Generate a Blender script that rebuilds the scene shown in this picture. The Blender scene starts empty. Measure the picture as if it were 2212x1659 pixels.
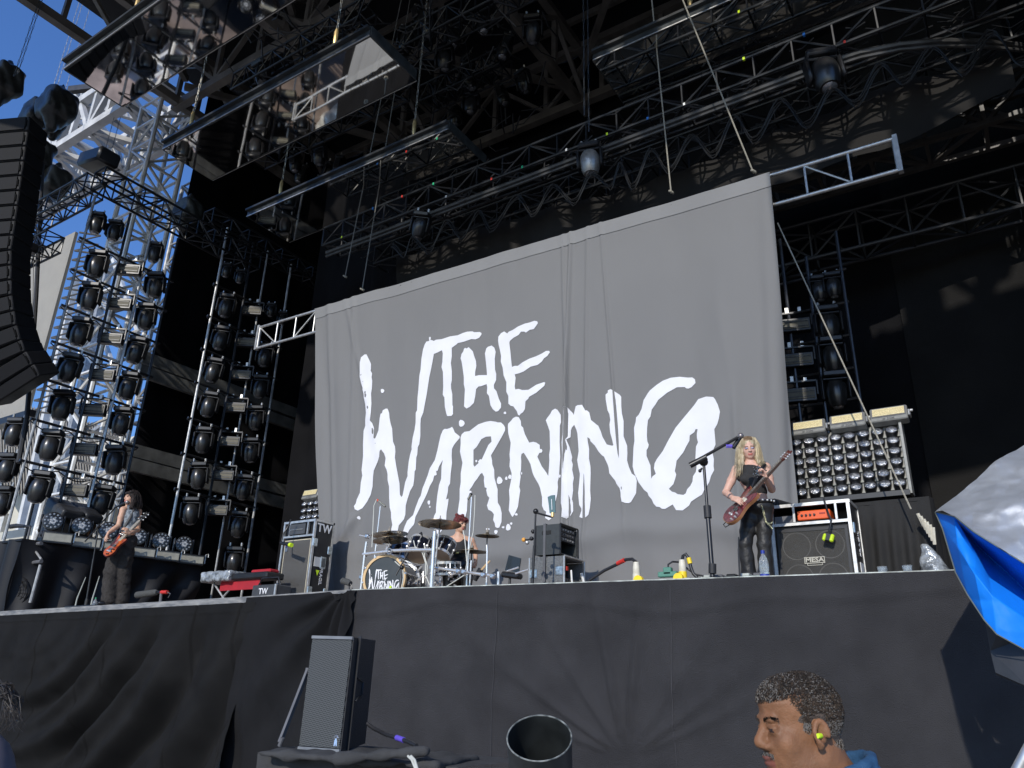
import bpy, math, random
import numpy as np
from mathutils import Vector, Matrix, geometry
random.seed(7); rng = np.random.RandomState(5)
R_ = math.radians
scene = bpy.context.scene
COL = scene.collection

# ------------------------------------------------------------------ camera
CAMZ = 1.65
F = 1661.0; CX, CY = 1106.0, 829.5
def _n(v): v = np.array(v, float); return v/np.linalg.norm(v)
Zc = _n((127.7, 4273, -F)); Xc = _n((-2701, -566.6, -F)); Xc = -_n(Xc-Xc.dot(Zc)*Zc); Yc = np.cross(Zc, Xc)
RW = np.array([Xc, Yc, Zc])
C0 = np.array([0, 0, CAMZ])
cam_d = bpy.data.cameras.new('camera'); cam = bpy.data.objects.new('camera', cam_d); COL.objects.link(cam)
cam_d.sensor_width = 36; cam_d.lens = 36*F/2212; cam_d.clip_start = 0.05; cam_d.clip_end = 900
M4 = Matrix([list(RW[i])+[C0[i]] for i in range(3)]+[[0, 0, 0, 1]])
cam.matrix_world = M4
scene.camera = cam

# ------------------------------------------------------------------ sky, sun, exposure
SUN_AZ, SUN_EL = 9.0, 27.0           # degrees to the right of the audience side, and up
world = bpy.data.worlds.new('World'); scene.world = world; world.use_nodes = True
wn = world.node_tree; wn.nodes.clear()
sky = wn.nodes.new('ShaderNodeTexSky'); sky.sky_type = 'NISHITA'; sky.sun_disc = False
sky.sun_elevation = R_(SUN_EL); sky.sun_rotation = R_(180-SUN_AZ)
sky.air_density = 1.3; sky.dust_density = 0.9; sky.ozone_density = 5.0
bg = wn.nodes.new('ShaderNodeBackground'); bg.inputs['Strength'].default_value = 0.125
wo = wn.nodes.new('ShaderNodeOutputWorld')
tint = wn.nodes.new('ShaderNodeMix'); tint.data_type = 'RGBA'; tint.blend_type = 'MULTIPLY'; tint.inputs[0].default_value = 1.0
tint.inputs[7].default_value = (0.77, 1.03, 1.50, 1)
wn.links.new(sky.outputs[0], tint.inputs[6]); wn.links.new(tint.outputs[2], bg.inputs[0]); wn.links.new(bg.outputs[0], wo.inputs[0])
sd = bpy.data.lights.new('sun', 'SUN'); sd.energy = 3.45; sd.angle = R_(0.5); sd.color = (1.0, 0.945, 0.87)
sun = bpy.data.objects.new('sun', sd); COL.objects.link(sun)
sv = Vector((math.sin(R_(SUN_AZ))*math.cos(R_(SUN_EL)), -math.cos(R_(SUN_AZ))*math.cos(R_(SUN_EL)), math.sin(R_(SUN_EL))))
sun.rotation_euler = sv.to_track_quat('Z', 'Y').to_euler()
sun.location = (3, -20, 14)
scene.view_settings.view_transform = 'Standard'; scene.view_settings.look = 'None'
scene.view_settings.exposure = 0.0; scene.view_settings.gamma = 1
scene.cycles.max_bounces = 8; scene.cycles.use_denoising = True

# ------------------------------------------------------------------ pixel helpers (2212 x 1659 frame)
def ray(px, py): return RW @ _n((px-CX, -(py-CY), -F))
def at(px, py, X=None, Y=None, Z=None):
    d = ray(px, py)
    i, v = (0, X) if X is not None else (1, Y) if Y is not None else (2, Z)
    return C0 + (v-C0[i])/d[i]*d
def atD(px, py, D):
    d = ray(px, py); return C0 + d*D/math.hypot(d[0], d[1])

# ------------------------------------------------------------------ materials
MATS = {}
def mat(name, col, rough=0.6, metal=0.0, var=0.12, nscale=6.0, bump=0.0, bscale=60.0, coat=0.0, spec=0.5, col2=None, trans=0.0, emit=None, stretch=None, sheen=0.0):
    if name in MATS: return MATS[name]
    m = bpy.data.materials.new(name); m.use_nodes = True
    nt = m.node_tree; b = nt.nodes['Principled BSDF']
    b.inputs['Roughness'].default_value = rough; b.inputs['Metallic'].default_value = metal
    b.inputs['Specular IOR Level'].default_value = spec
    if coat: b.inputs['Coat Weight'].default_value = coat; b.inputs['Coat Roughness'].default_value = 0.08
    if trans: b.inputs['Transmission Weight'].default_value = trans
    if name.startswith('skin'): b.inputs['Subsurface Weight'].default_value = 0.12; b.inputs['Subsurface Radius'].default_value = (.012, .005, .003); b.inputs['Subsurface Scale'].default_value = 0.5
    if sheen: b.inputs['Sheen Weight'].default_value = sheen
    tc = nt.nodes.new('ShaderNodeTexCoord')
    src = tc.outputs['Object']
    if stretch:
        mp = nt.nodes.new('ShaderNodeMapping'); mp.inputs['Scale'].default_value = stretch
        nt.links.new(src, mp.inputs[0]); src = mp.outputs[0]
    if var or col2:
        n = nt.nodes.new('ShaderNodeTexNoise'); n.inputs['Scale'].default_value = nscale; n.inputs['Detail'].default_value = 5
        nt.links.new(src, n.inputs[0])
        r = nt.nodes.new('ShaderNodeValToRGB')
        r.color_ramp.elements[0].position = 0.35; r.color_ramp.elements[1].position = 0.65
        c2 = col2 if col2 else tuple(min(1, c*(1+var)) for c in col)
        c1 = col if col2 else tuple(c*(1-var) for c in col)
        r.color_ramp.elements[0].color = (*c1, 1); r.color_ramp.elements[1].color = (*c2, 1)
        nt.links.new(n.outputs[0], r.inputs[0]); nt.links.new(r.outputs[0], b.inputs['Base Color'])
        mr = nt.nodes.new('ShaderNodeMapRange'); mr.inputs[3].default_value = max(0.02, rough*0.8); mr.inputs[4].default_value = min(1, rough*1.2)
        nt.links.new(n.outputs[0], mr.inputs[0]); nt.links.new(mr.outputs[0], b.inputs['Roughness'])
    else:
        b.inputs['Base Color'].default_value = (*col, 1)
    if bump:
        n2 = nt.nodes.new('ShaderNodeTexNoise'); n2.inputs['Scale'].default_value = bscale; n2.inputs['Detail'].default_value = 4
        nt.links.new(src, n2.inputs[0])
        bp = nt.nodes.new('ShaderNodeBump'); bp.inputs['Strength'].default_value = bump; bp.inputs['Distance'].default_value = 0.02
        nt.links.new(n2.outputs[0], bp.inputs['Height']); nt.links.new(bp.outputs[0], b.inputs['Normal'])
    if emit:
        b.inputs['Emission Color'].default_value = (*emit[:3], 1); b.inputs['Emission Strength'].default_value = emit[3]
    MATS[name] = m
    return m

BLK = mat('black_metal', (0.012, 0.012, 0.013), 0.38, 0.0, 0.25)
BLKG = mat('black_gloss', (0.018, 0.018, 0.018), 0.30, 0.0, 0.2, coat=0.15)
RUB = mat('black_rubber', (0.018, 0.018, 0.019), 0.6, 0, 0.2)
ALU = mat('aluminium', (0.58, 0.57, 0.54), 0.40, 0.75, 0.15, 14)
ALUD = mat('dull_aluminium', (0.38, 0.38, 0.37), 0.5, 0.5, 0.25, 8)
CHR = mat('chrome', (0.74, 0.73, 0.70), 0.27, 0.65, 0.04)
TRB = mat('black_truss', (0.010, 0.011, 0.013), 0.38, 0.0, 0.25)
CLOTHB = mat('black_cloth', (0.0095, 0.0095, 0.0105), 0.9, 0, 0.2, 3, 0.35, 300, spec=0.15)
WHITEP = mat('white_plastic', (0.75, 0.75, 0.72), 0.4, 0, 0.05)
GREY = mat('grey_case', (0.10, 0.10, 0.105), 0.55, 0, 0.15)
ROPE = mat('pale_rope', (0.27, 0.25, 0.20), 0.8, 0, 0.2, 50)
CHAIN = mat('chain_steel', (0.50, 0.48, 0.42), 0.35, 0.8, 0.3, 30)
RED = mat('red_tape', (0.55, 0.03, 0.02), 0.5)
YEL = mat('neon_tape', (0.62, 0.85, 0.02), 0.6)
STEELW = mat('white_steel', (0.56, 0.56, 0.54), 0.5, 0.0, 0.15, 2, 0.1, 20)

# ------------------------------------------------------------------ mesh builder
class MB:
    def __init__(s): s.v = []; s.f = []; s.m = []; s.mi = 0
    def add(s, vs, fs):
        o = len(s.v); s.v += [tuple(map(float, p)) for p in vs]; s.f += [tuple(i+o for i in f) for f in fs]; s.m += [s.mi]*len(fs); return s
    def box(s, c, size, rot=None, bev=0.0):
        hx, hy, hz = [q/2 for q in size]; c = Vector(c)
        if bev <= 0:
            vs = [Vector((x, y, z)) for x in (-hx, hx) for y in (-hy, hy) for z in (-hz, hz)]
            fs = [(0, 1, 3, 2), (4, 6, 7, 5), (0, 4, 5, 1), (2, 3, 7, 6), (0, 2, 6, 4), (1, 5, 7, 3)]
        else:
            b = min(bev, hx*.9, hy*.9, hz*.9); vs = []; idx = {}
            for sx in (-1, 1):
                for sy in (-1, 1):
                    for sz in (-1, 1):
                        for a in range(3):
                            p = [sx*(hx-b), sy*(hy-b), sz*(hz-b)]; p[a] = (sx, sy, sz)[a]*(hx, hy, hz)[a]
                            idx[(sx, sy, sz, a)] = len(vs); vs.append(Vector(p))
            fs = []
            for a in range(3):
                o = [q for q in range(3) if q != a]
                for sg in (-1, 1):
                    loop = []
                    for (u, w) in ((-1, -1), (1, -1), (1, 1), (-1, 1)):
                        k = [0, 0, 0]; k[a] = sg; k[o[0]] = u; k[o[1]] = w
                        loop.append(idx[(*k, a)])
                    flip = (sg > 0) != (a == 1)
                    fs.append(tuple(loop) if flip else tuple(reversed(loop)))
            for a in range(3):
                o = [q for q in range(3) if q != a]
                for u in (-1, 1):
                    for w in (-1, 1):
                        q = []
                        for e, ax in ((-1, o[0]), (-1, o[1]), (1, o[1]), (1, o[0])):
                            k = [0, 0, 0]; k[a] = e; k[o[0]] = u; k[o[1]] = w
                            q.append(idx[(*k, ax)])
                        fs.append(tuple(q))
            for sx in (-1, 1):
                for sy in (-1, 1):
                    for sz in (-1, 1):
                        fs.append(tuple(idx[(sx, sy, sz, a)] for a in range(3)))
        if rot is not None:
            Rm = rot if isinstance(rot, Matrix) else Matrix.Rotation(rot, 3, 'Z')
            vs = [Rm @ v for v in vs]
        return s.add([v+c for v in vs], fs)
    def bar(s, a, b, w, h=None, up=(0, 0, 1)):
        a = Vector(a); b = Vector(b); h = h or w; d = (b-a); L = d.length
        if L < 1e-6: return s
        d.normalize(); up = Vector(up)
        if abs(d.dot(up)) > .98: up = Vector((0, 1, 0))
        x = d.cross(up).normalized(); z = x.cross(d).normalized()
        vs = [p+x*sx*w/2+z*sz*h/2 for p in (a, b) for sx, sz in ((-1, -1), (1, -1), (1, 1), (-1, 1))]
        return s.add(vs, [(3, 2, 1, 0), (4, 5, 6, 7), (0, 1, 5, 4), (1, 2, 6, 5), (2, 3, 7, 6), (3, 0, 4, 7)])
    def tube(s, pts, r, seg=6, cap=True):
        pts = [Vector(p) for p in pts]; n = len(pts)
        rs = r if hasattr(r, '__len__') else [r]*n
        vs = []; prev = None
        for i, p in enumerate(pts):
            d = (pts[min(i+1, n-1)]-pts[max(i-1, 0)])
            if d.length < 1e-9: d = Vector((0, 0, 1))
            d.normalize()
            if prev is None:
                up = Vector((0, 0, 1)) if abs(d.z) < .9 else Vector((1, 0, 0)); x = d.cross(up).normalized()
            else:
                x = (prev-d*prev.dot(d))
                x = x.normalized() if x.length > 1e-6 else d.orthogonal().normalized()
            prev = x; y = d.cross(x)
            for k in range(seg):
                a = 2*math.pi*k/seg; vs.append(p+(x*math.cos(a)+y*math.sin(a))*rs[i])
        fs = [(i*seg+k, i*seg+(k+1) % seg, (i+1)*seg+(k+1) % seg, (i+1)*seg+k) for i in range(n-1) for k in range(seg)]
        if cap: fs += [tuple(reversed(range(seg))), tuple(range((n-1)*seg, n*seg))]
        return s.add(vs, fs)
    def lathe(s, prof, seg=24, M=None, cap=True, ph=0):
        # prof: (r, z) list, around local Z; M: 4x4
        M = M or Matrix(); vs = []
        for r, z in prof:
            for k in range(seg):
                a = 2*math.pi*k/seg+ph; vs.append(M @ Vector((r*math.cos(a), r*math.sin(a), z)))
        n = len(prof)
        fs = [(i*seg+k, i*seg+(k+1) % seg, (i+1)*seg+(k+1) % seg, (i+1)*seg+k) for i in range(n-1) for k in range(seg)]
        if cap:
            if prof[0][0] > 1e-6: fs.append(tuple(reversed(range(seg))))
            if prof[-1][0] > 1e-6: fs.append(tuple(range((n-1)*seg, n*seg)))
        return s.add(vs, fs)
    def sphere(s, c, r, seg=14, rings=8, sc=(1, 1, 1)):
        M = Matrix.Translation(Vector(c)) @ Matrix.Diagonal((*sc, 1))
        return s.lathe([(r*math.sin(math.pi*i/rings)+1e-5*(i in (0, rings)), -r*math.cos(math.pi*i/rings)) for i in range(rings+1)], seg, M)
    def prism(s, poly, t0, t1, M=None):
        # poly: list of (x, z) local, extruded along local Y from t0 to t1 ; triangulated
        M = M or Matrix(); n = len(poly)
        tri = geometry.tessellate_polygon([[Vector((p[0], p[1], 0)) for p in poly]])
        vs = [M @ Vector((p[0], t0, p[1])) for p in poly]+[M @ Vector((p[0], t1, p[1])) for p in poly]
        fs = [tuple(t) for t in tri]+[tuple(reversed([i+n for i in t])) for t in tri]+[(i, (i+1) % n, (i+1) % n+n, i+n) for i in range(n)]
        return s.add(vs, fs)
    def build(s, name, m, parent=None, smooth=False, recalc=True):
        me = bpy.data.meshes.new(name)
        vs = s.v
        if parent is not None and parent.get('_w', 1):
            l = parent_loc(parent); vs = [(p[0]-l[0], p[1]-l[1], p[2]-l[2]) for p in vs]
        me.from_pydata(vs, [], s.f)
        for mm in (m if isinstance(m, (list, tuple)) else [m]): me.materials.append(mm)
        if any(s.m): me.polygons.foreach_set('material_index', s.m)
        if recalc:
            import bmesh
            bm = bmesh.new(); bm.from_mesh(me); bmesh.ops.recalc_face_normals(bm, faces=bm.faces); bm.to_mesh(me); bm.free()
        if smooth:
            me.polygons.foreach_set('use_smooth', [True]*len(me.polygons))
            if smooth != 'all':
                try: me.set_sharp_from_angle(angle=R_(38))
                except Exception: pass
        me.update()
        o = bpy.data.objects.new(name, me); COL.objects.link(o)
        if parent is not None: o.parent = parent
        return o
LOC = {}
def parent_loc(o):
    l = Vector((0, 0, 0))
    while o is not None:
        l += Vector(o.location); o = o.parent
    return l
def tag(o, label=None, cat=None, group=None, kind=None):
    if label: o['label'] = label
    if cat: o['category'] = cat
    if group: o['group'] = group
    if kind: o['kind'] = kind
    return o
def thing(name, label, cat, loc=(0, 0, 0), group=None, rz=0):
    o = bpy.data.objects.new(name, None); COL.objects.link(o); o.location = [float(q) for q in loc]; o.rotation_euler = (0, 0, rz)
    o.empty_display_size = 0.1
    return tag(o, label, cat, group)
def kids(o): return [c for c in list(o.children)]
def dup(root, loc, rot=None, label=None, group=None, scale=None):
    r = root.copy(); COL.objects.link(r); r.location = [float(q) for q in loc]
    if rot is not None: r.rotation_euler = rot
    if scale is not None: r.scale = (scale,)*3
    if label: r['label'] = label
    if group: r['group'] = group
    for ch in list(root.children):
        c = ch.copy(); COL.objects.link(c); c.parent = r
        for g in list(ch.children):
            d = g.copy(); COL.objects.link(d); d.parent = c
    return r
def single(name, mb, m, label, cat, group=None, smooth=False, kind=None, base=None):
    """one-mesh thing whose origin sits at its base"""
    a = np.array(mb.v); b = base if base is not None else (a[:, 0].mean(), a[:, 1].mean(), a[:, 2].min())
    mb.v = [(p[0]-b[0], p[1]-b[1], p[2]-b[2]) for p in mb.v]
    o = mb.build(name, m, None, smooth); o.location = [float(q) for q in b]
    return tag(o, label, cat, group, kind)
ORD = ['first', 'second', 'third', 'fourth', 'fifth', 'sixth', 'seventh', 'eighth', 'ninth', 'tenth', 'eleventh', 'twelfth', 'thirteenth', 'fourteenth', 'fifteenth', 'sixteenth']

def truss(name, label, cat, a, b, w, h, n, r, m, up=(0, 0, 1), group=None, web='N', sq=False, sides=4):
    """box truss from a to b: four chords, lattice"""
    a = Vector(a); b = Vector(b); t = thing(name, label, cat, a, group)
    d = (b-a).normalized(); up = Vector(up)
    if abs(d.dot(up)) > .98: up = Vector((0, 1, 0))
    x = d.cross(up).normalized(); z = x.cross(d).normalized()
    cor = [x*sx*w/2+z*sz*h/2 for sx, sz in ((-1, -1), (1, -1), (1, 1), (-1, 1))]
    if sides == 2: cor = [z*(-h/2), z*(h/2)]
    for c in cor:
        mb = MB()
        if sq: mb.bar(a+c, b+c, r*2, r*2)
        else: mb.tube([a+c, b+c], r, 8)
        mb.build('chord', m, t, smooth=not sq)
    mb = MB(); L = (b-a)
    pairs = [(0, 1), (1, 2), (2, 3), (3, 0)] if sides == 4 else [(0, 1)]
    r2 = r*.62
    for pi, (i, j) in enumerate(pairs):
        for k in range(n+1):
            p = a+L*(k/n)
            q0, q1 = p+cor[i], p+cor[j]
            if web != 'W' or k in (0, n):
                if sq: mb.bar(q0, q1, r2*2)
                else: mb.tube([q0, q1], r2, 5, False)
            if k < n:
                p2 = a+L*((k+1)/n)
                e = (p+cor[i], p2+cor[j]) if (k+pi) % 2 else (p+cor[j], p2+cor[i])
                if sq: mb.bar(e[0], e[1], r2*2)
                else: mb.tube(e, r2, 5, False)
    mb.build('lattice', m, t, smooth=not sq)
    return t

# ------------------------------------------------------------------ signed-distance sculpting (bodies, heads, cloth lumps)
class SDF:
    def __init__(s): s.p = []
    def ell(s, c, r, k=.02, rot=None, sub=False): s.p.append(('e', np.array(c, float), np.array(r, float), None if rot is None else np.array(rot), k, sub)); return s
    def cone(s, a, b, ra, rb, k=.02, sub=False, flat=None):
        s.p.append(('c', np.array(a, float), np.array(b, float), (ra, rb, flat), k, sub)); return s
    def chain(s, pts, rs, k=.02):
        for i in range(len(pts)-1): s.cone(pts[i], pts[i+1], rs[i], rs[i+1], k)
        return s
    def box(s, c, r, k=.01, rot=None, rnd=.01, sub=False): s.p.append(('b', np.array(c, float), np.array(r, float), None if rot is None else np.array(rot), k, sub, rnd)); return s
    def mesh(s, h, name, m, parent=None, disp=None, matf=None, smooth=True):
        lo = np.full(3, 1e9); hi = np.full(3, -1e9); bbs = []
        for p in s.p:
            if p[0] == 'c':
                r = max(p[3][:2])*1.05; a = np.minimum(p[1], p[2])-r; b = np.maximum(p[1], p[2])+r
            else:
                r = np.linalg.norm(p[2]) if p[3] is not None else p[2]; a = p[1]-r; b = p[1]+r
            bbs.append((a, b))
            if not p[5]: lo = np.minimum(lo, a); hi = np.maximum(hi, b)
        lo -= 4*h; hi += 4*h
        n = np.ceil((hi-lo)/h).astype(int)+1
        D = np.full(n, .2, np.float32)
        ax = [lo[i]+h*np.arange(n[i]) for i in range(3)]
        for p, (a, b) in zip(s.p, bbs):
            k = p[4]; mg = 2.2*k+3*h
            i0 = np.clip(np.floor((a-mg-lo)/h).astype(int), 0, n); i1 = np.clip(np.ceil((b+mg-lo)/h).astype(int)+1, 0, n)
            if (i1 <= i0).any(): continue
            G = np.stack(np.meshgrid(*[ax[i][i0[i]:i1[i]] for i in range(3)], indexing='ij'), -1)
            if p[0] == 'e':
                q = G-p[1]
                if p[3] is not None: q = q @ p[3]
                k0 = np.linalg.norm(q/p[2], axis=-1); k1 = np.linalg.norm(q/p[2]**2, axis=-1)+1e-9
                d = k0*(k0-1)/k1
            elif p[0] == 'c':
                ba = p[2]-p[1]; q = G-p[1]; t = np.clip((q@ba)/(ba@ba+1e-12), 0, 1)
                e = q-t[..., None]*ba
                fl = p[3][2]
                if fl is not None:      # flatten along axis fl[:3] by factor fl[3]
                    nx = _n(fl[:3]); e = e+((e@nx)*(fl[3]-1))[..., None]*nx
                d = np.linalg.norm(e, axis=-1)-(p[3][0]+(p[3][1]-p[3][0])*t)
            else:
                q = G-p[1]
                if p[3] is not None: q = q @ p[3]
                w = np.abs(q)-(p[2]-p[6]); d = np.linalg.norm(np.maximum(w, 0), axis=-1)+np.minimum(w.max(-1), 0)-p[6]
            S = D[i0[0]:i1[0], i0[1]:i1[1], i0[2]:i1[2]]
            if p[5]:
                hh = np.clip(.5-.5*(S+d)/k, 0, 1); S[...] = S*(1-hh)-d*hh+k*hh*(1-hh)
            else:
                hh = np.clip(.5+.5*(S-d)/k, 0, 1); S[...] = S*(1-hh)+d*hh-k*hh*(1-hh)
        if disp is not None:
            msk = np.abs(D) < .05; ii = np.argwhere(msk); P = lo+ii*h
            D[msk] += disp(P).astype(np.float32)
        V, Q = surfnet(D, lo, h)
        me = bpy.data.meshes.new(name)
        l = parent_loc(parent) if parent is not None else Vector((0, 0, 0))
        V = V-np.array(l)
        me.vertices.add(len(V)); me.vertices.foreach_set('co', V.ravel())
        me.loops.add(len(Q)*4); me.loops.foreach_set('vertex_index', Q.ravel())
        me.polygons.add(len(Q)); me.polygons.foreach_set('loop_start', np.arange(0, len(Q)*4, 4)); me.polygons.foreach_set('loop_total', np.full(len(Q), 4))
        for mm in (m if isinstance(m, (list, tuple)) else [m]): me.materials.append(mm)
        if matf is not None:
            cen = V[Q].mean(1)+np.array(l); me.polygons.foreach_set('material_index', matf(cen).astype(np.int32))
        if smooth: me.polygons.foreach_set('use_smooth', np.ones(len(Q), bool))
        me.update(calc_edges=True); me.validate()
        o = bpy.data.objects.new(name, me); COL.objects.link(o)
        if parent is not None: o.parent = parent
        return o
def surfnet(D, lo, h):
    S = D < 0
    c = [S[i:D.shape[0]-1+i, j:D.shape[1]-1+j, k:D.shape[2]-1+k] for i in (0, 1) for j in (0, 1) for k in (0, 1)]
    s = sum(x.astype(np.int8) for x in c); act = (s > 0) & (s < 8)
    ids = np.full(act.shape, -1, np.int64); idx = np.argwhere(act); ids[act] = np.arange(len(idx))
    P = np.zeros((len(idx), 3)); W = np.zeros(len(idx))
    offs = [(i, j, k) for i in (0, 1) for j in (0, 1) for k in (0, 1)]
    for a in range(8):
        for b in range(a+1, 8):
            if sum(abs(offs[a][q]-offs[b][q]) for q in range(3)) != 1: continue
            A = D[idx[:, 0]+offs[a][0], idx[:, 1]+offs[a][1], idx[:, 2]+offs[a][2]]; B = D[idx[:, 0]+offs[b][0], idx[:, 1]+offs[b][1], idx[:, 2]+offs[b][2]]
            m = (A < 0) != (B < 0); t = np.where(m, A/(A-B+1e-12), 0)
            pa = np.array(offs[a]); pb = np.array(offs[b])
            P += np.where(m[:, None], pa+(pb-pa)*t[:, None], 0); W += m
    P = (P/np.maximum(W, 1)[:, None]+idx)*h+lo
    Q = []
    for ax_ in range(3):
        sl0 = [slice(1, -1)]*3; sl1 = [slice(1, -1)]*3
        sl0[ax_] = slice(0, -1); sl1[ax_] = slice(1, None)
        A = S[tuple(sl0)]; B = S[tuple(sl1)]; m = A != B
        e = np.argwhere(m)
        o = [q for q in range(3) if q != ax_]
        e2 = e.copy(); e2[:, o[0]] += 1; e2[:, o[1]] += 1
        def g(du, dv):
            x = e2.copy(); x[:, o[0]] -= du; x[:, o[1]] -= dv; return ids[x[:, 0], x[:, 1], x[:, 2]]
        q = np.stack([g(0, 0), g(1, 0), g(1, 1), g(0, 1)], 1)
        flip = A[m] if ax_ != 1 else ~A[m]
        q[~flip] = q[~flip][:, ::-1]; Q.append(q)
    Q = np.concatenate(Q); Q = Q[(Q >= 0).all(1)]
    return P, Q
def text_mesh(txt, size, depth, bold=0.0, shear=0.0, M=None):
    cu = bpy.data.curves.new('t', 'FONT'); cu.body = txt; cu.size = size; cu.extrude = depth; cu.offset = bold; cu.shear = shear
    cu.align_x = 'CENTER'; cu.align_y = 'CENTER'; cu.resolution_u = 2
    o = bpy.data.objects.new('t', cu); COL.objects.link(o)
    dg = bpy.context.evaluated_depsgraph_get(); me = bpy.data.meshes.new_from_object(o.evaluated_get(dg))
    mb = MB(); M = M or Matrix()
    mb.add([M @ v.co for v in me.vertices], [tuple(p.vertices) for p in me.polygons])
    bpy.data.objects.remove(o); return mb
# ================================================================== ground and stage
FZ = 2.55
mb = MB(); mb.add([(-120, -60, 0), (120, -60, 0), (120, 160, 0), (-120, 160, 0)], [(0, 1, 2, 3)])
g = mb.build('ground', mat('ground_panels', (0.30, 0.28, 0.25), 0.85, 0, 0.2, 0.7, 0.3, 40)); g['kind'] = 'structure'
EDGE = [(6.0, 7.55), (-6.25, 6.34), (-7.9, 6.47), (-16.4, 6.85), (-20, 7.0)]
def edge_y(x):
    for (x0, y0), (x1, y1) in zip(EDGE[:-1], EDGE[1:]):
        if x >= x1 or (x1, y1) == EDGE[-1]:
            return y0+(y1-y0)*(x-x0)/(x1-x0)
DECK = mat('stage_deck', (0.24, 0.19, 0.165), 0.6, 0, 0.25, 1.2, 0.15, 30)
stage = thing('stage_platform', 'raised black stage platform running across the whole scene behind the hanging skirt cloths', 'stage', (-6, 7, 0))
mb = MB(); pts = EDGE; n = len(pts)
vs = [(x, y+.03, z) for z in (FZ, FZ-.09) for x, y in pts]+[(x, 17, z) for z in (FZ, FZ-.09) for x, y in pts]
for i in range(n-1):
    mb.add([], [])
mb.v = vs
mb.f = [(i, i+1, 2*n+i+1, 2*n+i) for i in range(n-1)]+[(n+i, 3*n+i, 3*n+i+1, n+i+1) for i in range(n-1)]+[(i, n+i, n+i+1, i+1) for i in range(n-1)]
mb.m = [0]*len(mb.f)
mb.build('deck', DECK, stage)
mb = MB()
for x in range(-19, 6, 2):
    for y in (8, 11, 14): mb.tube([(x, y, 0), (x, y, FZ-.09)], .03, 6)
mb.build('scaffold_frame', ALUD, stage)
EDGEW = mat('worn_edge', (0.13, 0.13, 0.13), 0.5, 0, 0.4, 5, 0.3, 60, col2=(0.30, 0.29, 0.27), stretch=(1, 1, 6))
mb = MB()
for (x0, y0), (x1, y1) in ((EDGE[1+0], EDGE[2]), (EDGE[2], EDGE[3]), (EDGE[3], EDGE[4])):
    mb.bar((x0, y0-.012, FZ-.03), (x1, y1-.012, FZ-.03), .03, .075)
mb.build('edge_board', EDGEW, stage)
mb = MB(); mb.bar((EDGE[0][0], EDGE[0][1]+.01, FZ+.003), (EDGE[1][0], EDGE[1][1]+.01, FZ+.003), .035, .014)
mb.build('edge_tape', mat('worn_white_tape', (0.42, 0.44, 0.40), 0.7, 0, 0.5, 9), stage)
# wing floor at stage right
mb = MB(); mb.box((-27, 17, FZ-.05), (13.8, 20.5, .1)); mb.build('wing_deck', mat('wing_ply', (0.46, 0.35, 0.28), 0.65, 0, 0.3, 1.5), stage)

def cloth(name, fn, u0, u1, nu, v0, v1, nv, m, parent=None, label=None, cat=None):
    us = np.linspace(u0, u1, nu); vz = np.linspace(v0, v1, nv)
    V = [fn(u, v) for v in vz for u in us]
    Fs = [(j*nu+i, j*nu+i+1, (j+1)*nu+i+1, (j+1)*nu+i) for j in range(nv-1) for i in range(nu-1)]
    mb = MB(); mb.add(V, Fs)
    if parent is None: return single(name, mb, m, label, cat, smooth='all')
    return mb.build(name, m, parent, 'all', recalc=False)
from mathutils import noise as mno
def nz(x, y, z=0, s=1): return mno.noise(Vector((x*s, y*s, z*s)))
def fbm(x, y, z=0): return nz(x, y, z)+.5*nz(x*2.1, y*2.1, z+3)+.25*nz(x*4.3, y*4.3, z+7)
# right grey skirt
pc = at(1367, 1629, Y=6.7); PX, PZ = pc[0], pc[2]
RAD = [(-1.02, .05, .022), (-.62, .06, .02), (-.2, .045, .03), (.12, .05, .03), (.62, .05, .014), (.93, .07, .022), (1.12, .05, .015), (-1.25, .06, .014)]
def skirtR(x, z):
    y = edge_y(x)-.015; d = 0
    h = (FZ-z)
    d += .02*fbm(x*.9, z*1.1)*min(1, h*2)
    # creases that run to the pull point low in the middle
    dx, dz = x-PX, z-PZ; r = math.hypot(dx, dz)
    if dz > -.6:
        an = math.atan2(dx, max(dz, .0)+.05)
        for a, w, am in RAD:
            ww = w+.05*math.exp(-r)
            d -= am*1.5*math.exp(-((an-a)/w)**2)*min(1, r/.25)*math.exp(-max(0, r-.5)/1.3)
    # pinned hem fold under the edge
    hz = .20+.05*math.sin(x*1.7)+.03*math.sin(x*4.1)
    d += -.018*math.exp(-((h-hz)/.05)**2)-.012*(1 if h < hz else 0)*min(1, (hz-h)*12 if h < hz else 0)
    d += .012*math.sin((x*1.5+z*.9)*2.2)*math.exp(-((h-.9)/.8)**2)
    return (x, y-.03-d*-1-.02*min(1, h), z)
SKG = mat('faded_black_cloth', (0.047, 0.046, 0.0485), 0.95, 0, 0.13, 2.6, 0.9, 170, spec=0.1)
skr = cloth('skirt_cloth', skirtR, 6.0, -6.27, 420, 0.0, FZ-.005, 120, SKG, None, 'wide faded grey black cloth hanging down the right part of the stage front', 'stage skirt')
for xs in (at(*((2016+1095*.6076)/1.8228, (2016+1400*.6076)/1.8228), Y=6.75)[0], at(*((1008+1600*.6076)/1.8228, (2016+900*.6076)/1.8228), Y=6.6)[0]):
    mb = MB()
    for z in np.linspace(0, FZ-.05, 60):
        p = skirtR(xs+.01*math.sin(z*3), z); mb.v += [(p[0]-.003, p[1]-.009, p[2]), (p[0]+.003, p[1]-.009, p[2])]
    mb.f = [(2*i, 2*i+1, 2*i+3, 2*i+2) for i in range(59)]; mb.m = [0]*59
    mb.build('seam', mat('skirt_seam', (0.054, 0.053, 0.056), 0.9, spec=0.1), skr)
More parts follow.
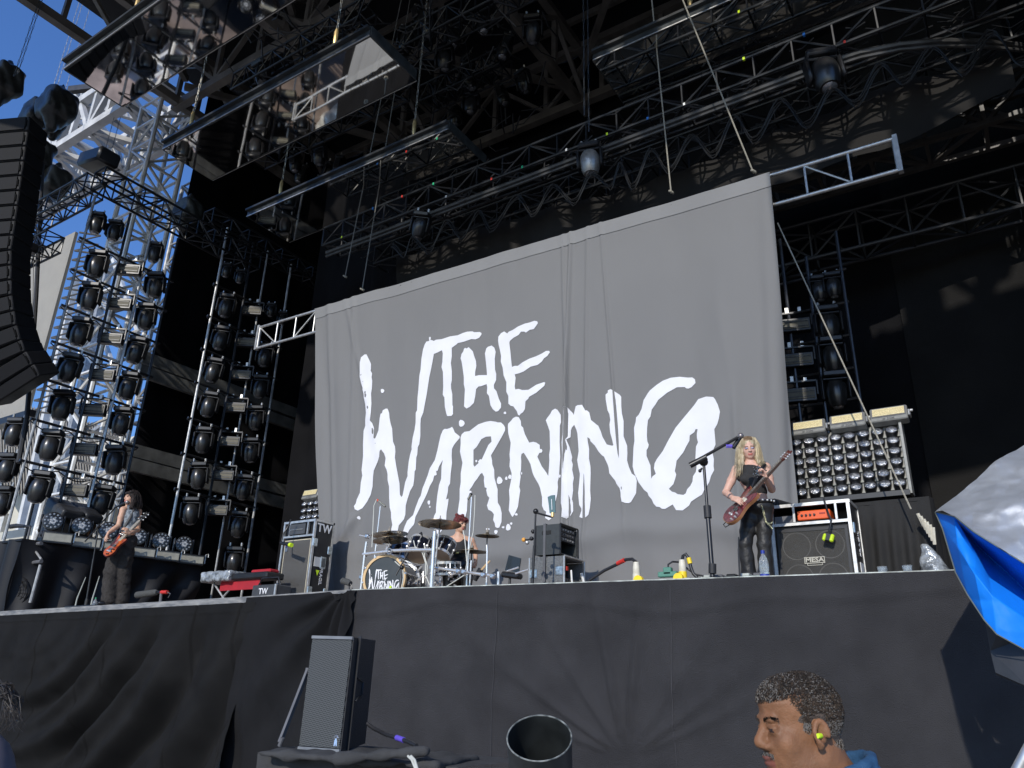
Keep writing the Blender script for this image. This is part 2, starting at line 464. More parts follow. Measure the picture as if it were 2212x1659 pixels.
# middle skirt, gathered
def skirtM(x, z):
    h = FZ-z; t = (x+7.9)/1.65      # 0 left .. 1 right
    y = edge_y(x)-.03
    d = .09*math.sin(t*9+h*2.2*(1-t)*2)*min(1, h*1.5)*(.3+.7*t)+.06*fbm(x*2, z*.9)*min(1, h)
    rx, rz2 = x+6.25, h+.02; rr_ = math.hypot(rx, rz2); d += .11*math.sin(math.atan2(-rx, rz2)*13+.6*nz(x, z))*min(1, rr_*1.5)*math.exp(-rr_/1.3)
    d += .05*math.sin((t*1.2-h*.55)*11)*max(0, t-.25)*min(1, h*2)
    return (x, y-.055+d-.05*min(1, h*2)*t, z-(.10*math.exp(-((t-.93)/.05)**2) if h < .02 else 0))
CB2 = mat('skirt_black', (0.0150, 0.0150, 0.0160), 0.95, 0, 0.12, 2, 0.6, 240, spec=0.1)
cloth('skirt_cloth', skirtM, -6.12, -8.10, 260, 0.0, FZ-.01, 90, CB2, None, 'narrow gathered black cloth hanging between the grey skirt and the long black skirt', 'stage skirt')
# left skirt with sweeping folds
c0 = at(100, 1272, Y=6.7); r1 = at(467, 1523, Y=6.5)
def skirtL(x, z):
    h = FZ-z; y = edge_y(x)-.035
    dx, dz = x-c0[0], (c0[2]-z)*1.35
    r = math.hypot(dx, dz); an = math.atan2(dz, dx)
    w = max(0, min(1, (r-1.4)/1.2))*max(0, math.sin(min(math.pi, max(0, an*1.55))))*min(1, h*1.6)
    q_ = .5+.5*math.sin(r*5.6+.5*math.sin(an*3)+1.1*nz(x*.6, z*.6, 9)); d = .40*w*(q_**2.6-.4)*(.45+.55*max(0, min(1, (x+12.6)/2.5)))+.05*w*math.sin(r*12.3+1+an*1.5)
    d += .06*fbm(x*.9, z*1.3)*min(1, h*2)
    # hem band under the deck edge, and sewn seams
    d -= .012*math.exp(-((h-.17)/.012)**2)
    for sx in (-9.05, -10.9, -11.5, -13.1, -8.1):
        d += .035*math.exp(-((x-sx-.05*math.sin(z*2))/.014)**2)
    return (x, y-.03+d-.05*min(1, h), z)
CB3 = mat('skirt_black_left', (0.0135, 0.0132, 0.013), 0.95, 0, 0.2, 2, 0.7, 200, spec=0.1)
cloth('skirt_cloth', skirtL, -7.90, -16.6, 640, 0.0, FZ-.07, 120, CB3, None, 'long black cloth with sweeping folds hanging below the left part of the stage', 'stage skirt')

# ================================================================== banner with the lettering
K = .27125; U = 1.8228
def cr(ox, oy): return lambda *p: [((ox+p[i]*K)/U, (oy+p[i+1]*K)/U) for i in range(0, len(p), 2)]
A_, B_, C_, D_, E_, F_ = cr(1380, 1240), cr(1380, 1660), cr(1880, 1240), cr(1880, 1660), cr(2300, 1460), cr(2300, 1660)
P = []
P.append(A_(160,620,215,580,245,578,268,625,300,690,312,720,310,790,305,815,326,855,318,910,327,960,320,1070,308,1140,312,1290,308,1420,300,1540,330,1575,352,1640)
 +B_(355,110,350,240,360,252,372,250,385,210,410,130)+A_(417,1610,428,1500,440,1435,460,1425,468,1385,510,1358,535,1360,555,1420,560,1490,575,1570,598,1650)
 +B_(603,180,612,290,640,360,647,430,640,520,660,640,690,790,712,900,720,1060,740,1095,758,1075,775,990,795,880,830,790,828,740,845,580,865,480,888,400,885,360,900,240,930,110)
 +A_(943,1560,945,1420,965,1380,972,1200,985,1080,1000,880,1018,790,1030,640,1055,500,1080,430,1105,390,1150,380,1145,335,1160,318,1175,335,1165,365,1190,370,1215,382,1250,365,1330,355,1450,315,1560,300,1640,268,1700,248,1775,243,1800,255,1880,250,1905,265,1903,290,1870,335,1820,358,1760,355,1650,395,1565,412,1540,435,1475,480,1475,600,1462,700,1475,820,1475,950,1463,1010,1465,1070,1482,1150,1484,1310,1493,1330,1492,1440,1470,1468,1405,1468,1390,1430,1370,1330,1366,1200,1342,1160,1350,1040,1348,830,1327,760,1340,680,1345,560,1332,515,1270,548,1215,570,1195,680,1165,820,1145,910,1125,1040,1105,1170,1085,1270,1055,1420,1020,1500,1013,1580)
 +B_(1015,210,1000,330,978,370,972,480,958,520,950,700,935,720,928,840,915,930,870,1010,830,1130,805,1220,800,1350,780,1420,710,1510,688,1640,655,1655,600,1625,605,1560,618,1500,600,1400,598,1320,580,1250,568,1100,562,940,540,850,538,760,525,700,498,640,510,530,490,465,448,405,430,430,428,510,400,590,338,710,328,790,322,940,295,1060,240,1160,208,1215,180,1260,125,1298,75,1275,62,1230,80,1190,90,1130,128,1030,140,880,160,780,150,700,172,500,172,330,182,130)
 +A_(210,1610,210,1520,224,1420,222,1300,200,1200,200,1140,182,1090,190,1060,160,990,142,900,152,830,148,700))
P.append(B_(1340,125,1365,105,1400,108,1450,95,1478,78,1495,100,1520,160,1590,215,1590,240,1510,340,1480,400,1475,500,1480,600,1460,750,1450,900,1422,950,1418,1020,1392,1130,1428,1120,1422,1180,1398,1330,1395,1430,1390,1520,1350,1560,1290,1640,1262,1625,1255,1560,1240,1500,1215,1420,1225,1370,1250,1320,1250,1250,1265,1080,1290,920,1320,830,1325,650,1342,560,1330,580,1290,650,1270,715,1248,720,1258,770,1240,785,1222,785,1205,860,1160,940,1125,1040,1090,1120,1050,1200,990,1320,955,1390,945,1470,935,1500,870,1570,830,1650,800,1700,745,1720,760,1640,790,1530,830,1440,920,1360,955,1250,1000,1130,1030,1080,1055,970,1085,900,1130,780,1160,680,1230,560,1265,420,1290,290,1310,200))
P.append(B_(1620,185,1660,150,1730,140,1800,85,1860,40,1960,5)+D_(190,-8,270,4,300,15,345,15,385,50,405,85,405,130,370,200,270,370,195,490,212,560,215,620,245,700,250,820,268,880,300,990,300,1080,305,1180,340,1240,362,1330,360,1460,330,1540,300,1550,270,1530,262,1480,238,1430,250,1350,220,1310,165,1280,145,1220,180,1110,150,1075,132,1000,138,965,108,955,95,860,98,800,68,745,40,765)
 +B_(1860,800,1840,830,1800,880,1760,950,1725,1000,1755,1010,1760,1030,1730,1040,1705,1120,1700,1180,1695,1300,1670,1400,1660,1500,1620,1540,1570,1500,1560,1360,1572,1260,1590,1130,1590,980,1605,880,1605,750,1630,600,1595,440,1605,320,1603,230))
P.append(B_(1785,410,1830,370,1900,255,1970,220,2040,215,2048,290,2000,340,1960,430,1905,550,1880,545,1850,580,1860,600,1800,655,1785,630,1785,500))
P.append(C_(485,1545,520,1500,560,1478,600,1485,630,1540,635,1610,662,1635)+D_(668,120,690,190,750,305,810,293,855,305,905,340,908,400,935,400,945,425,935,450,900,455,870,510,935,650,1000,740,1028,790,1040,650,1045,560,1042,480,1055,400,1050,140,1030,80)
 +C_(995,1530,1020,1490,1060,1440,1085,1390,1130,1362,1165,1380,1210,1450,1215,1560,1198,1610)+D_(1198,120,1195,300,1205,520,1195,640,1185,800,1165,880,1170,950,1160,1050,1135,1160,1120,1150,1110,1280,1085,1400,1040,1435,985,1400,1000,1310,965,1285,940,1220,940,1100,910,960,890,910,825,800,800,740,770,620,740,560,690,480,670,452,640,470,632,520,638,580,635,700,625,760,632,800,615,950,630,1000,610,1150,600,1240,570,1310,550,1350,522,1390,500,1360,465,1290,475,1130,465,1000,495,840,500,750,468,650,475,550,468,480,485,310,450,170,445,60)+C_(450,1580))
P.append(C_(1280,1370,1300,1350,1330,1360,1390,1430,1402,1455,1410,1410,1430,1330,1460,1312,1525,1308,1550,1350,1630,1420,1655,1530,1740,1600)+E_(210,800,245,880,270,960,330,1070,405,1088,425,1080,405,990,380,900,370,780,382,710,370,630,345,580,320,420,318,350,350,320,350,290,385,270,410,280,520,350,540,380,542,520,550,620,575,730,572,950,625,1090,628,1200,622,1300,650,1400,690,1490,746,1532)
 +F_(766,860,755,1040,720,1100,680,1165,650,1183,590,1178,545,1160,530,1090,530,1040,515,970,465,900,450,860,365,750,355,670,340,620,290,510,260,490,215,440,160,350,100,290,90,255,55,230,60,290,78,400,75,540,95,650,98,760,95,820,90,1000,98,1120,85,1250,65,1350)
 +D_(1605,1360,1580,1390,1520,1403,1482,1385,1515,1290,1510,1260,1480,1210,1470,1100,1465,1040,1480,900,1490,760,1465,650,1450,560,1472,430,1455,180,1440,120,1408,50,1375,90,1362,130,1358,230,1318,275,1350,380,1380,520,1372,570,1388,620,1380,700,1403,820,1390,900,1393,1000,1380,1130,1392,1180,1395,1300,1370,1370,1300,1415,1255,1395,1262,1280,1225,1190,1235,1060,1232,980,1255,830,1235,740,1240,470,1225,300,1255,190,1260,80)+C_(1250,1600,1255,1480))
P.append(E_(960,290,1060,210,1150,150,1260,105,1390,88,1510,100,1570,97,1610,125,1620,180,1560,240,1515,260,1480,255,1462,238,1350,242,1210,325,1085,430,1050,490,990,570,970,670,935,720,922,830,918,950,925,1030,945,1080,935,1120,912,1155,912,1240,970,1380,975,1470,980,1570,1000,1535,1048,1500,1020,1420,1030,1350,1060,1290,1150,1170,1220,1030,1330,830,1450,680,1600,500,1660,415,1780,382,1890,395,1920,430,1960,510,1992,610,1975,710,1950,790,1905,860,1915,980,1922,1080,1885,1160,1880,1220,1895,1290,1890,1390,1898,1450,1850,1530,1820,1620)
 +F_(1790,930,1750,980,1710,1060,1640,1100,1550,1160,1520,1220,1435,1290,1340,1288,1310,1240,1290,1205,1180,1270,1135,1268,1100,1242,1055,1238,1015,1195,985,1130,940,1080,925,1035,870,990,790,880,760,812)+E_(730,1490,705,1390,710,1300,720,1110,735,1020,730,830,755,740,760,680,800,640,840,560,870,430,930,330))
P.append(E_(1535,940,1600,895,1620,850,1650,850,1638,920,1640,980,1655,1040,1625,1100,1615,1290)+F_(1632,600,1630,680,1620,730,1580,790,1570,870,1540,930,1495,980,1475,1040,1440,1065,1360,1055,1320,1030,1280,1020,1235,980,1300,910,1325,830,1340,770,1320,720,1335,640,1345,570,1440,450,1480,370,1530,280))
P.append(A_(1620,570,1645,535,1655,500,1670,482,1695,492,1720,472,1740,490,1780,530,1800,600,1825,670,1832,740,1815,830,1815,890,1870,878,1985,875,1980,800,1968,680,1955,560,1975,490,2000,465,2055,448,2095,480,2115,540,2100,640,2105,800,2122,860,2120,950,2087,1020,2090,1070,2125,1110,2160,1220,2192,1290,2190,1350,2150,1400,2115,1408,2070,1370,2035,1310,2015,1180,1985,1140,1990,1050,1980,1008,1900,1038,1865,1042,1830,1080,1815,1190,1795,1280,1740,1335,1690,1362,1653,1330,1660,1180,1665,1080,1650,1010,1650,900,1635,780,1620,680,1605,635))
P.append(C_(312,320,350,270,395,245,440,275,460,250,520,225,600,175,700,135,760,122,840,95,880,102,890,130,830,215,770,225,715,265,690,250,640,250,610,295,530,340,480,380,470,410,485,530,500,680,510,760,550,745,595,745,660,695,760,640,860,605,940,565,1000,528,1045,525,1058,545,1020,600,970,635,940,680,880,730,780,755,680,825,620,850,550,868,562,920,555,980,548,1040,555,1085,605,1077,655,1095,745,1090,860,1015,970,978,988,985,975,1030,860,1130,755,1190,740,1220,700,1255,690,1370,660,1415,630,1435,610,1462,590,1450,575,1400,525,1330,488,1322,455,1290,455,1180,425,1120,425,980,385,880,372,770,345,680,350,600,330,500,315,440,308,380))
def dot(fn, x, y, a, b, n=10):
    ph = x*.37; q = []
    for i in range(n):
        t = 2*math.pi*i/n; k = 1+.1*math.sin(3*t+ph); q += [x+a*k*math.cos(t), y+b*k*math.sin(t)]
    P.append(fn(*q))
for fn, x, y, a, b in ((A_,465,1103,25,30),(A_,1618,1575,42,50),(C_,405,1425,19,18),(D_,325,857,42,55),(D_,423,826,18,26),(D_,475,805,26,32),(D_,645,752,8,20),(D_,1197,793,14,24),(D_,575,1352,22,18),
    (D_,385,1538,20,16),(D_,460,1540,36,50),(D_,503,1485,18,18),(D_,160,1565,28,16),(D_,280,1605,26,30),(B_,133,1400,18,24),(B_,1148,1177,19,32),(B_,1162,1240,11,15),(B_,1825,572,14,18)):
    dot(fn, x, y, a, b)
YB = 9.6
def tri_fill(polys, step):
    V = []; Eg = []
    for pl in polys:
        o = len(V); V += [Vector(p) for p in pl]; Eg += [(o+i, o+(i+1) % len(pl)) for i in range(len(pl))]
    a = np.concatenate([np.array(p) for p in polys]); lo = a.min(0); hi = a.max(0)
    for gx in np.arange(lo[0], hi[0], step):
        for gz in np.arange(lo[1], hi[1], step): V.append(Vector((gx+.0013, gz+.0017)))
    r = geometry.delaunay_2d_cdt(V, Eg, [], 0, 1e-6)
    ov, of = r[0], r[2]
    cen = np.array([[sum(ov[i][0] for i in f)/3, sum(ov[i][1] for i in f)/3] for f in of])
    ins = np.zeros(len(cen), bool)
    for pl in polys:
        q = np.array(pl); w = np.zeros(len(cen), bool); x, y = cen[:, 0], cen[:, 1]
        for i in range(len(q)):
            (x0, y0), (x1, y1) = q[i], q[(i+1) % len(q)]
            if y0 == y1: continue
            w ^= ((y0 > y) != (y1 > y)) & (x < (x1-x0)*(y-y0)/(y1-y0)+x0)
        ins ^= w
    fs = [f for f, k in zip(of, ins) if k]; us = sorted({i for f in fs for i in f}); mp = {u: i for i, u in enumerate(us)}
    return [(ov[u][0], ov[u][1]) for u in us], [tuple(mp[i] for i in f) for f in fs]
LP = [[(lambda w: (w[0], w[2]))(at(x, y, Y=YB)) for x, y in pl] for pl in P]
def bx(px, py): w = at(px, py, Y=YB); return w[0], w[2]
TLx, TLz = bx(680, 669); TRx, TRz = bx(1663, 375); MLx, MLz = bx(689.6, 1103); MRx, MRz = bx(1725, 1080)
ZB = FZ+.01
def left_x(z): return TLx+(MLx-TLx)*(TLz-z)/(TLz-MLz)
def right_x(z): return TRx+(MRx-TRx)*(TRz-z)/(TRz-MRz)
FOLD = []     # (top px, bottom px, amplitude, width): pleats
for (a, b, am, w) in (((1217,560),(1232,1100),.03,.03),((1232,560),(1216,1170),.05,.035),((1270,545),(1262,1150),.022,.03),((1298,480),(1330,900),.022,.02),((745,640),(800,900),.02,.06),
        ((765,640),(760,1100),.025,.07),((712,700),(720,1150),.03,.07),((1590,900),(1600,1100),.025,.05),((1560,700),(1620,1000),.014,.1),((1700,600),(1712,1050),.03,.06),((1652,500),(1668,1000),.02,.08)):
    FOLD.append((bx(*a), bx(*b), am, w))
def ban_y(x, z):
    d = .03*fbm(x*.55, z*.22)+.012*fbm(x*1.7, z*.5, 5)
    for (a, b, am, w) in FOLD:
        t = (z-a[1])/(b[1]-a[1]); xx = a[0]+(b[0]-a[0])*t
        e = max(0, min(1, 1.15-max(0, -t)*3-max(0, t-1)*2))
        u = (x-xx)/w
        d -= 1.5*am*math.exp(-u*u)*e*(.5+.5*min(1, max(0, t+.3)))
    l = x-left_x(z)
    d += .085*math.sin(l*7.5+.5*math.sin(z*.8))*math.exp(-l/.75)*min(1, (TLz-z)/2)
    r = right_x(z)-x
    d += .085*math.sin(r*6+.4*math.sin(z))*math.exp(-r/.8)*min(1, (TLz-z)/2.5)
    # belly along the foot of the cloth
    hb = z-(FZ+.95+.12*math.sin(x*1.1)+.03*math.sin(x*5.3)); d -= .05*math.exp(-(hb/.16)**2)*(1 if x > -7 else .4)
    d += .012*math.sin(x*9+z*3)*math.exp(-((z-FZ-.5)/.5)**2)
    # drag fold beside the bass cabinet
    ax, az = bx(735, 1180); bx2, bz2 = bx(790, 1080); t = max(0, min(1, ((x-ax)*(bx2-ax)+(z-az)*(bz2-az))/((bx2-ax)**2+(bz2-az)**2)))
    dd = math.hypot(x-ax-(bx2-ax)*t, z-az-(bz2-az)*t); d -= .07*math.exp(-(dd/.09)**2)*math.sin(math.pi*min(1, .15+t*.85))
    return YB+d
BANG = mat('banner_grey', (0.166, 0.165, 0.163), 0.85, 0, 0.045, 0.5, 0.15, 300)
ban = thing('backdrop_banner', 'huge grey cloth banner with the words THE WARNING in ragged white letters behind the drummer', 'banner', ((TLx+TRx)/2, YB, FZ))
nu, nv = 460, 220; mb = MB()
for j in range(nv):
    z_ = TLz+(ZB-TLz)*j/(nv-1)
    for i in range(nu):
        t = i/(nu-1); ztop = TLz+(TRz-TLz)*t; z = ztop+(ZB-ztop)*j/(nv-1)
        x = left_x(z)+(right_x(z)-left_x(z))*t
        if j == 0: z += .0
        mb.v.append((x, ban_y(x, z), z))
for j in range(nv-1):
    for i in range(nu-1): mb.f.append((j*nu+i, (j+1)*nu+i, (j+1)*nu+i+1, j*nu+i+1)); mb.m.append(0)
mb.build('cloth', BANG, ban, 'all', recalc=False)
mb = MB(); nH = 200
for i in range(nH):
    t = i/(nH-1); ztop = TLz+(TRz-TLz)*t
    for dz in (.02, -.22):
        z = ztop+dz; x = left_x(z)+(right_x(z)-left_x(z))*t; mb.v.append((x, ban_y(x, z)-.007-.003*(dz < 0), z))
mb.f = [(2*i, 2*i+1, 2*i+3, 2*i+2) for i in range(nH-1)]; mb.m = [0]*(nH-1)
mb.build('hem', mat('banner_hem', (0.20, 0.20, 0.198), 0.85, 0, 0.06, 1.0, 0.15, 300), ban, 'all', recalc=False)
LV, LF = tri_fill(LP, .09)
mb = MB(); mb.v = [(x, ban_y(x, z)-.009, z) for x, z in LV]; mb.f = [tuple(f) for f in LF]; mb.m = [0]*len(LF)
lo = mb.build('lettering', mat('banner_white', (0.70, 0.70, 0.725), 0.8, 0, 0.035, 3, 0.1, 200), ban, 'all', recalc=False)
# ================================================================== roof, towers and walls of the stage house
ZR = 18.0
N0 = at(377, 233, Z=ZR); NX, NY = N0[0], N0[1]
def roof_xs():
    return [NX, at(750, 220, Z=ZR)[0], at(1170, 150, Z=ZR)[0], at(1700, 100, Z=ZR)[0], 6.5]
RX = roof_xs(); RY = [2.2, NY, 16.4]
ROOFS = mat('roof_beam_paint', (0.17, 0.152, 0.128), 0.55, 0.1, 0.3, 1.5, 0.1, 12)
def girder(name, label, a, b, n, hgt=2.1, wb=.24, cat='roof truss', group='steel lattice girders of the stage roof'):
    a = Vector(a); b = Vector(b); t = thing(name, label, cat, a, group)
    up = Vector((0, 0, hgt))
    MB().bar(a, b, wb, wb*1.1).build('chord', ROOFS, t); MB().bar(a+up, b+up, wb, wb).build('chord', ROOFS, t)
    L = (b-a)
    for k in range(n+1):
        p = a+L*(k/n); o = Vector((0, 0, wb*.55))
        MB().bar(p+o, p+up-o, wb*.6, wb*.5).build('post', ROOFS, t)
        if k < n:
            q = a+L*((k+1)/n)
            (MB().bar(p+o, q+up-o, wb*.55, wb*.42) if k % 2 else MB().bar(p+up-o, q+o, wb*.55, wb*.42)).build('brace', ROOFS, t)
    return t
xl, xr = NX, 7.5
for i, y in enumerate(RY):
    girder('roof_girder', ['brown steel lattice girder of the stage roof nearest the audience, running left to right', 'brown steel lattice girder running left to right from the head of the aluminium tower', 'rearmost brown steel lattice girder running left to right high behind the banner'][i], (xl, y, ZR), (xr, y, ZR), 14)
for i, x in enumerate(RX):
    girder('roof_girder', ['brown steel edge girder of the roof running back above the blue sky', 'brown steel girder running front to back above the middle hanging mirror', 'brown steel girder running front to back above the banner centre', 'brown steel girder running front to back above the banner right end', 'rightmost brown steel girder running front to back'][i], (x+.28, -2, ZR+.02), (x+.28, 17, ZR+.02), 9)
# diagonal wind bracing and secondary purlins between girders
for i in range(4):
    x0, x1 = RX[i], RX[i+1]
    for j, (ya, yb) in enumerate(((2.2, NY), (NY, 16.4))):
        t = thing('wind_brace', '%s pair of crossed roof braces from the sky side, %s the tower girder' % (ORD[i], 'in front of' if j == 0 else 'behind'), 'roof brace', (x0, ya, ZR), 'crossed roof braces')
        MB().bar((x0+.3, ya, ZR+.7), (x1, yb, ZR+.7), .16, .2).build('brace', ROOFS, t)
        MB().bar((x1, ya, ZR+.98), (x0+.3, yb, ZR+.98), .16, .2).build('brace', ROOFS, t)
for k, y in enumerate(np.arange(3.4, 16.4, 1.35)):
    mb = MB(); mb.bar((NX, y, ZR+2.32), (xr, y, ZR+2.32), .12, .2)
    single('roof_purlin', mb, ROOFS, '%s thin brown purlin under the black roof skin, counted from the front' % (ORD[k] if k < 16 else str(k)), 'roof purlin', 'roof purlins')
SKIN = mat('roof_skin', (0.009, 0.009, 0.010), 0.85, 0, 0.2)
roof = thing('stage_roof', 'black skin of the big stage roof closing the top of the stage house', 'roof', (-6, 8, ZR+2.5))
mb = MB(); mb.box((-6.2, 8.4, ZR+2.5), (29.5, 21.5, .08)); mb.build('roof_skin', SKIN, roof)
mb = MB(); mb.box((-6.2, -2.3, ZR+2.1), (29.5, .08, 3.8)); mb.build('fascia', SKIN, roof)
def wall(name, label, poly, m, th=.05):
    mb = MB(); mb.add(poly, [(0, 1, 2, 3)]); return single(name, mb, m, label, 'curtain')
CURT = mat('stage_drape', (0.008, 0.008, 0.009), 0.95, 0, 0.2, 1.2, 0.3, 40, spec=0.08)
def drape(name, label, x0, y0, x1, y1, z0, z1, amp, freq, m=CURT, nu=None, cat='curtain', wav=0):
    L = math.hypot(x1-x0, y1-y0); nu = nu or int(L*14); nxn, nyn = (y1-y0)/L, -(x1-x0)/L
    def fn(u, v):
        s = u*L; d = amp*(math.sin(s*freq+.6*math.sin(s*.9+x0)+.4*nz(s*.5, v*.3))+.4*math.sin(s*freq*2.3+2))*(.55+.45*(z1-v)/(z1-z0))
        return (x0+(x1-x0)*u+nxn*d, y0+(y1-y0)*u+nyn*d, v+(wav*math.sin(s*1.1) if v == z0 else 0))
    return cloth(name, fn, 0, 1, nu, z0, z1, 14, m, None, label, cat)
drape('back_drape', 'wide black drape closing the rear of the stage behind the banner', -20.4, 16.9, 9, 16.9, FZ, ZR+2.4, .10, 2.6)
drape('side_drape', 'black drape closing the right wing behind the round lamp array', 1.7, 8.6, 1.2, 17, FZ, ZR+2.4, .05, 1.7)
drape('side_drape', 'black drape behind the second light ladder at the left wing', NX-.4, 17, NX-.4, NY+1.2, FZ, ZR+2.4, .07, 2.2)
drape('leg_drape', 'tall narrow black leg drape hanging left of the banner', -12.6, 12.6, -15.3, 12.9, FZ, 14, .10, 3.4)
drape('leg_drape', 'second black leg drape hanging just behind the left edge of the banner', -11.0, 11.6, -12.4, 12.0, FZ, 14, .10, 4.4)
CUR2 = mat('right_drape', (0.0165, 0.016, 0.0155), 0.95, 0, 0.15, 1.2, 0.3, 40, spec=0.08)
drape('masking_drape', 'broad black masking drape with soft seams at the right behind the lamp array', 2.2, 13.6, -1.05, 14.2, FZ, 15, .035, 1.9, CUR2)
drape('masking_drape', 'black masking drape behind the right light ladder', -1.0, 14.25, -7, 14.6, FZ, 15, .06, 2.4)
# horizontal grey beams crossing the left wing
for k, (pa, pb, lab) in enumerate((((362, 792), (600, 868), 'upper'), ((345, 815), (600, 905), 'upper rear'), ((330, 985), (610, 1045), 'lower'), ((310, 1010), (612, 1085), 'lower rear'))):
    a = at(*pa, X=NX+.35); b = at(*pb, X=NX+.35)
    mb = MB(); mb.bar((NX+.35, NY+.5, a[2]), (NX+.35, 16.5, a[2]+(b[2]-a[2])*.2), .14, .34)
    single('wing_beam', mb, mat('grey_beam', (0.17, 0.17, 0.16), 0.5, 0.2, 0.25, 3), '%s grey steel beam crossing the dark left wing behind the bass player' % lab, 'beam', 'grey beams across the left wing')
# ------------------------------------------------------------------ aluminium towers
def tower(label, x, y, z1, w, m, name='lattice_tower', n=22, z0=0):
    return truss(name, label, 'tower', (x, y, z0), (x, y, z1), w, w, n, .07, m, web='N')
ALT = mat('tower_aluminium', (0.74, 0.73, 0.69), 0.42, 0.25, 0.12, 4)
tower('bright aluminium lattice tower holding up the left corner of the roof', NX-.35, NY, ZR, 1.05, ALT)
tower('grey blue lattice tower standing just behind and left of the bright roof tower', NX-2.9, NY+3.2, ZR, 1.0, ALUD)
# white steel box truss outside the roof
a = at(335, 262, Y=NY+.2); b = at(60, 424, Y=NY+.2)
d = (a-b); b2 = b-d*1.2
truss('white_steel_truss', 'big white steel box truss running left from the roof tower against the sky', 'steel truss', (b2[0], NY+.2, a[2]+.75), (a[0], NY+.2, a[2]+.75), 1.9, 1.6, 16, .13, STEELW, sq=True)
a = at(215, 205, Y=NY+9); b = at(140, 260, Y=NY+9)
truss('white_steel_truss', 'smaller white steel truss further back above the big white truss', 'steel truss', (a[0]-16, NY+9, a[2]), (a[0]+1.5, NY+9, a[2]), 1.3, 1.3, 14, .1, STEELW, sq=True)
for k, (p, q, Y, w) in enumerate((((150, 195), (330, 300), 12.5, .5), ((150, 265), (265, 320), 11.8, .4))):
    A = at(*p, Y=Y); B = at(*q, Y=Y+2)
    mb = MB(); mb.bar(A, (B[0], B[1], A[2]), w*.5, w*.6)
    single('black_beam', mb, BLK, ['upper black steel beam hanging under the sky beside the first mirror', 'lower black steel beam crossing behind the big white truss'][k], 'beam')
# leaning white columns and braces behind the light ladder
for k, (p, q, Y, r) in enumerate((((205, 545), (135, 1060), 16, .2), ((258, 470), (170, 1150), 18, .22), ((165, 600), (118, 1160), 20, .2), ((120, 870), (60, 1250), 22, .22), ((245, 560), (300, 720), 18, .12), ((150, 700), (262, 640), 18, .12), ((190, 640), (262, 840), 19, .12), ((100, 1000), (250, 900), 21, .14), ((135, 880), (235, 1040), 20, .12))):
    A = at(*p, Y=Y); B = at(*q, Y=Y); B = B if k > 3 else (A[0]+(B[0]-A[0])*.35, Y, 0)
    mb = MB(); mb.bar(A, B, r*1.6, r*1.6)
    single('steel_column' if k < 4 else 'steel_brace', mb, STEELW if k % 2 == 0 else ALUD, '%s white steel %s seen through the left light ladder' % (ORD[k if k < 4 else k-4], 'column' if k < 4 else 'brace'), 'steel column' if k < 4 else 'steel brace', 'white steel behind the light ladder')
# stadium stand far left
stand = thing('stadium_stand', 'distant stadium stand with corrugated roof behind the left light ladder', 'stadium stand', (-75, 44, 0))
Y0 = 34
a = at(60, 868, Y=Y0); b = at(262, 935, Y=Y0); c = at(262, 1050, Y=Y0-4); d_ = at(30, 1090, Y=Y0-4)
COR = mat('corrugated_roof', (0.30, 0.27, 0.21), 0.6, 0.1, 0.1, 1)
mb = MB(); nn = 120
top = [np.array(at(-60+340*i/nn, 848+(90*i/nn), Y=Y0+12)) for i in range(nn+1)]
bot = [np.array(at(-60+360*i/nn, 1075-(10*i/nn), Y=Y0-6)) for i in range(nn+1)]
for i in range(nn+1):
    o = np.array([0, 0, .35*(i % 2)]); mb.v += [tuple(top[i]+o), tuple(bot[i]+o)]
mb.f = [(2*i, 2*i+1, 2*i+3, 2*i+2) for i in range(nn)]; mb.m = [0]*nn
mb.build('roof', COR, stand)
mb = MB()
wx0 = at(-80, 1000, Y=Y0+2)[0]; wx1 = at(330, 1000, Y=Y0+2)[0]
zw = at(120, 985, Y=Y0+2)[2]; mb.box(((wx0+wx1)/2, Y0+2, zw/2), (wx1-wx0, .4, zw)); mb.build('wall', mat('stand_wall', (0.55, 0.53, 0.45), 0.8, 0, 0.12, .3), stand)
mb = MB()
for i in range(9):
    x = wx0+(wx1-wx0)*(i+.5)/9; mb = MB(); mb.box((x, Y0-.2, 7.5), (.6, .5, 15)); mb.build('column', STEELW, stand)
# cream canvas behind the riser
a = at(0, 1000, Y=13.5); 
mb = MB(); mb.box((at(60, 1150, Y=15)[0]-3, 15, 4.6), (11, .1, 4.4)); single('canvas_screen', mb, mat('cream_canvas', (0.50, 0.485, 0.41), 0.8, 0, 0.1, .8), 'cream canvas wall behind the black draped riser at far left', 'canvas wall')
# ------------------------------------------------------------------ side video screen
sx1 = at(150, 553, Y=10.5); sx2 = at(163, 500, Y=10.5); sx3 = at(65, 885, Y=10.5)
scr = thing('video_screen', 'large tan grey video screen switched off beside the hanging speaker column', 'video screen', (sx2[0]-4, 10.5, sx3[2]))
mb = MB(); mb.box((sx2[0]-4.5, 10.55, (sx2[2]+sx3[2])/2), (9, .1, sx2[2]-sx3[2])); mb.build('display', mat('led_screen', (0.30, 0.285, 0.25), 0.8, 0, 0.04, 2, 0.25, 90), scr)
mb = MB(); 
for k in range(19):
    z = sx3[2]+(sx2[2]-sx3[2])*k/18; mb.bar((sx2[0]+.06, 10.6, z), (sx2[0]+.5, 11.1, z), .05)
    if k < 18: mb.bar((sx2[0]+.06, 10.6, z), (sx2[0]+.5, 11.1, z+(sx2[2]-sx3[2])/18), .04)
mb.build('side_frame', BLK, scr)
mb = MB(); mb.bar((sx2[0]-9, 10.6, sx3[2]-.12), (sx2[0]+.3, 10.6, sx3[2]-.12), .3, .22); mb.build('bottom_frame', BLK, scr)

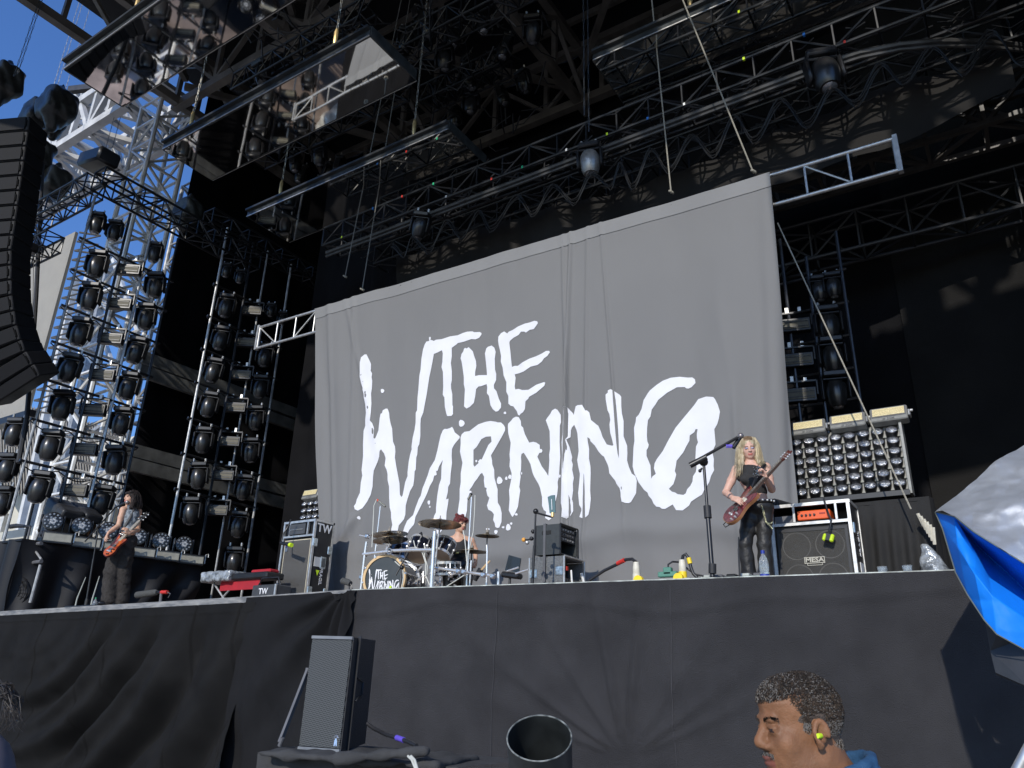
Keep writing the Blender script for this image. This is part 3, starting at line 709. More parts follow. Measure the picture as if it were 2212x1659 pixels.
# pale canvas tent and silver wrapped gear off stage, seen in the hanging mirrors
mb = MB(); mb.add([(-34, 19, 5.0), (-20.8, 19, 5.0), (-20.8, 30, 6.8), (-34, 30, 6.8), (-34, 19, 2.6), (-20.8, 19, 2.6)], [(0, 1, 2, 3), (4, 5, 1, 0)])
single('canvas_tent', mb, mat('tent_cream', (0.60, 0.56, 0.45), 0.8, 0, 0.1, .8), 'cream canvas tent behind the left wing, seen in the hanging mirrors', 'tent')
s = SDF(); s.ell((-17.6, 15.4, FZ+.3), (1.5, .9, .5), .2); s.mesh(.09, 'wrapped_gear', mat('wrap_silver', (0.7, 0.7, 0.66), 0.3, 0.5, 0.2, 6, 0.8, 9), None, lambda P_: .09*np.sin(P_[:, 0]*5+P_[:, 1]*6)*np.sin(P_[:, 1]*7-P_[:, 0]*3))
tag(bpy.data.objects['wrapped_gear'], 'silver wrapped heap on the deck behind the left light ladders, seen in a mirror', 'covered gear')
# unseen header over the roof's audience edge: lattice and added covers shaped to dapple the rig
girder('header_truss', 'deep front header lattice of the roof, unseen behind the camera, shaped to dapple sunlight', (-21, -2.3, 16.1), (8.5, -2.3, 16.1), 26, 2.0, .30, group=None)
rh = random.Random(11)
for k in range(30):
    x = -20.5+k*.98; mb = MB(); w_ = rh.uniform(.35, .95); zc = rh.uniform(15.7, 17.6)
    mb.lathe([(.05, -.5*w_-.3), (w_*.5, -.3*w_-.2), (w_*.55, .25*w_+.2), (.08, .5*w_+.45)], 9, Matrix.Translation((x, -2.45, zc)) @ Matrix.Rotation(rh.uniform(-.5, .5), 4, 'Y'))
    single('motor_cover', mb, SKIN, '%s black cover added out of view in the front header to dapple sunlight' % (ORD[k] if k < 16 else 'far right '+ORD[k-16]), 'motor cover', 'unseen covers added in the front header', True)

for k, (x0_, x1_, zb_, lab) in enumerate(((-.12, 1.5, 12.4, 'long narrow black panel added outside the picture to shade the right light ladder'), (1.5, 6.5, 13.7, 'wide black panel added outside the picture to shade the right drape'))):
    mb = MB(); mb.box(((x0_+x1_)/2, -2.7, (zb_+16.4)/2), (x1_-x0_, .05, 16.4-zb_)); single('added_shade_panel', mb, SKIN, lab, 'added shade panel')  # unseen panels added only to keep sun off the right ladder and drape
# ================================================================== hanging rig
PZ = 11.6
MIR = mat('mirror_foil', (0.90, 0.88, 0.84), 0.03, 1.0, 0.03, 1.0)
RIM = mat('mirror_rim', (0.05, 0.055, 0.055), 0.35, 0.3, 0.35, 6)
chains = []
def chain(p, q, label, r=.018, m=CHAIN, hook=True, group='hoist chains of the mirrors'):
    p = Vector(p); q = Vector(q); t = thing('hoist_chain', label, 'chain', p, group)
    n = int((q-p).length/.16); d = (q-p)/n; mb = MB()
    for i in range(n):
        a = p+d*i; s = Vector((r*.9, 0, 0)) if i % 2 else Vector((0, r*.9, 0))
        mb.tube([a-s*.2, a+s+d*.25, a+s+d*.85, a+d*1.12, a-s+d*.85, a-s+d*.25, a-s*.2], r*.42, 4, False)
    mb.build('links', m, t)
    if hook:
        h = MB(); h.lathe([(r*1.2, 0), (r*2.2, .08), (r*2.3, .3), (r*1.2, .38)], 8, Matrix.Translation(p)); h.build('hook_block', mat('brass_hook', (0.62, 0.45, 0.2), 0.4, 0.6), t, True)
    return t
def mirror(label, TL, TR, BL, BR, exL=0, exR=0, chs=()):
    a, b, c, d = [at(*p, Z=PZ) for p in (TL, TR, BL, BR)]
    x0 = min(a[0], c[0])-exL; x1 = max(b[0], d[0])+exR; y0 = (a[1]+b[1])/2; y1 = (c[1]+d[1])/2
    x0 = (a[0]+c[0])/2-exL; x1 = (b[0]+d[0])/2+exR
    t = thing('mirror_panel', label, 'mirror', ((x0+x1)/2, (y0+y1)/2, PZ), 'long mirror trays hanging from the roof')
    mb = MB(); n = 60; ny = 10; V = []
    for j in range(ny+1):
        for i in range(n+1):
            x = x0+(x1-x0)*i/n; y = y0+(y1-y0)*j/ny; V.append((x, y, PZ+.0012*math.sin(x*2.2+y)+.0012*nz(x*1.1, y*1.4)))
    mb.add(V, [(j*(n+1)+i, j*(n+1)+i+1, (j+1)*(n+1)+i+1, (j+1)*(n+1)+i) for j in range(ny) for i in range(n)])
    mb.build('mirror', MIR, t, 'all')
    h = .22
    for (p, q) in (((x0, y0), (x1, y0)), ((x1, y0), (x1, y1)), ((x1, y1), (x0, y1)), ((x0, y1), (x0, y0))):
        mb = MB(); mb.bar((*p, PZ+h/2), (*q, PZ+h/2), .035, h); mb.build('rim', RIM, t)
    mb = MB(); mb.bar((x0, y0-.05, PZ+h*.75), (x1, y0-.05, PZ+h*.75), .08, .05); mb.build('rail', mat('tray_rail', (0.035, 0.037, 0.037), 0.4, 0.1, 0.3, 5), t)
    mb = MB(); mb.bar((x0, y0-.024, PZ+.008), (x1, y0-.024, PZ+.008), .014, .02); mb.bar((x0, y1+.024, PZ+.008), (x1, y1+.024, PZ+.008), .014, .02); mb.build('edge_trim', ALU, t)
    mb = MB(); mb.box(((x0+x1)/2, (y0+y1)/2, PZ+h), (x1-x0-.1, y1-y0-.1, .03)); mb.build('back_plate', BLK, t)
    return x0, x1, y0, y1
m1 = mirror('front hanging mirror tray at the top left reflecting the brown floor', (148, 150), (326, 13), (261, 235), (553, 45), 0, 3.4)
m2 = mirror('second hanging mirror tray from the front, ending above the middle of the picture', (360, 320), (805, 76), (451, 393), (892, 175))
m3 = mirror('rear hanging mirror tray above the left end of the banner', (540, 467), (975, 278), (618, 525), (1043, 358))
m4 = mirror('dark hanging mirror tray at the top right above the black front truss', (1284, 136.7), (1572, 0), (1351, 226.6), (1659, 100), 0, 2.6)
for k, (m, f, lab) in enumerate(((m1, .30, 'pale chain carrying the left half of the front mirror'), (m2, .13, 'pale chain carrying the left end of the second mirror'), (m2, .84, 'pale chain carrying the right end of the second mirror'),
        (m3, .17, 'pale chain carrying the left end of the rear mirror'), (m3, .84, 'pale chain carrying the right end of the rear mirror'), (m4, .34, 'pale chain carrying the dark right hand mirror'))):
    x = m[0]+(m[1]-m[0])*f; chain((x, m[2]+.04, PZ+.3), (x, m[2]+.1, ZR), lab)
for k, (px, py, Y, z2) in enumerate(((30, 165, 5, 26), (38, 160, 5.1, 26), (108, 210, 8, 26), (118, 205, 8.1, 26), (138, 205, 8.4, 26), (240, 330, 9.5, 26), (222, 345, 9.4, 26), (1262, 250, 9.6, 18), (1272, 285, 9.8, 18))):
    p = at(px, py, Y=Y); chain(p, (p[0], p[1], z2), '%s thin black hoist chain, counted from the left edge of the picture' % ORD[k], .013, mat('dark_chain', (0.1, 0.11, 0.12), 0.4, 0.7), False, 'black hoist chains')

# banner truss (aluminium ladder) and ropes
gx = lambda x: TLz+(TRz-TLz)*(x-TLx)/(TRx-TLx)
xa = at(563, 705, Y=9.72)[0]; xb = at(1928, 292, Y=9.72)[0]
t = thing('banner_truss', 'flat aluminium ladder truss along the top of the banner, ends sticking out', 'truss', ((xa+xb)/2, 9.72, gx(-6)))
TH = .5
for dz in (.05, .05-TH):
    mb = MB(); mb.tube([(xa, 9.72, gx(xa)+dz), (xb, 9.72, gx(xb)+dz)], .03, 10); mb.build('chord', ALU, t, True)
n = 22
for k in range(n+1):
    x = xa+(xb-xa)*k/n; z = gx(x)
    w = .018 if 0 < k < n else .03
    mb = MB(); mb.tube([(x, 9.72, z+.05), (x, 9.72, z+.05-TH)], w, 8); mb.build('post', ALU, t, True)
    if k < n and k % 2 == 0:
        x2 = xa+(xb-xa)*(k+1)/n
        e = ((x, 9.72, z+.04), (x2, 9.72, gx(x2)+.06-TH)) if k % 4 == 0 else ((x, 9.72, z+.06-TH), (x2, 9.72, gx(x2)+.04))
        mb = MB(); mb.tube(e, .016, 8); mb.build('brace', ALU, t, True)
for x, s in ((xa, -1), (xb, 1)):
    mb = MB(); mb.box((x+s*.02, 9.72, gx(x)+.05-TH/2), (.06, .09, TH+.08)); mb.build('end_plate', ALUD, t)
mb = MB()
for k in range(34):
    x = left_x(TLz)+(right_x(TRz)-left_x(TLz))*(k+.5)/34; z = gx(x)
    mb.tube([(x, 9.60, z-.03), (x-.01, 9.66, z+.06), (x, 9.74, z+.095), (x+.01, 9.77, z+.04), (x+.015, 9.66, z-.0), (x+.03, 9.62, z-.10-.06*random.random())], .006, 4)
tie = mb.build('cloth_ties', BLK, ban)
tie['kind'] = 'stuff'
for k, (p, q, Y2, lab) in enumerate((((1450, 418), (1408, 0), 9.4, 'pale rope holding the banner truss right of its middle'), ((1628, 374), (1475, 0), 9.0, 'pale rope holding the right end of the banner truss'),
        ((745, 600), (823, 215), 9.9, 'leftmost thin rope running up from the banner truss'), ((782, 628), (850, 215), 10.2, 'second thin rope running up near the left end of the banner'))):
    A = at(*p, Y=9.72); B = at(*q, Y=Y2); B = A+(B-A)*1.6
    s = (ZR-A[2])/(B[2]-A[2]); B = A+(B-A)*s
    t = thing('rope', lab, 'rope', A, 'ropes holding the banner truss')
    mb = MB(); mb.tube([A, B], .012, 6); mb.build('line', ROPE if k < 2 else mat('dark_rope', (0.14, 0.14, 0.13), 0.8), t)
    mb = MB(); mb.tube([A+np.array([.03*math.cos(i), .04*math.sin(i), .04*math.sin(i*.7)+.02*i/3]) for i in range(8)], .016, 5); mb.build('knot', ROPE, t)
A = at(1680, 482, Y=9.72); B = at(1968, 1100, Y=8.95)
mb = MB(); mb.tube([A, B], .0095, 6); single('guy_rope', mb, ROPE, 'pale rope slanting down from the banner corner in front of the round lamp array', 'rope')

# black front truss with curved rail and cable swags
TY = 10.25
a = at(720, 508, Y=TY); b = at(1106, 374, Y=TY); c = at(1659, 160, Y=TY)
sl = (c[2]-b[2])/(c[0]-b[0]); zt = lambda x: b[2]+sl*(x-b[0])
xL = a[0]; xR = 1.4
truss('front_truss', 'long black box truss full of cables crossing above the whole banner', 'truss', (xL, TY, zt(xL)), (xR, TY, zt(xR)), .55, .45, 22, .03, TRB)
truss('front_truss', 'dim second black truss right behind the long front truss', 'truss', (xL+.3, TY+1.3, zt(xL)+.12), (xR+1, TY+1.3, zt(xR)+.12), .5, .45, 24, .028, TRB)
rail = thing('curtain_rail', 'black double rail under the long front truss, bending at its right end', 'rail', (xL, TY-.1, zt(xL)-.4))
for dz, r in ((-.33, .05), (-.42, .03)):
    mb = MB(); pts = [(x, TY-.12, zt(x)+dz) for x in np.linspace(xL, -1.2, 20)]+[(-1.2+.5*i, TY-.12+.09*i*i*.5, zt(-1.2+.5*i)+dz) for i in range(1, 7)]
    mb.tube(pts, r, 8); mb.build('rail', mat('rail_grey', (0.05, 0.05, 0.05), 0.4, 0.2, 0.3, 4), rail, True)
c3 = lambda x, y: ((2016+x*.6076)/U, y*.6076/U); c4 = lambda x, y: ((3024+x*.6076)/U, y*.6076/U); c2 = lambda x, y: ((1008+x*.6076)/U, y*.6076/U)
sw = [c2(880,1590), c2(960,1659), c2(1010,1540), c2(1120,1620), c2(1240,1440), c2(1330,1540), c2(1450,1370), c2(1520,1480), c3(40,1280), c3(130,1390), c3(270,1200), c3(400,1310), c3(520,1130), c3(640,1210), c3(700,1060), c3(780,1215), c3(905,975), c3(1010,1100), c3(1170,880), c3(1300,1010), c3(1450,760), c3(1560,900), c4(90,650), c4(250,820), c4(425,575), c4(560,665), c4(740,420), c4(870,540), c4(1070,310), c4(1250,460), c4(1460,210), c4(1640,420), c4(1850, 250)]
def swag(i, off):
    out = []
    for j in range(len(sw)-1):
        for s in range(7):
            t = s/7; e = (1-math.cos(math.pi*t))/2; p = sw[j]; q = sw[j+1]
            out.append(at(p[0]+(q[0]-p[0])*t, p[1]+(q[1]-p[1])*e, Y=TY-.42+off)+np.array([0, .01*i, .026*i*(1.3 if j % 2 else .5)+.03*math.sin(i*5.1+j*1.7+t*2)]))
    return out
swg = thing('cable_loom', 'bundle of black cables looping in swags below the long front truss', 'cables', at(1106, 430, Y=TY-.4))
for i in range(6):
    mb = MB(); mb.tube(swag(i-2.5, .05*math.sin(i*2.1)), .0085, 5); mb.build('cable', mat('cable_sheen', (0.012, 0.012, 0.012), 0.42, 0.0, 0.1, spec=0.35), swg, True)
# black valance right behind the banner head
def val(u, v):
    top = [(860, 560), (1106, 470), (1400, 395), (1659, 290), (1942, 180), (2180, 118)]
    bot = [(860, 640), (1106, 600), (1400, 520), (1659, 400), (1900, 325), (2195, 190)]
    f = u*5; i = min(4, int(f)); t = f-i
    A = [top[i][k]+(top[i+1][k]-top[i][k])*t for k in (0, 1)]; B = [bot[i][k]+(bot[i+1][k]-bot[i][k])*t for k in (0, 1)]
    w = at(A[0]+(B[0]-A[0])*v, A[1]+(B[1]-A[1])*v, Y=11.3)
    return (w[0], 11.3+.05*math.sin(w[0]*3.1+v*2)+.06*nz(w[0], w[2], 2)+.03*math.sin(w[0]*9)*(1-v), w[2])
cloth('valance', val, 0, 1, 240, 0, 1, 16, mat('valance_cloth', (0.022, 0.021, 0.020), 0.85, 0, 0.2, 1, spec=0.1), None, 'long black valance cloth hanging between the front truss and the banner head', 'valance')
# cable rubbish and clamps inside front truss
mb = MB()
for k in range(260):
    x = random.uniform(xL, xR-.3); z = zt(x)+random.uniform(-.3, .3); y = TY+random.uniform(-.3, 1.3); l = random.uniform(.1, .5)
    mb.tube([(x, y, z), (x+l*.5, y+random.uniform(-.1, .1), z-random.uniform(0, .12)), (x+l, y, z+random.uniform(-.1, .1))], random.uniform(.006, .014), 4, False)
o = single('truss_cables', mb, RUB, 'tangle of short cables stuffed in the long front truss', 'cables'); o['kind'] = 'stuff'
tgs = []
for k in range(16):
    x = xL+(xR-xL)*(k+.2+.6*random.random())/16; mb = MB(); mb.box((x, TY-.285, zt(x)+random.choice([.22, -.22])), (.035, .04, .05))
    cn, cm = [('yellow', YEL), ('red', RED), ('white', WHITEP), ('blue', mat('blue_tape', (0.03, 0.2, 0.6), 0.5)), ('green', mat('green_tape', (0.02, 0.45, 0.2), 0.5))][(k*3+k//5) % 5]
    single('cable_tag', mb, cm, 'tiny %s tape tag on the long front truss, %s tag from its left end' % (cn, ORD[k]), 'tape tag', 'coloured tape tags on the front truss')
# rear right grey trusses
a = at(1690, 400, Y=12.4); b = at(2200, 225, Y=12.4)
truss('rear_truss', 'grey square truss behind the right end of the banner truss', 'truss', (-6, 12.4, (a[2]+b[2])/2+.1), (2.4, 12.4, (a[2]+b[2])/2+.1), .7, .85, 10, .045, mat('dark_steel', (0.075, 0.07, 0.062), 0.5, 0.0, 0.2), sq=True)
a = at(1750, 545, Y=13.2)
truss('rear_truss', 'lower black truss crossing above the right masking drape', 'truss', (-7, 13.2, a[2]+.1), (2.6, 13.2, a[2]+.1), .5, .75, 12, .035, mat('dark_steel2', (0.022, 0.023, 0.026), 0.5, 0.0, 0.2))

# ------------------------------------------------------------------ moving heads, strobes
def moving_head(label, group, m=BLKG):
    t = thing('moving_head', label, 'moving light', (0, 0, 0), group)
    mb = MB(); mb.box((0, 0, -.09), (.38, .27, .11), bev=.025); mb.build('base', BLK, t, True)
    for q in (-.13, .13):
        mb = MB(); mb.tube([(q, 0, -.02), (q, 0, .06)], .024, 6); mb.build('clamp', ALU, t)
    mb = MB(); mb.box((0, 0, -.175), (.40, .16, .05), bev=.02)
    for s in (-1, 1): mb.box((s*.205, 0, -.35), (.055, .19, .38), bev=.025)
    mb.build('yoke', BLK, t, True)
    mb = MB(); mb.lathe([(.06, .0), (.13, -.02), (.168, -.09), (.182, -.2), (.176, -.3), (.15, -.40), (.13, -.44), (.12, -.46)], 20, Matrix.Translation((0, 0, -.2))); h = mb.build('head', m, t, True)
    mb = MB(); mb.lathe([(.10, -.455), (.075, -.475), (.04, -.486), (.001, -.49)], 16, Matrix.Translation((0, 0, -.2))); mb.build('lens', mat('lens_glass', (0.35, 0.36, 0.38), 0.08, 0.6, 0.1), h, True)
    return t
def strobe(label, group, w=.5, h=.24, tilt=0):
    t = thing('strobe_light', label, 'strobe light', (0, 0, 0), group)
    Rx = Matrix.Rotation(R_(tilt), 3, 'X'); R4 = Rx.to_4x4()
    mb = MB(); mb.box(Rx @ Vector((0, 0, -h/2-.12)), (w, .14, h), Rx, .012); mb.build('body', BLK, t, True)
    mb = MB(); mb.box(Rx @ Vector((0, -.075, -h/2-.12)), (w*.86, .012, h*.62), Rx); mb.build('front_window', mat('strobe_window', (0.15, 0.14, 0.11), 0.6, 0.0, 0.15, 14, spec=0.2), t)
    mb = MB()
    for k in (-1, 1): mb.box(Rx @ Vector((0, -.083, -h/2-.12+k*h*.18)), (w*.84, .012, .012), Rx)
    mb.build('louvre', BLK, t)
    mb = MB(); mb.bar((-w/2-.02, 0, -h/2-.12), (-w/2-.02, 0, .0), .02, .05); mb.bar((w/2+.02, 0, -h/2-.12), (w/2+.02, 0, 0), .02, .05); mb.bar((-w/2-.02, 0, 0), (w/2+.02, 0, 0), .05, .03); mb.build('bracket', BLK, t)
    for q in (-.1, .1):
        mb = MB(); mb.box((q, 0, .05), (.05, .06, .09)); mb.build('clamp', ALU, t)
    return t
used = {}
def place(fn, key, loc, rz, label, group, scale=1.0, rx=0, ry=0):
    if key not in used:
        used[key] = t = fn(label, group); t.location = [float(q) for q in loc]; t.rotation_euler = (rx, ry, rz); t.scale = (scale,)*3; return t
    return dup(used[key], loc, (rx, ry, rz), label, group, scale)
LX = -16.0
c21 = lambda x, y: (x*.6076/U, (1008+y*.6076)/U); c11 = lambda x, y: (x*.6076/U, y*.6076/U)
def lad(colA, colB, colC, gname, X, tag_):
    """three hanging columns; returns pipe heights"""
    for nm, col, fn, key, s in (('front', colA, moving_head, 'mh', 1), ('middle', colB, strobe, 'st', 1.05), ('rear', colC, moving_head, 'mh', 1)):
        for i, p in enumerate(col):
            w = at(p[0], p[1], X=X); off = .38 if fn is moving_head else .22
            place(fn, key, (w[0], w[1], w[2]+off), R_(42) if fn is moving_head else R_(38), '%s %s from the top, %s column, %s' % (ORD[i], 'moving light' if fn is moving_head else 'strobe', nm, tag_), '%ss on the %s' % ('moving lights' if fn is moving_head else 'strobes', tag_) , s, ry=R_(random.uniform(-6, 6)) if fn is moving_head else 0)
A1 = [c21(625, 60), c21(580, 270), c21(520, 500), c21(458, 735), c21(395, 975), c21(325, 1235), c21(262, 1505)]
B1 = [c21(840, 85), c21(780, 305), c21(722, 530), c21(668, 765), c21(607, 990), c21(550, 1245), c21(487, 1510)]
C1 = [c21(995, 195), c21(940, 400), c21(890, 620), c21(838, 850), c21(785, 1080), c21(730, 1330), c21(668, 1590)]
lad(A1, B1, C1, 'x', LX, 'first left light ladder')
A2 = [c21(1468, 330), c21(1437, 540), c21(1392, 750), c21(1362, 970), c21(1315, 1200), c21(1278, 1430), c21(1232, 1659)]
B2 = [c21(1635, 350), c21(1600, 555), c21(1565, 765), c21(1528, 975), c21(1490, 1195), c21(1450, 1415), c21(1410, 1640)]
C2 = [(572, 770), (562, 838), (550, 905), (540, 975), (528, 1055), (516, 1135), (505, 1212)]
lad(A2, B2, C2, 'y', LX, 'second left light ladder')
for i, p in enumerate((c11(625, 1450), c11(740, 1500), c11(1000, 1640))):
    w = at(*p, X=LX); place(moving_head, 'mh', (w[0], w[1], w[2]+.3), R_(40), '%s small moving light from the left under the top truss of the first ladder' % ORD[i], 'moving lights under the top truss', .8)
for i, p in enumerate((c21(1465, 100), c21(1555, 140), (585, 672), (610, 690))):
    w = at(*p, X=LX); place(moving_head, 'mh', (w[0], w[1], w[2]+.25), R_(40), '%s small moving light from the left at the top of the second ladder' % ORD[i], 'small lights on top of the second ladder', .62)
for i, p in enumerate(((32, 936), (15, 1013), (5, 1085))):
    w = at(*p, X=-18.2); place(moving_head, 'mh', (w[0], w[1], w[2]+.38), R_(30), '%s moving light from the top at the left picture edge' % ORD[i], 'moving lights at the left edge')
pipeM = mat('ladder_pipe', (0.05, 0.05, 0.052), 0.3, 0.6, 0.2)
def ladframe(label, A, C, X, poles, ya, yb, zt_, zb_, grp):
    t = thing('light_ladder', label, 'light ladder', (X, ya, zb_))
    for (y, m, r) in poles:
        mb = MB(); mb.tube([(X, y, zb_), (X, y, zt_)], r, 8); mb.build('pole', m, t, True)
    for i, p in enumerate(A):
        z = at(p[0], p[1], X=X)[2]+.45
        mb = MB(); mb.tube([(X, ya, z), (X, yb, z)], .03, 8); mb.build('cross_pipe', pipeM, t, True)
        mb = MB()
        mb.tube([(X-.03, ya+(yb-ya)*s, z-.03-.13*abs(math.sin(s*9.4))) for s in np.linspace(0, 1, 30)], .013, 5); mb.build('cable', RUB, t, True)
    return t
y1 = [at(*c21(480, 130), X=LX)[1], at(*c21(730, 200), X=LX)[1], at(*c21(900, 200), X=LX)[1], at(*c21(1100, 140), X=LX)[1]]
ladframe('hanging pipe ladder nearest the left edge with three columns of lights', A1, C1, LX, [(y1[0], ALUD, .03), (y1[1], pipeM, .03), (y1[2], ALU, .03), (y1[3], pipeM, .03)], y1[0]-.1, y1[3]+.1, 11.6, FZ+.3, 'g')
y2 = [at(*c21(1290, 800), X=LX)[1], at(*c21(1490, 800), X=LX)[1], at(*c21(1600, 800), X=LX)[1], at(578, 800, X=LX)[1]+.25]
ladframe('hanging pipe ladder between the dark left wing and the leg drapes', A2, C2, LX, [(y2[0], ALU, .032), (y2[1], pipeM, .03), (y2[2], ALUD, .024), (y2[3], ALUD, .03)], y2[0]-.1, y2[3]+.1, 12.6, FZ+.2, 'g')
# orange safety clips and shiny clamps on the ladders are tiny parts of one thing each
# trusses over the first ladder
P0 = at(213, 385, X=LX); P1 = at(405, 500, X=LX)
truss('ladder_truss', 'black square truss above the first left light ladder, running back', 'truss', (LX, P0[1], P0[2]), (LX, P0[1]+4.4, P0[2]), .45, .45, 9, .03, TRB)
truss('ladder_truss', 'upper black truss running left from the ladder corner to the speaker column', 'truss', (LX-7, P0[1]+.1, P0[2]-.05), (LX-.3, P0[1]+.1, P0[2]-.05), .45, .45, 12, .03, TRB)
truss('ladder_truss', 'lower black truss with a row of small lamps left of the first ladder', 'truss', (LX-7, P0[1]+.1, P0[2]-1.1), (LX-1.6, P0[1]+.1, P0[2]-1.1), .4, .4, 12, .028, TRB)
for i in range(10):
    mb = MB(); mb.box((LX-1.9-.5*i, P0[1]-.2, P0[2]-1.35), (.3, .26, .24), bev=.05)
    single('small_lamp', mb, BLK, '%s small black lamp from the right under the lower left truss' % ORD[i], 'lamp', 'small lamps under the lower left truss', True)
w = at(*c11(640, 1040), Y=P0[1]); mb = MB(); mb.box((w[0], w[1], w[2]), (1.0, .5, .36), Matrix.Rotation(R_(12), 3, 'Y'), .05)
single('hoist_motor', mb, BLK, 'black hoist motor box on top of the ladder truss corner', 'hoist motor', None, True)
P2 = at(455, 490, X=LX)
truss('ladder_truss', 'black square truss above the second left light ladder', 'truss', (LX, y2[0]-.6, 12.6), (LX, y2[3]+1.2, 12.6), .4, .4, 7, .028, TRB)

# covered hoist motors at top left: rain covers over motors
BAG = mat('rain_cover', (0.035, 0.037, 0.035), 0.35, 0.1, 0.3, 4, 0.4, 14)
for k, (p, Y, sc) in enumerate(((c11(30, 530), 6, 1), (c11(370, 690), 7.5, 1.15), (c11(240, 750), 7.4, .95), (c11(350, 830), 7.7, .6), (c11(220, 1020), 7.5, 1.1), (c11(355, 1185), 8, .9), (c11(145, 1300), 8, .9), (c11(1218, 1380), 10, .8))):
    w = at(*p, Y=Y)
    s = SDF(); s.box((0, 0, 0), (.42*sc, .36*sc, .40*sc), k=.05, rnd=.16*sc); s.cone((0, 0, .35*sc), (0, 0, .7*sc), .2*sc, .05*sc, .15); s.cone((0, 0, -.3*sc), (.02, 0, -.62*sc), .3*sc, .16*sc, .1)
    o = s.mesh(.045, 'motor_cover', BAG, None, lambda P_, k=k: .05*np.sin(P_[:, 0]*9+k)*np.sin(P_[:, 2]*7+k*2)*.8+.02*np.sin(P_[:, 1]*19+P_[:, 2]*11))
    o.location = [float(q) for q in w]; tag(o, ['black rain cover over a hoist motor at the top left picture edge', 'large grey black rain cover hanging beside the speaker column top', 'crumpled rain cover left of the large grey one', 'small hanging rain cover below the large grey one', 'big black rain cover low beside the speaker column', 'flat black rain cover on the upper left truss', 'rain cover beside the video screen corner', 'tall pale rain cover hanging right of the bright tower'][k], 'motor cover', 'rain covers over hoist motors')
# hanging line array
PA = mat('speaker_paint', (0.014, 0.014, 0.015), 0.6, 0, 0.15, 10, 0.2, 200, spec=0.25)
PAG = mat('speaker_grille', (0.010, 0.010, 0.011), 0.7, 0.0, 0.2, 200, spec=0.2)
edge = [(65-41*min(1, k/9.), 250+32.1*k) for k in range(11)]+[(24, 603), (25, 636), (30, 670), (35, 701), (45, 733), (55, 758), (72, 786), (88, 811)]
D0 = 16.5
for k in range(len(edge)-1):
    a = atD(*edge[k], D0); b = atD(*edge[k+1], D0); cpos = (a+b)/2; hgt = np.linalg.norm(b-a)
    d = Vector(b-a).normalized(); fx = Vector((.86, .5, 0))     # width axis, pointing right
    fy = d.cross(fx).normalized(); fx = fy.cross(d).normalized()*-1 if fy.cross(d).dot(fx) < 0 else fy.cross(d).normalized()
    Rm = Matrix((fx, fy, -d)).transposed()
    nb_ = len(edge)-2-k
    t = thing('line_array_speaker', '%s cabinet from the top of the hanging black speaker column' % ORD[k] if k < 12 else '%s of the hanging black speaker column' % ('lowest cabinet' if nb_ == 0 else ORD[nb_]+' lowest cabinet'), 'speaker', cpos, 'hanging speaker column')
    c = Vector(cpos)-fx*.62
    s = 1 if fy.y > 0 else -1
    mb = MB(); mb.box(c+fy*s*.3, (1.24, .6, hgt*.96), Rm, .02); mb.build('cabinet', PA, t, True)
    mb = MB(); mb.box(c-fy*s*.01, (1.1, .03, hgt*.8), Rm); mb.build('grille', PAG, t)
    mb = MB(); mb.box(Vector(cpos)-fx*.10-fy*s*.012, (.12, .02, hgt*.42), Rm); mb.build('handle', mat('handle_recess', (0.004, 0.004, 0.004), 0.8, spec=0.1), t)
# black hose beside the array
mb = MB(); mb.tube([at(92, 355, Y=7.2), at(85, 500, Y=7.1), at(78, 640, Y=7), at(70, 760, Y=7), at(58, 900, Y=7), at(40, 1000, Y=7)], .05, 8); single('cable_snake', mb, RUB, 'thick black cable bundle hanging between the speaker column and the video screen', 'cables')
t = thing('rigging_line', 'thin twin line with a small pulley hanging in front of the video screen', 'rigging', at(72, 780, Y=7)); 
mb = MB(); mb.tube([at(77, 360, Y=7), at(70, 700, Y=7)], .008, 4); mb.tube([at(82, 360, Y=7), at(74, 700, Y=7)], .008, 4); mb.tube([at(71, 715, Y=7), at(70, 780, Y=7)], .006, 4); mb.build('line', RUB, t)
mb = MB(); mb.box(at(71, 708, Y=7), (.1, .06, .12), bev=.02); mb.build('pulley', BLK, t)
# three profile heads on the front truss
for k, (p, sc, lab, m) in enumerate((((1272, 352), .98, 'silver grey moving light hanging from the front truss above the banner', None), ((912, 484), .85, 'dark moving light hanging from the left part of the front truss', None), ((1775, 162), 1.15, 'large black moving light hanging from the right part of the front truss', None))):
    w = at(*p, Y=TY-.35)
    if k == 0:
        t = moving_head(lab, None, mat('silver_paint', (0.33, 0.32, 0.30), 0.35, 0.6, 0.15, 20)); t.location = [float(q) for q in (w[0], w[1], w[2]+.42*sc)]; t.scale = (sc,)*3; t.rotation_euler = (0, R_(-3), R_(20))
    else:
        t = dup(used['mh'], (w[0], w[1], w[2]+.36*sc), (R_(-8) if k == 2 else R_(14), R_(12 if k == 1 else -4), R_(25)), lab, None, sc)
        if 'group' in t.keys(): del t['group']
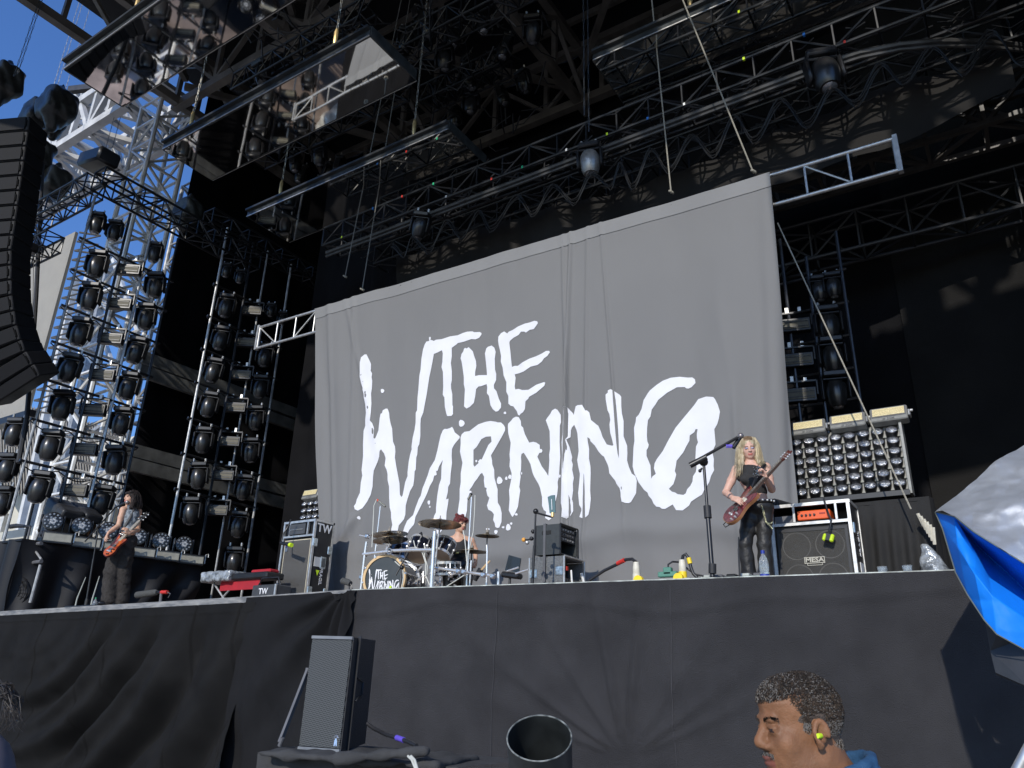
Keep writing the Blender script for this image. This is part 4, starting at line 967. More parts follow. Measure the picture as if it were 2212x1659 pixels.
# right ladder
t = thing('light_ladder', 'dim pipe ladder right of the banner with a few dark lights', 'light ladder', (-2.5, 12.2, FZ))
RYY = 12.2
for (pa, pb) in (((1747, 600), (1765, 900)), ((1812, 545), (1853, 885)), ((1690, 560), (1706, 900))):
    a = at(*pa, Y=RYY); mb = MB(); mb.tube([(a[0], RYY, a[2]+.4), (a[0], RYY, FZ)], .03, 8); mb.build('pole', pipeM, t, True)
for (x, y) in ((1780, 620), (1785, 690), (1790, 760), (1798, 830), (1806, 895)):
    a = at(x, y-28, Y=RYY); mb = MB(); mb.tube([(a[0]-1.2, RYY, a[2]), (a[0]+.35, RYY, a[2])], .026, 8); mb.build('cross_pipe', pipeM, t, True)
for i, p in enumerate(((1790, 700), (1798, 768), (1806, 843), (1770, 625), (1800, 618))):
    w = at(*p, Y=RYY); place(moving_head, 'mh', (w[0], w[1], w[2]+(.34 if i < 3 else .26)), R_(15), ('%s dim moving light from the top of the right ladder' % ORD[i]) if i < 3 else ('small dim moving light at the top of the right ladder, %s one' % ('left' if i == 3 else 'right')), 'dim moving lights on the right ladder', .95 if i < 3 else .7)
for i, p in enumerate(((1716, 700), (1722, 775), (1728, 850))):
    w = at(*p, Y=RYY); place(strobe, 'st', (w[0], w[1], w[2]+.2), R_(15), '%s dim strobe from the top of the right ladder, beside the banner edge' % ORD[i], 'dim strobes on the right ladder', 1.0)
# cluttered rigging up in the roof: motors, hanging lamps and cables
rl = sorted(zip([560, 600, 640, 690, 720, 980, 1010, 1040, 1000, 930, 960, 1100, 1125, 880, 905, 590, 660, 700, 740, 1150, 1080, 950, 1020, 860, 830, 985], [130, 300, 330, 310, 350, 60, 120, 40, 150, 30, 95, 80, 150, 60, 20, 170, 360, 380, 340, 30, 190, 170, 200, 110, 150, 230]))
NUM = ['', 'one', 'two', 'three', 'four', 'five', 'six', 'seven', 'eight', 'nine', 'ten', 'eleven', 'twelve', 'thirteen', 'fourteen', 'fifteen', 'sixteen', 'seventeen', 'eighteen', 'nineteen', 'twenty']
for k, (px, py) in enumerate(rl):
    w = at(px, py, Z=15.5+(k*7 % 5)*.45)
    place(moving_head, 'mh', w, R_(37*k), ('%s dark roof lamp from the left among the girders' % ORD[k]) if k < 13 else ('%s dark roof lamp from the right among the girders' % ORD[25-k]), 'dark lights among the roof girders', 1.0, rx=R_(random.uniform(-25, 25)))
for k, (p, q, z) in enumerate((((520, 190), (830, 70), 15.2), ((560, 340), (900, 215), 15.4), ((890, 95), (1230, 20), 15.3), ((920, 215), (1106, 150), 15.6))):
    A = at(*p, Z=z); B = at(*q, Z=z)
    truss('roof_light_truss', ['black light truss between the first and second mirror', 'black light truss between the second and rear mirror', 'black light truss at the top right of the second mirror', 'short black light truss right of the second mirror'][k], 'truss', A, (B[0], A[1], z), .5, .5, 9, .03, TRB)
mb = MB()
for k in range(150):
    w = at(random.uniform(520, 1180), random.uniform(10, 330), Z=random.uniform(14.6, 16.5)); l = random.uniform(.3, 1.1); a = random.uniform(0, 6.3)
    mb.tube([w, w+np.array([l*.4*math.cos(a), l*.4*math.sin(a), -.25*random.random()]), w+np.array([l*math.cos(a), l*math.sin(a), .1])], .018, 4, False)
o = single('roof_cables', mb, RUB, 'loose black cables looping among the lamps under the roof', 'cables'); o['kind'] = 'stuff'
# ================================================================== instruments and gear on stage
G1 = lambda x, y: ((1100+x*.24108)/U, (1950+y*.24108)/U)
G2 = lambda x, y: ((1550+x*.24108)/U, (1950+y*.24108)/U)
G3 = lambda x, y: ((2000+x*.24108)/U, (1900+y*.24108)/U)
G4 = lambda x, y: ((2500+x*.27125)/U, (1900+y*.27125)/U)
G5 = lambda x, y: ((2750+x*.24108)/U, (1650+y*.24108)/U)
c31 = lambda x, y: (x*.6076/U, (2016+y*.6076)/U)
c32 = lambda x, y: ((1008+x*.6076)/U, (2016+y*.6076)/U)
c33 = lambda x, y: ((2016+x*.6076)/U, (2016+y*.6076)/U)
c34 = lambda x, y: ((3024+x*.6076)/U, (2016+y*.6076)/U)
c24 = lambda x, y: ((3024+x*.6076)/U, (1008+y*.6076)/U)
c8 = lambda x, y: (x*.27125/U, (1950+y*.27125)/U)
def pt(p, Y): return at(p[0], p[1], Y=Y)
CASEB = mat('case_black', (0.014, 0.014, 0.015), 0.45, 0, 0.2, 8)
GRILL = mat('amp_grille', (0.085, 0.083, 0.078), 0.75, 0, 0.2, 3, 0.8, 220, stretch=(.2, .2, 1))
TAN = mat('amp_piping', (0.50, 0.45, 0.33), 0.6)
def frame(mb, x0, x1, z0, z1, y, w):
    for a, b in (((x0, z0), (x1, z0)), ((x0, z1), (x1, z1))): mb.box(((a[0]+b[0])/2, y, a[1]), (x1-x0+w, w, w))
    for x in (x0, x1): mb.box((x, y, (z0+z1)/2), (w*.98, w*.98, z1-z0-w))
def textpart(txt, size, M, m, parent, name='lettering', bold=0.0, shear=0.0):
    mb = text_mesh(txt, size, .0015, bold, shear, M); l = parent_loc(parent); mb.v = [(p[0], p[1], p[2]) for p in mb.v]
    return mb.build(name, m, parent)
FRONT = Matrix.Rotation(R_(90), 4, 'X')                # text facing -Y
SIDE = Matrix.Rotation(R_(90), 4, 'Z') @ Matrix.Rotation(R_(90), 4, 'X')   # text facing +X
def TR(x, y, z): return Matrix.Translation((x, y, z))
# ---- bass cabinet in TW flight case
cx_, cy_, w, d, h = -9.892, 8.90, .742, .42, 1.5
t = thing('bass_cabinet', 'tall bass amplifier cabinet in a black flight case marked TW', 'amplifier', (cx_, cy_, FZ))
x0, x1, yf, yb, z0, z1 = cx_-w/2, cx_+w/2, cy_-d/2, cy_+d/2, FZ+.01, FZ+h
mb = MB(); mb.box((cx_, cy_+.03, (z0+z1)/2), (w-.02, d-.06, h-.02)); mb.build('case', CASEB, t)
mb = MB(); mb.box((cx_, yf+.03, z0+.62), (w-.14, .05, 1.10)); mb.build('speaker_grille', GRILL, t)
mb = MB(); frame(mb, x0+.07, x1-.07, z0+.07, z0+1.175, yf+.01, .014); mb.build('piping', TAN, t)
mb = MB(); frame(mb, x0+.015, x1-.015, z0+.01, z1-.015, yf+.005, .035); mb.box((cx_, yf+.005, z0+1.235), (w, .035, .03)); mb.box((x0+.15, yf+.005, z0+1.36), (.02, .03, .22)); mb.box((x1-.17, yf+.005, z0+1.36), (.025, .03, .22))
for zz in (z0+.01, z1-.015): mb.box((x1-.012, cy_, zz), (.034, d, .035))
mb.box((x1-.012, yb-.012, (z0+z1)/2), (.034, .034, h)); mb.box((x1-.0135, yf+.0, (z0+z1)/2), (.032, .03, h)); mb.build('edge_profile', ALU, t)
mb = MB(); mb.box((cx_-.02, yf-.002, z0+1.35), (.37, .05, .17)); hd = mb.build('amp_head', mat('amp_face', (0.08, 0.08, 0.08), 0.4, 0.3), t)
mb = MB()
for k in range(9): mb.lathe([(.009, 0), (.007, .016)], 8, TR(cx_-.16+k*.033, yf-.028, z0+1.34) @ Matrix.Rotation(R_(90), 4, 'X'))
mb.build('knobs', ALU, hd)
for (yy, zz) in ((yf+.03, z0+1.12), (yb-.05, z0+1.03), (yf+.03, z0+.36), (yb-.05, z0+.36)):
    mb = MB(); mb.box((x1+.006, yy, zz), (.02, .10, .13), bev=.03); mb.build('latch', mat('latch_steel', (0.55, 0.6, 0.6), 0.3, 0.9, 0.3, 30), t)
for (yy, zz) in ((yb-.17, z0+.82), (yb-.2, z0+.22), (yb-.14, z0+.08)):
    mb = MB(); mb.box((x1+.004, yy, zz), (.014, .12, .19 if zz > z0+.5 else .12), bev=.03); f = mb.build('handle', MATS['latch_steel'], t)
    mb = MB(); mb.box((x1+.013, yy, zz), (.008, .08, .14 if zz > z0+.5 else .08), bev=.02); mb.build('grip', mat('handle_dark', (0.12, 0.13, 0.13), 0.4, 0.5), f)
lw = mat('stencil_white', (0.72, 0.72, 0.72), 0.6)
textpart('TW', .19, TR(x1+.006, cy_-.01, z0+1.36) @ SIDE, lw, t, 'stencil', .004)
textpart('FRAGIL', .085, TR(x1+.006, cy_+.02, z0+.60) @ SIDE @ Matrix.Rotation(R_(-90), 4, 'Z'), lw, t, 'stencil', .001)
mb = MB(); mb.box((x1+.003, yf+.13, z0+.82), (.006, .14, .15)); mb.build('paper_label', mat('paper', (0.6, 0.6, 0.58), 0.8), t)
mb = MB(); mb.add([(x1+.008, cy_-.1, z0+.69), (x1+.008, cy_-.02, z0+.69), (x1+.008, cy_-.06, z0+.60)], [(0, 1, 2)]); mb.build('arrow_mark', YEL, t)
mb = MB(); mb.box((x0+.12, yf+.0, z0+1.06), (.065, .012, .12)); bd = mb.build('badge', mat('badge_steel', (0.3, 0.3, 0.3), 0.35, 0.8), t)
mb = MB(); mb.lathe([(.022, 0), (.022, .003)], 16, TR(x0+.12, yf-.007, z0+1.08) @ Matrix.Rotation(R_(90), 4, 'X')); mb.build('emblem', mat('badge_blue', (0.02, 0.03, 0.12), 0.4), bd)
# ---- microphone on a short arm at the bass cabinet
def mic_stand(label, base, top, boom_end=None, r=.012, m=None, basekind='round', grip=True, cat='microphone stand'):
    m = m or BLK
    base = np.array(base); top = np.array(top); t = thing('microphone_stand', label, cat, base)
    if basekind == 'round': mb = MB(); mb.lathe([(.15, 0), (.15, .018), (.06, .04), (.02, .06)], 20, Matrix.Translation(Vector(base))); mb.build('base', BLK, t, True)
    elif basekind == 'tripod':
        for k in range(3):
            a = k*2.1+.4; mb = MB(); mb.tube([base+np.array([0, 0, .16]), base+np.array([.26*math.cos(a), .26*math.sin(a), .012])], .009, 6); mb.build('leg', m, t, True)
    mb = MB(); mb.tube([base+np.array([0, 0, .02]), base+(top-base)*.6], r*1.25, 10); mb.build('pole', m, t, True)
    mb = MB(); mb.tube([base+(top-base)*.56, top], r*.85, 10); mb.build('upper_pole', m, t, True)
    if grip: mb = MB(); mb.tube([base+(top-base)*.52, base+(top-base)*.62], r*2.1, 12); mb.build('grip', RUB, t, True)
    if boom_end is not None:
        be = np.array(boom_end[0]); bs = np.array(boom_end[1]); mb = MB(); mb.tube([bs, be], r*.9, 8); mb.build('boom', m, t, True)
        mb = MB(); mb.sphere(top, r*2.6); mb.build('joint', BLK, t, True)
    return t
s = pt(G1(190, 395), 8.5); b = pt(G1(30, 780), 8.4); e = pt(G1(170, 810), 8.35)
t = thing('amp_microphone', 'black microphone with a neon yellow tip clamped in front of the bass cabinet', 'microphone', b)
mb = MB(); mb.tube([s, pt(G1(140, 520), 8.5), pt(G1(70, 620), 8.45), b], .011, 8); mb.build('arm', BLK, t, True)
mb = MB(); mb.tube([b, e], .028, 12); mb.build('body', BLK, t, True)
mb = MB(); mb.tube([e, e+(e-b)*.22], .034, 12); mb.build('tip', YEL, t, True)
# ---- guitar rig right of singer
cx_, cy_, w, d, h = -1.832, 8.84, .828, .45, 1.0
x0, x1, yf, yb, z0, z1 = cx_-w/2, cx_+w/2, cy_-d/2, cy_+d/2, FZ+.01, FZ+h
t = thing('guitar_amplifier', 'guitar speaker cabinet badged MESA in an aluminium edged case with an orange amplifier head', 'amplifier', (cx_, cy_, FZ))
mb = MB(); mb.box((cx_, yb-.01, (z0+z1)/2), (w, .02, h)); 
for x in (x0+.012, x1-.012): mb.box((x, cy_, (z0+z1)/2), (.02, d-.03, h-.02))
for zz in (z0+.01, z0+.775, z1-.01): mb.box((cx_, cy_, zz), (w-.05, d-.03, .02))
mb.build('case', CASEB, t)
mb = MB(); mb.box((cx_, cy_+.0, z0+.385), (w-.07, d-.05, .74)); mb.build('cabinet', mat('tolex', (0.02, 0.02, 0.02), 0.6, 0, 0.2, 40, 0.3, 200), t)
mb = MB(); mb.box((cx_, yf+.02, z0+.37), (w-.15, .02, .66)); mb.build('speaker_grille', mat('weave_grille', (0.055, 0.053, 0.048), 0.85, 0, 0.12, 4, 0.6, 300), t)
mb = MB(); frame(mb, x0+.065, x1-.065, z0+.035, z0+.71, yf+.018, .03); mb.build('baffle_frame', CASEB, t)
for (sx, sz) in ((-1, -1), (1, -1), (-1, 1), (1, 1)):
    mb = MB(); mb.lathe([(.15, 0), (.145, .004), (.135, 0)], 32, TR(cx_+sx*.17, yf+.011, z0+.37+sz*.17) @ Matrix.Rotation(R_(90), 4, 'X'), cap=False); mb.build('speaker_rim', mat('faint_ring', (0.085, 0.082, 0.075), 0.8), t)
mb = MB(); frame(mb, x0+.015, x1-.015, z0+.01, z1-.01, yf+.0, .034); mb.box((cx_, yf, z0+.775), (w-.03, .03, .03)); mb.box((x0+.255, yf, z0+.88), (.022, .03, .17)); mb.box((x1-.14, yf, z0+.88), (.022, .03, .17))
mb.box((x1-.01, cy_, z1-.01), (.034, d, .034)); mb.box((x1-.01, yb-.01, (z0+z1)/2), (.034, .034, h)); mb.build('edge_profile', ALU, t)
mb = MB(); mb.box((cx_+.04, yf+.12, z0+.865), (.34, .22, .10), bev=.008); hd = mb.build('amp_head', mat('orange_face', (0.72, 0.10, 0.015), 0.4, 0, 0.05), t)
for k in range(4): mb = MB(); mb.lathe([(.013, 0), (.011, .018)], 12, TR(cx_-.08+k*.043, yf+.01, z0+.865) @ Matrix.Rotation(R_(90), 4, 'X')); mb.build('knob', BLK, hd)
mb = MB(); mb.box((cx_+.13, yf+.008, z0+.875), (.06, .005, .016)); mb.build('switch_plate', mat('dark_red', (0.3, 0.02, 0.01), 0.5), hd)
mb = MB(); mb.box((cx_+.04, yf+.14, z0+.80), (.38, .2, .03)); mb.build('shelf', CASEB, t)
mb = MB(); mb.box((x0+.14, yf+.12, z0+.83), (.2, .2, .09)); mb.build('inner_box', GREY, t)
bgM = mat('badge_bone', (0.42, 0.40, 0.33), 0.5)
mb = MB(); frame(mb, cx_-.10, cx_+.10, z0+.355, z0+.415, yf+.004, .007); mb.box((cx_, yf+.004, z0+.333), (.15, .005, .005)); mb.box((cx_-.075, yf+.004, z0+.343), (.005, .005, .02)); mb.box((cx_+.075, yf+.004, z0+.343), (.005, .005, .02)); mb.build('badge', bgM, t)
textpart('MESA', .062, TR(cx_, yf+.003, z0+.386) @ FRONT @ Matrix.Diagonal((1.25, 1, 1, 1)), bgM, t, 'badge_lettering', .002)
textpart('FRAGIL', .085, TR(x1+.009, cy_, z0+.56) @ SIDE @ Matrix.Rotation(R_(90), 4, 'Z'), lw, t, 'stencil', .001)
textpart('TW', .14, TR(x1+.009, cy_, z0+.08) @ SIDE @ Matrix.Rotation(R_(90), 4, 'Z'), lw, t, 'stencil', .002)
mb = MB(); mb.box((x1+.006, cy_, z0+.28), (.008, .16, .16)); mb.build('paper_label', MATS['paper'], t)
for zz in (z0+.70, z0+.12):
    mb = MB(); mb.box((x1+.01, yf+.05, zz), (.02, .09, .12), bev=.02); mb.build('latch', MATS['latch_steel'], t)
s = pt(G5(2100, 1380), 8.5); s = np.array([cx_+.17, yf-.03, z1+.03]); e = np.array([cx_+.18, yf-.08, z0+.60])
t2 = thing('amp_microphone', 'small clip microphone with a neon yellow foam band hanging in front of the MESA cabinet', 'microphone', s)
mb = MB(); mb.tube([s, s+np.array([.03, -.03, -.15]), s+np.array([.06, -.05, -.25]), e+np.array([.01, 0, .05])], .01, 8); mb.build('arm', BLK, t2, True)
mb = MB(); mb.box(e, (.07, .05, .09), Matrix.Rotation(R_(20), 3, 'Y'), .01); mb.build('body', BLK, t2)
mb = MB(); mb.box(e+np.array([-.035, -.0, -.0]), (.035, .065, .075), Matrix.Rotation(R_(20), 3, 'Y'), .012); mb.box(e+np.array([.035, 0, -.015]), (.04, .065, .08), Matrix.Rotation(R_(20), 3, 'Y'), .012); mb.build('foam_band', YEL, t2)
mb = MB(); mb.tube([(cx_-.37, yf+.05, z1+.05), (cx_-.27, yb-.1, z1+.05)], .05, 14); mb.tube([(cx_-.375, yf+.04, z1+.05), (cx_-.37, yf+.05, z1+.05)], .03, 14); single('rolled_cloth', mb, RUB, 'rolled up black cloth lying on top of the MESA amplifier case', 'rolled cloth', None, True)
# ---- rack cases
def rack(name, label, cx, cy, w, d, zb, h, kind):
    x0, x1, yf, yb, z0, z1 = cx-w/2, cx+w/2, cy-d/2, cy+d/2, zb, zb+h
    t = thing(name, label, 'equipment rack', (cx, cy, zb))
    mb = MB(); body = mat('rack_lower', (0.13, 0.135, 0.135), 0.5, 0.2, 0.25, 60) if kind == 'l' else mat('rack_upper', (0.03, 0.035, 0.036), 0.6, 0, 0.15, 30)
    mb.box((cx, yf+.012, (z0+z1)/2), (w, .024, h)); mb.box((x0+.012, cy, (z0+z1)/2), (.02, d-.03, h-.002)); mb.box((cx, cy, z1-.012), (w-.03, d-.03, .02)); mb.box((cx, cy, z0+.012), (w-.03, d-.03, .02)); mb.box((cx, yb-.012, (z0+z1)/2), (w-.03, .02, h-.05)); mb.build('shell', body, t)
    mb = MB(); mb.box((cx-.1, cy, (z0+z1)/2), (w-.25, d-.06, h-.06)); mb.build('inside', mat('rack_dark', (0.006, 0.006, 0.006), 0.7), t)
    n = 4 if kind == 'l' else 3
    for k in range(n):
        zz = z1-.06-k*.058 if kind == 'u' else z0+.07+k*.075
        mb = MB(); mb.box((x1-.06, cy, zz), (.08, d-.1, .05)); u = mb.build('rack_unit', mat('unit_face', (0.05, 0.052, 0.055), 0.4, 0.5, 0.3, 30), t)
        mb = MB()
        for q in range(5): mb.box((x1-.017, cy-d/2+.1+q*(d-.2)/4, zz+.005*(q % 2)), (.008, .03, .02))
        mb.build('buttons', [ALUD, GREY][k % 2], u)
    em = ALU if kind == 'l' else CASEB
    mb = MB(); r = .022
    for (xx, yy) in ((x0, yf), (x1, yf), (x1, yb)): mb.box((xx, yy, (z0+z1)/2), (r, r, h), bev=.006)
    for zz in (z0, z1): mb.box((x1, cy, zz), (r*.9, d, r*.9), bev=.005)
    mb.build('edge_profile', em, t)
    if kind == 'l':
        for (xx, zz) in ((x0+.06, z0+.38), (x1-.07, z0+.40), (x0+.09, z0+.06), (x1-.14, z0+.06)):
            mb = MB(); mb.box((xx, yf-.004, zz), (.10, .014, .11), bev=.02); mb.build('latch', MATS['latch_steel'], t)
        mb = MB(); mb.tube([(x1+.01, cy-.1, z0+.42), (x1+.03, cy-.12, z0+.3), (x1+.02, cy-.05, z0+.12)], .012, 6); mb.tube([(x1+.01, cy+.17, z0+.42), (x1+.03, cy+.2, z0+.3), (x1+.01, cy+.19, z0+.05)], .018, 6); mb.build('cables', WHITEP, t, True)
        mb = MB(); mb.box((x1+.004, cy-.2, z0+.43), (.02, .04, .05)); mb.build('red_plug', RED, t)
    else:
        mb = MB(); mb.box((cx-.02, yf-.002, z1-.10), (.13, .006, .05), bev=.02); mb.build('hand_slot', MATS['rack_dark'], t)
    return t
rack('equipment_rack', 'lower grey equipment rack with silver edges and latches right of the drums', -4.965, 8.63, .50, .52, FZ, .58, 'l')
rack('equipment_rack', 'upper black equipment rack strapped on top of the silver edged rack', -4.94, 8.58, .36, .46, FZ+.60, .375, 'u')
mb = MB(); mb.box((-4.985, 8.345, FZ+.63), (.034, .008, .72)); mb.box((-4.985, 8.55, FZ+.985), (.034, .42, .006)); single('ratchet_strap', mb, GREY, 'grey strap holding the two equipment racks together', 'strap')
# ---- drum kit
SH = mat('drum_shell', (0.008, 0.010, 0.018), 0.12, 0.0, 0.3, 5, coat=0.8)
HB = mat('drum_head_brown', (0.33, 0.24, 0.17), 0.35, 0, 0.08, 5)
BRZ = mat('cymbal_bronze', (0.30, 0.22, 0.13), 0.28, 0.85, 0.25, 9)
MAPLE = mat('maple_hoop', (0.62, 0.42, 0.20), 0.4, 0, 0.1, 5)
def axis_M(c, n):
    q = Vector(n).normalized().to_track_quat('Z', 'Y'); return Matrix.Translation(Vector(c)) @ q.to_matrix().to_4x4()
def drum(name, label, c, n, r, L, lugs=8, bottom=HB, cat='drum'):
    t = thing(name, label, cat, (c[0], c[1], c[2]-L/2)); M = axis_M(c, n)
    mb = MB(); mb.lathe([(r, -L/2), (r, L/2)], 32, M, cap=False); mb.build('shell', SH, t, True)
    for s in (-1, 1):
        mb = MB(); mb.lathe([(r*1.0, s*L/2-.018), (r*1.055, s*L/2-.018), (r*1.055, s*(L/2)+.014), (r*.985, s*(L/2)+.014)], 32, M, cap=False); mb.build('hoop', CHR, t, True)
        mb = MB(); mb.lathe([(.0001, s*(L/2+.006)), (r*.99, s*(L/2+.006))], 32, M, cap=False); mb.build('drum_head', bottom if s < 0 else mat('drum_head_dark', (0.05, 0.05, 0.05), 0.3), t)
    mb = MB()
    for k in range(lugs):
        a = 2*math.pi*(k+.5)/lugs; X = M @ Vector((r*1.06*math.cos(a), r*1.06*math.sin(a), 0)); p = M @ Vector((r*1.05*math.cos(a), r*1.05*math.sin(a), L/2)); q = M @ Vector((r*1.05*math.cos(a), r*1.05*math.sin(a), -L/2))
        mb.tube([p, q], .006, 5); mb.sphere(X, .02, 8, 6)
    lg = mb.build('lugs', CHR, t, True); lg['kind'] = 'stuff'
    return t
kc = pt(G1(1722, 1300), 7.45); kn = Vector((.30, -1, 0)).normalized(); kr = .275
kc[2] = FZ+.29
t = thing('bass_drum', 'bass drum with maple hoop and a black front head reading THE WARNING', 'bass drum', (kc[0], kc[1], FZ)); M = axis_M(kc, kn)
mb = MB(); mb.lathe([(kr, -.46), (kr, -.02)], 40, M, cap=False); mb.build('shell', SH, t, True)
mb = MB(); mb.lathe([(kr-.004, -.03), (kr+.02, -.03), (kr+.02, .018), (kr-.012, .018), (kr-.012, .0)], 48, M, cap=False); mb.build('hoop', MAPLE, t, True)
mb = MB(); mb.lathe([(.0001, .004), (kr-.01, .004)], 40, M, cap=False); kh = mb.build('front_head', mat('kick_head', (0.03, 0.034, 0.033), 0.3), t)
lx = [p[0] for p in LV]; lz = [p[1] for p in LV]; mx, mz = (min(lx)+max(lx))/2, (min(lz)+max(lz))/2; sc = .45/(max(lx)-min(lx))
Ml = Matrix.Translation(Vector(kc)) @ Matrix.Rotation(math.atan2(kn.x, -kn.y), 4, 'Z')
mb = MB(); mb.v = [tuple(Ml @ Vector(((x-mx)*sc, -.0075, (z-mz)*sc*1.25-.035))) for x, z in LV]; mb.f = [tuple(f) for f in LF]; mb.m = [0]*len(LF)
mb.build('head_lettering', lw, kh, recalc=False)
mb = MB()
for k in range(10):
    a = 2*math.pi*(k+.3)/10
    mb.tube([M @ Vector(((kr+.028)*math.cos(a), (kr+.028)*math.sin(a), .02)), M @ Vector(((kr+.022)*math.cos(a), (kr+.022)*math.sin(a), -.44))], .007, 5)
    mb.box(M @ Vector(((kr+.02)*math.cos(a), (kr+.02)*math.sin(a), .01)), (.03, .03, .03), bev=.006)
lg = mb.build('claws', CHR, t, True); lg['kind'] = 'stuff'
mb = MB(); mb.lathe([(kr-.004, -.49), (kr+.02, -.49), (kr+.02, -.45), (kr-.004, -.45)], 40, M, cap=False); mb.build('rear_hoop', CHR, t, True)
cam_n = lambda c: (Vector((0, 0, CAMZ))-Vector(c)).normalized()
def tilt(c, k, side=0): return (Vector((0, 0, 1))+cam_n(c)*-k+Vector((side, 0, 0))).normalized()
c = pt(G2(415, 880), 7.75); drum('tom_drum', 'left rack tom with a brown underside hanging above the bass drum', c, (.18, -.62, .78) if False else (-.10, .50, .86), .150, .22)
c = pt(G2(820, 870), 7.85); drum('tom_drum', 'right rack tom with a brown underside in front of the drummer', c, (.0, .50, .86), .128, .20)
c = pt(G2(870, 1200), 8.0); c[2] += .0; drum('snare_drum', 'chrome edged snare drum in front of the drummer knees', c, (.0, -.1, 1), .175, .14, 10)
c = pt(G1(1975, 985), 8.15); drum('floor_tom', 'floor tom half hidden behind the bass drum', c, (-.1, .3, 1), .20, .20)
c = pt(G2(250, 1210), 8.25); drum('floor_tom', 'low brown headed floor tom behind the bass drum foot', (c[0], c[1], FZ+.36), (-.2, -.25, 1), .22, .34)
# kick pedal glints and hardware at the floor
mb = MB()
for k in range(46):
    q = pt(G2(random.uniform(120, 1100), random.uniform(1250, 1480)), random.uniform(7.6, 8.1)); l = random.uniform(.03, .16); a = random.uniform(0, 3.1)
    mb.tube([q, q+np.array([l*math.cos(a), .02, l*math.sin(a)])], random.uniform(.006, .014), 6)
    if k % 4 == 0: mb.sphere(q, .025, 8, 6)
o = single('drum_hardware', mb, CHR, 'cluster of chrome pedals and clamps on the floor under the drums', 'drum hardware', None, True); o['kind'] = 'stuff'
def cymbal(label, c, r, n, base, post_top=None, Ystand=None, m=BRZ):
    t = thing('cymbal', label, 'cymbal', base); M = axis_M(c, n)
    mb = MB(); mb.lathe([(.006, .034), (r*.09, .033), (r*.17, .018), (r*.2, .010), (r*.6, .003), (r, -.012), (r, -.015), (r*.6, -.001), (r*.2, .006), (r*.1, .024), (.006, .028)], 48, M, cap=False); mb.build('plate', m, t, True)
    mb = MB(); mb.lathe([(.018, .03), (.022, .045), (.018, .06), (.007, .07), (.006, .10)], 12, M); mb.build('felt', mat('felt', (0.25, 0.23, 0.2), 0.9), t, True)
    b = Vector(base); cc = Vector(c)
    mb = MB(); mb.tube([cc, cc-Vector(n).normalized()*.12], .008, 8); mb.build('tilter', BLK, t, True)
    mb = MB(); mb.tube([cc-Vector(n).normalized()*.12, (cc.x*.6+b.x*.4, cc.y*.6+b.y*.4, cc.z-.2), b], .013, 10); mb.build('stand', CHR, t, True)
    return t
def fl(p, Y):
    w = pt(p, Y); return (w[0], Y, FZ)
c = pt(G2(755, 460), 7.6); cymbal('largest bronze crash cymbal high left of the drummer face', c, .275, (-.02, .05, 1), fl(G2(640, 1500), 7.6))
c = pt(G1(1800, 628), 7.7); cymbal('upper of two stacked cymbals above the left end of the drum rack', c, .245, (-.10, -.04, 1), fl(G1(1790, 1500), 7.8))
c = pt(G1(1810, 720), 7.7); cymbal('lower of two stacked cymbals above the left end of the drum rack', c, .235, (-.13, -.02, 1), fl(G1(1815, 1500), 7.82))
c = pt(G2(1278, 905), 7.75); cymbal('crash cymbal in front of the drummer right arm', c, .205, (.03, -.02, 1), fl(G2(1240, 1480), 7.75), m=mat('cymbal_dark', (0.18, 0.14, 0.085), 0.32, 0.85, 0.25, 9))
c = pt(G2(1530, 650), 7.7); cymbal('small splash cymbal on a tall chrome stand right of the drummer', c, .148, (.02, .0, 1), fl(G2(1520, 1470), 7.7), m=MATS['cymbal_dark'])
rk = thing('drum_rack', 'chrome drum rack with a curved front bar and upright posts', 'drum rack', fl(G2(640, 1500), 7.4))
YR_ = 7.38
for i, (ps, r) in enumerate((([G1(1370, 965), G1(1800, 915), G2(0, 905), G2(330, 893), G2(650, 893)], .021), ([G1(1425, 760), G1(1395, 960), G1(1330, 1560)], .017), ([G2(672, 590), G2(650, 900), G2(615, 1520)], .024), ([G2(690, 1185), G2(1060, 1240), G2(1500, 1300), G2(1640, 1320)], .019), ([G2(1712, 1250), G2(1706, 1480)], .017))):
    mb = MB(); mb.tube([pt(p, YR_+(.12 if i > 2 else 0)) for p in ps], r, 12); mb.build('bar' if i in (0, 3) else 'post', CHR, rk, True)
for p in (G1(1400, 965), G1(1345, 1340), G2(650, 893), G2(672, 690), G2(560, 893), G2(630, 1180), G2(1060, 1240), G2(1150, 1250), G2(1470, 1300), G2(1620, 1320), G1(1440, 670)):
    w = pt(p, YR_+.02); mb = MB(); mb.box(w, (.062, .06, .062), Matrix.Rotation(R_(10), 3, 'Y'), .014); mb.build('clamp', mat('clamp_cast', (0.6, 0.6, 0.6), 0.3, 0.9, 0.2, 40), rk, True)
w = pt(G1(1803, 915), YR_-.03); mb = MB(); mb.lathe([(.033, 0), (.033, .008)], 24, TR(*w) @ Matrix.Rotation(R_(90), 4, 'X')); bd = mb.build('round_badge', BLK, rk)
textpart('dw', .034, TR(w[0], w[1]-.010, w[2]-.002) @ FRONT, lw, bd, 'badge_lettering', .0005)
mb = MB(); mb.lathe([(.035, -.001), (.035, .009), (.031, .009)], 24, TR(*w) @ Matrix.Rotation(R_(90), 4, 'X'), cap=False); mb.build('badge_ring', CHR, bd)
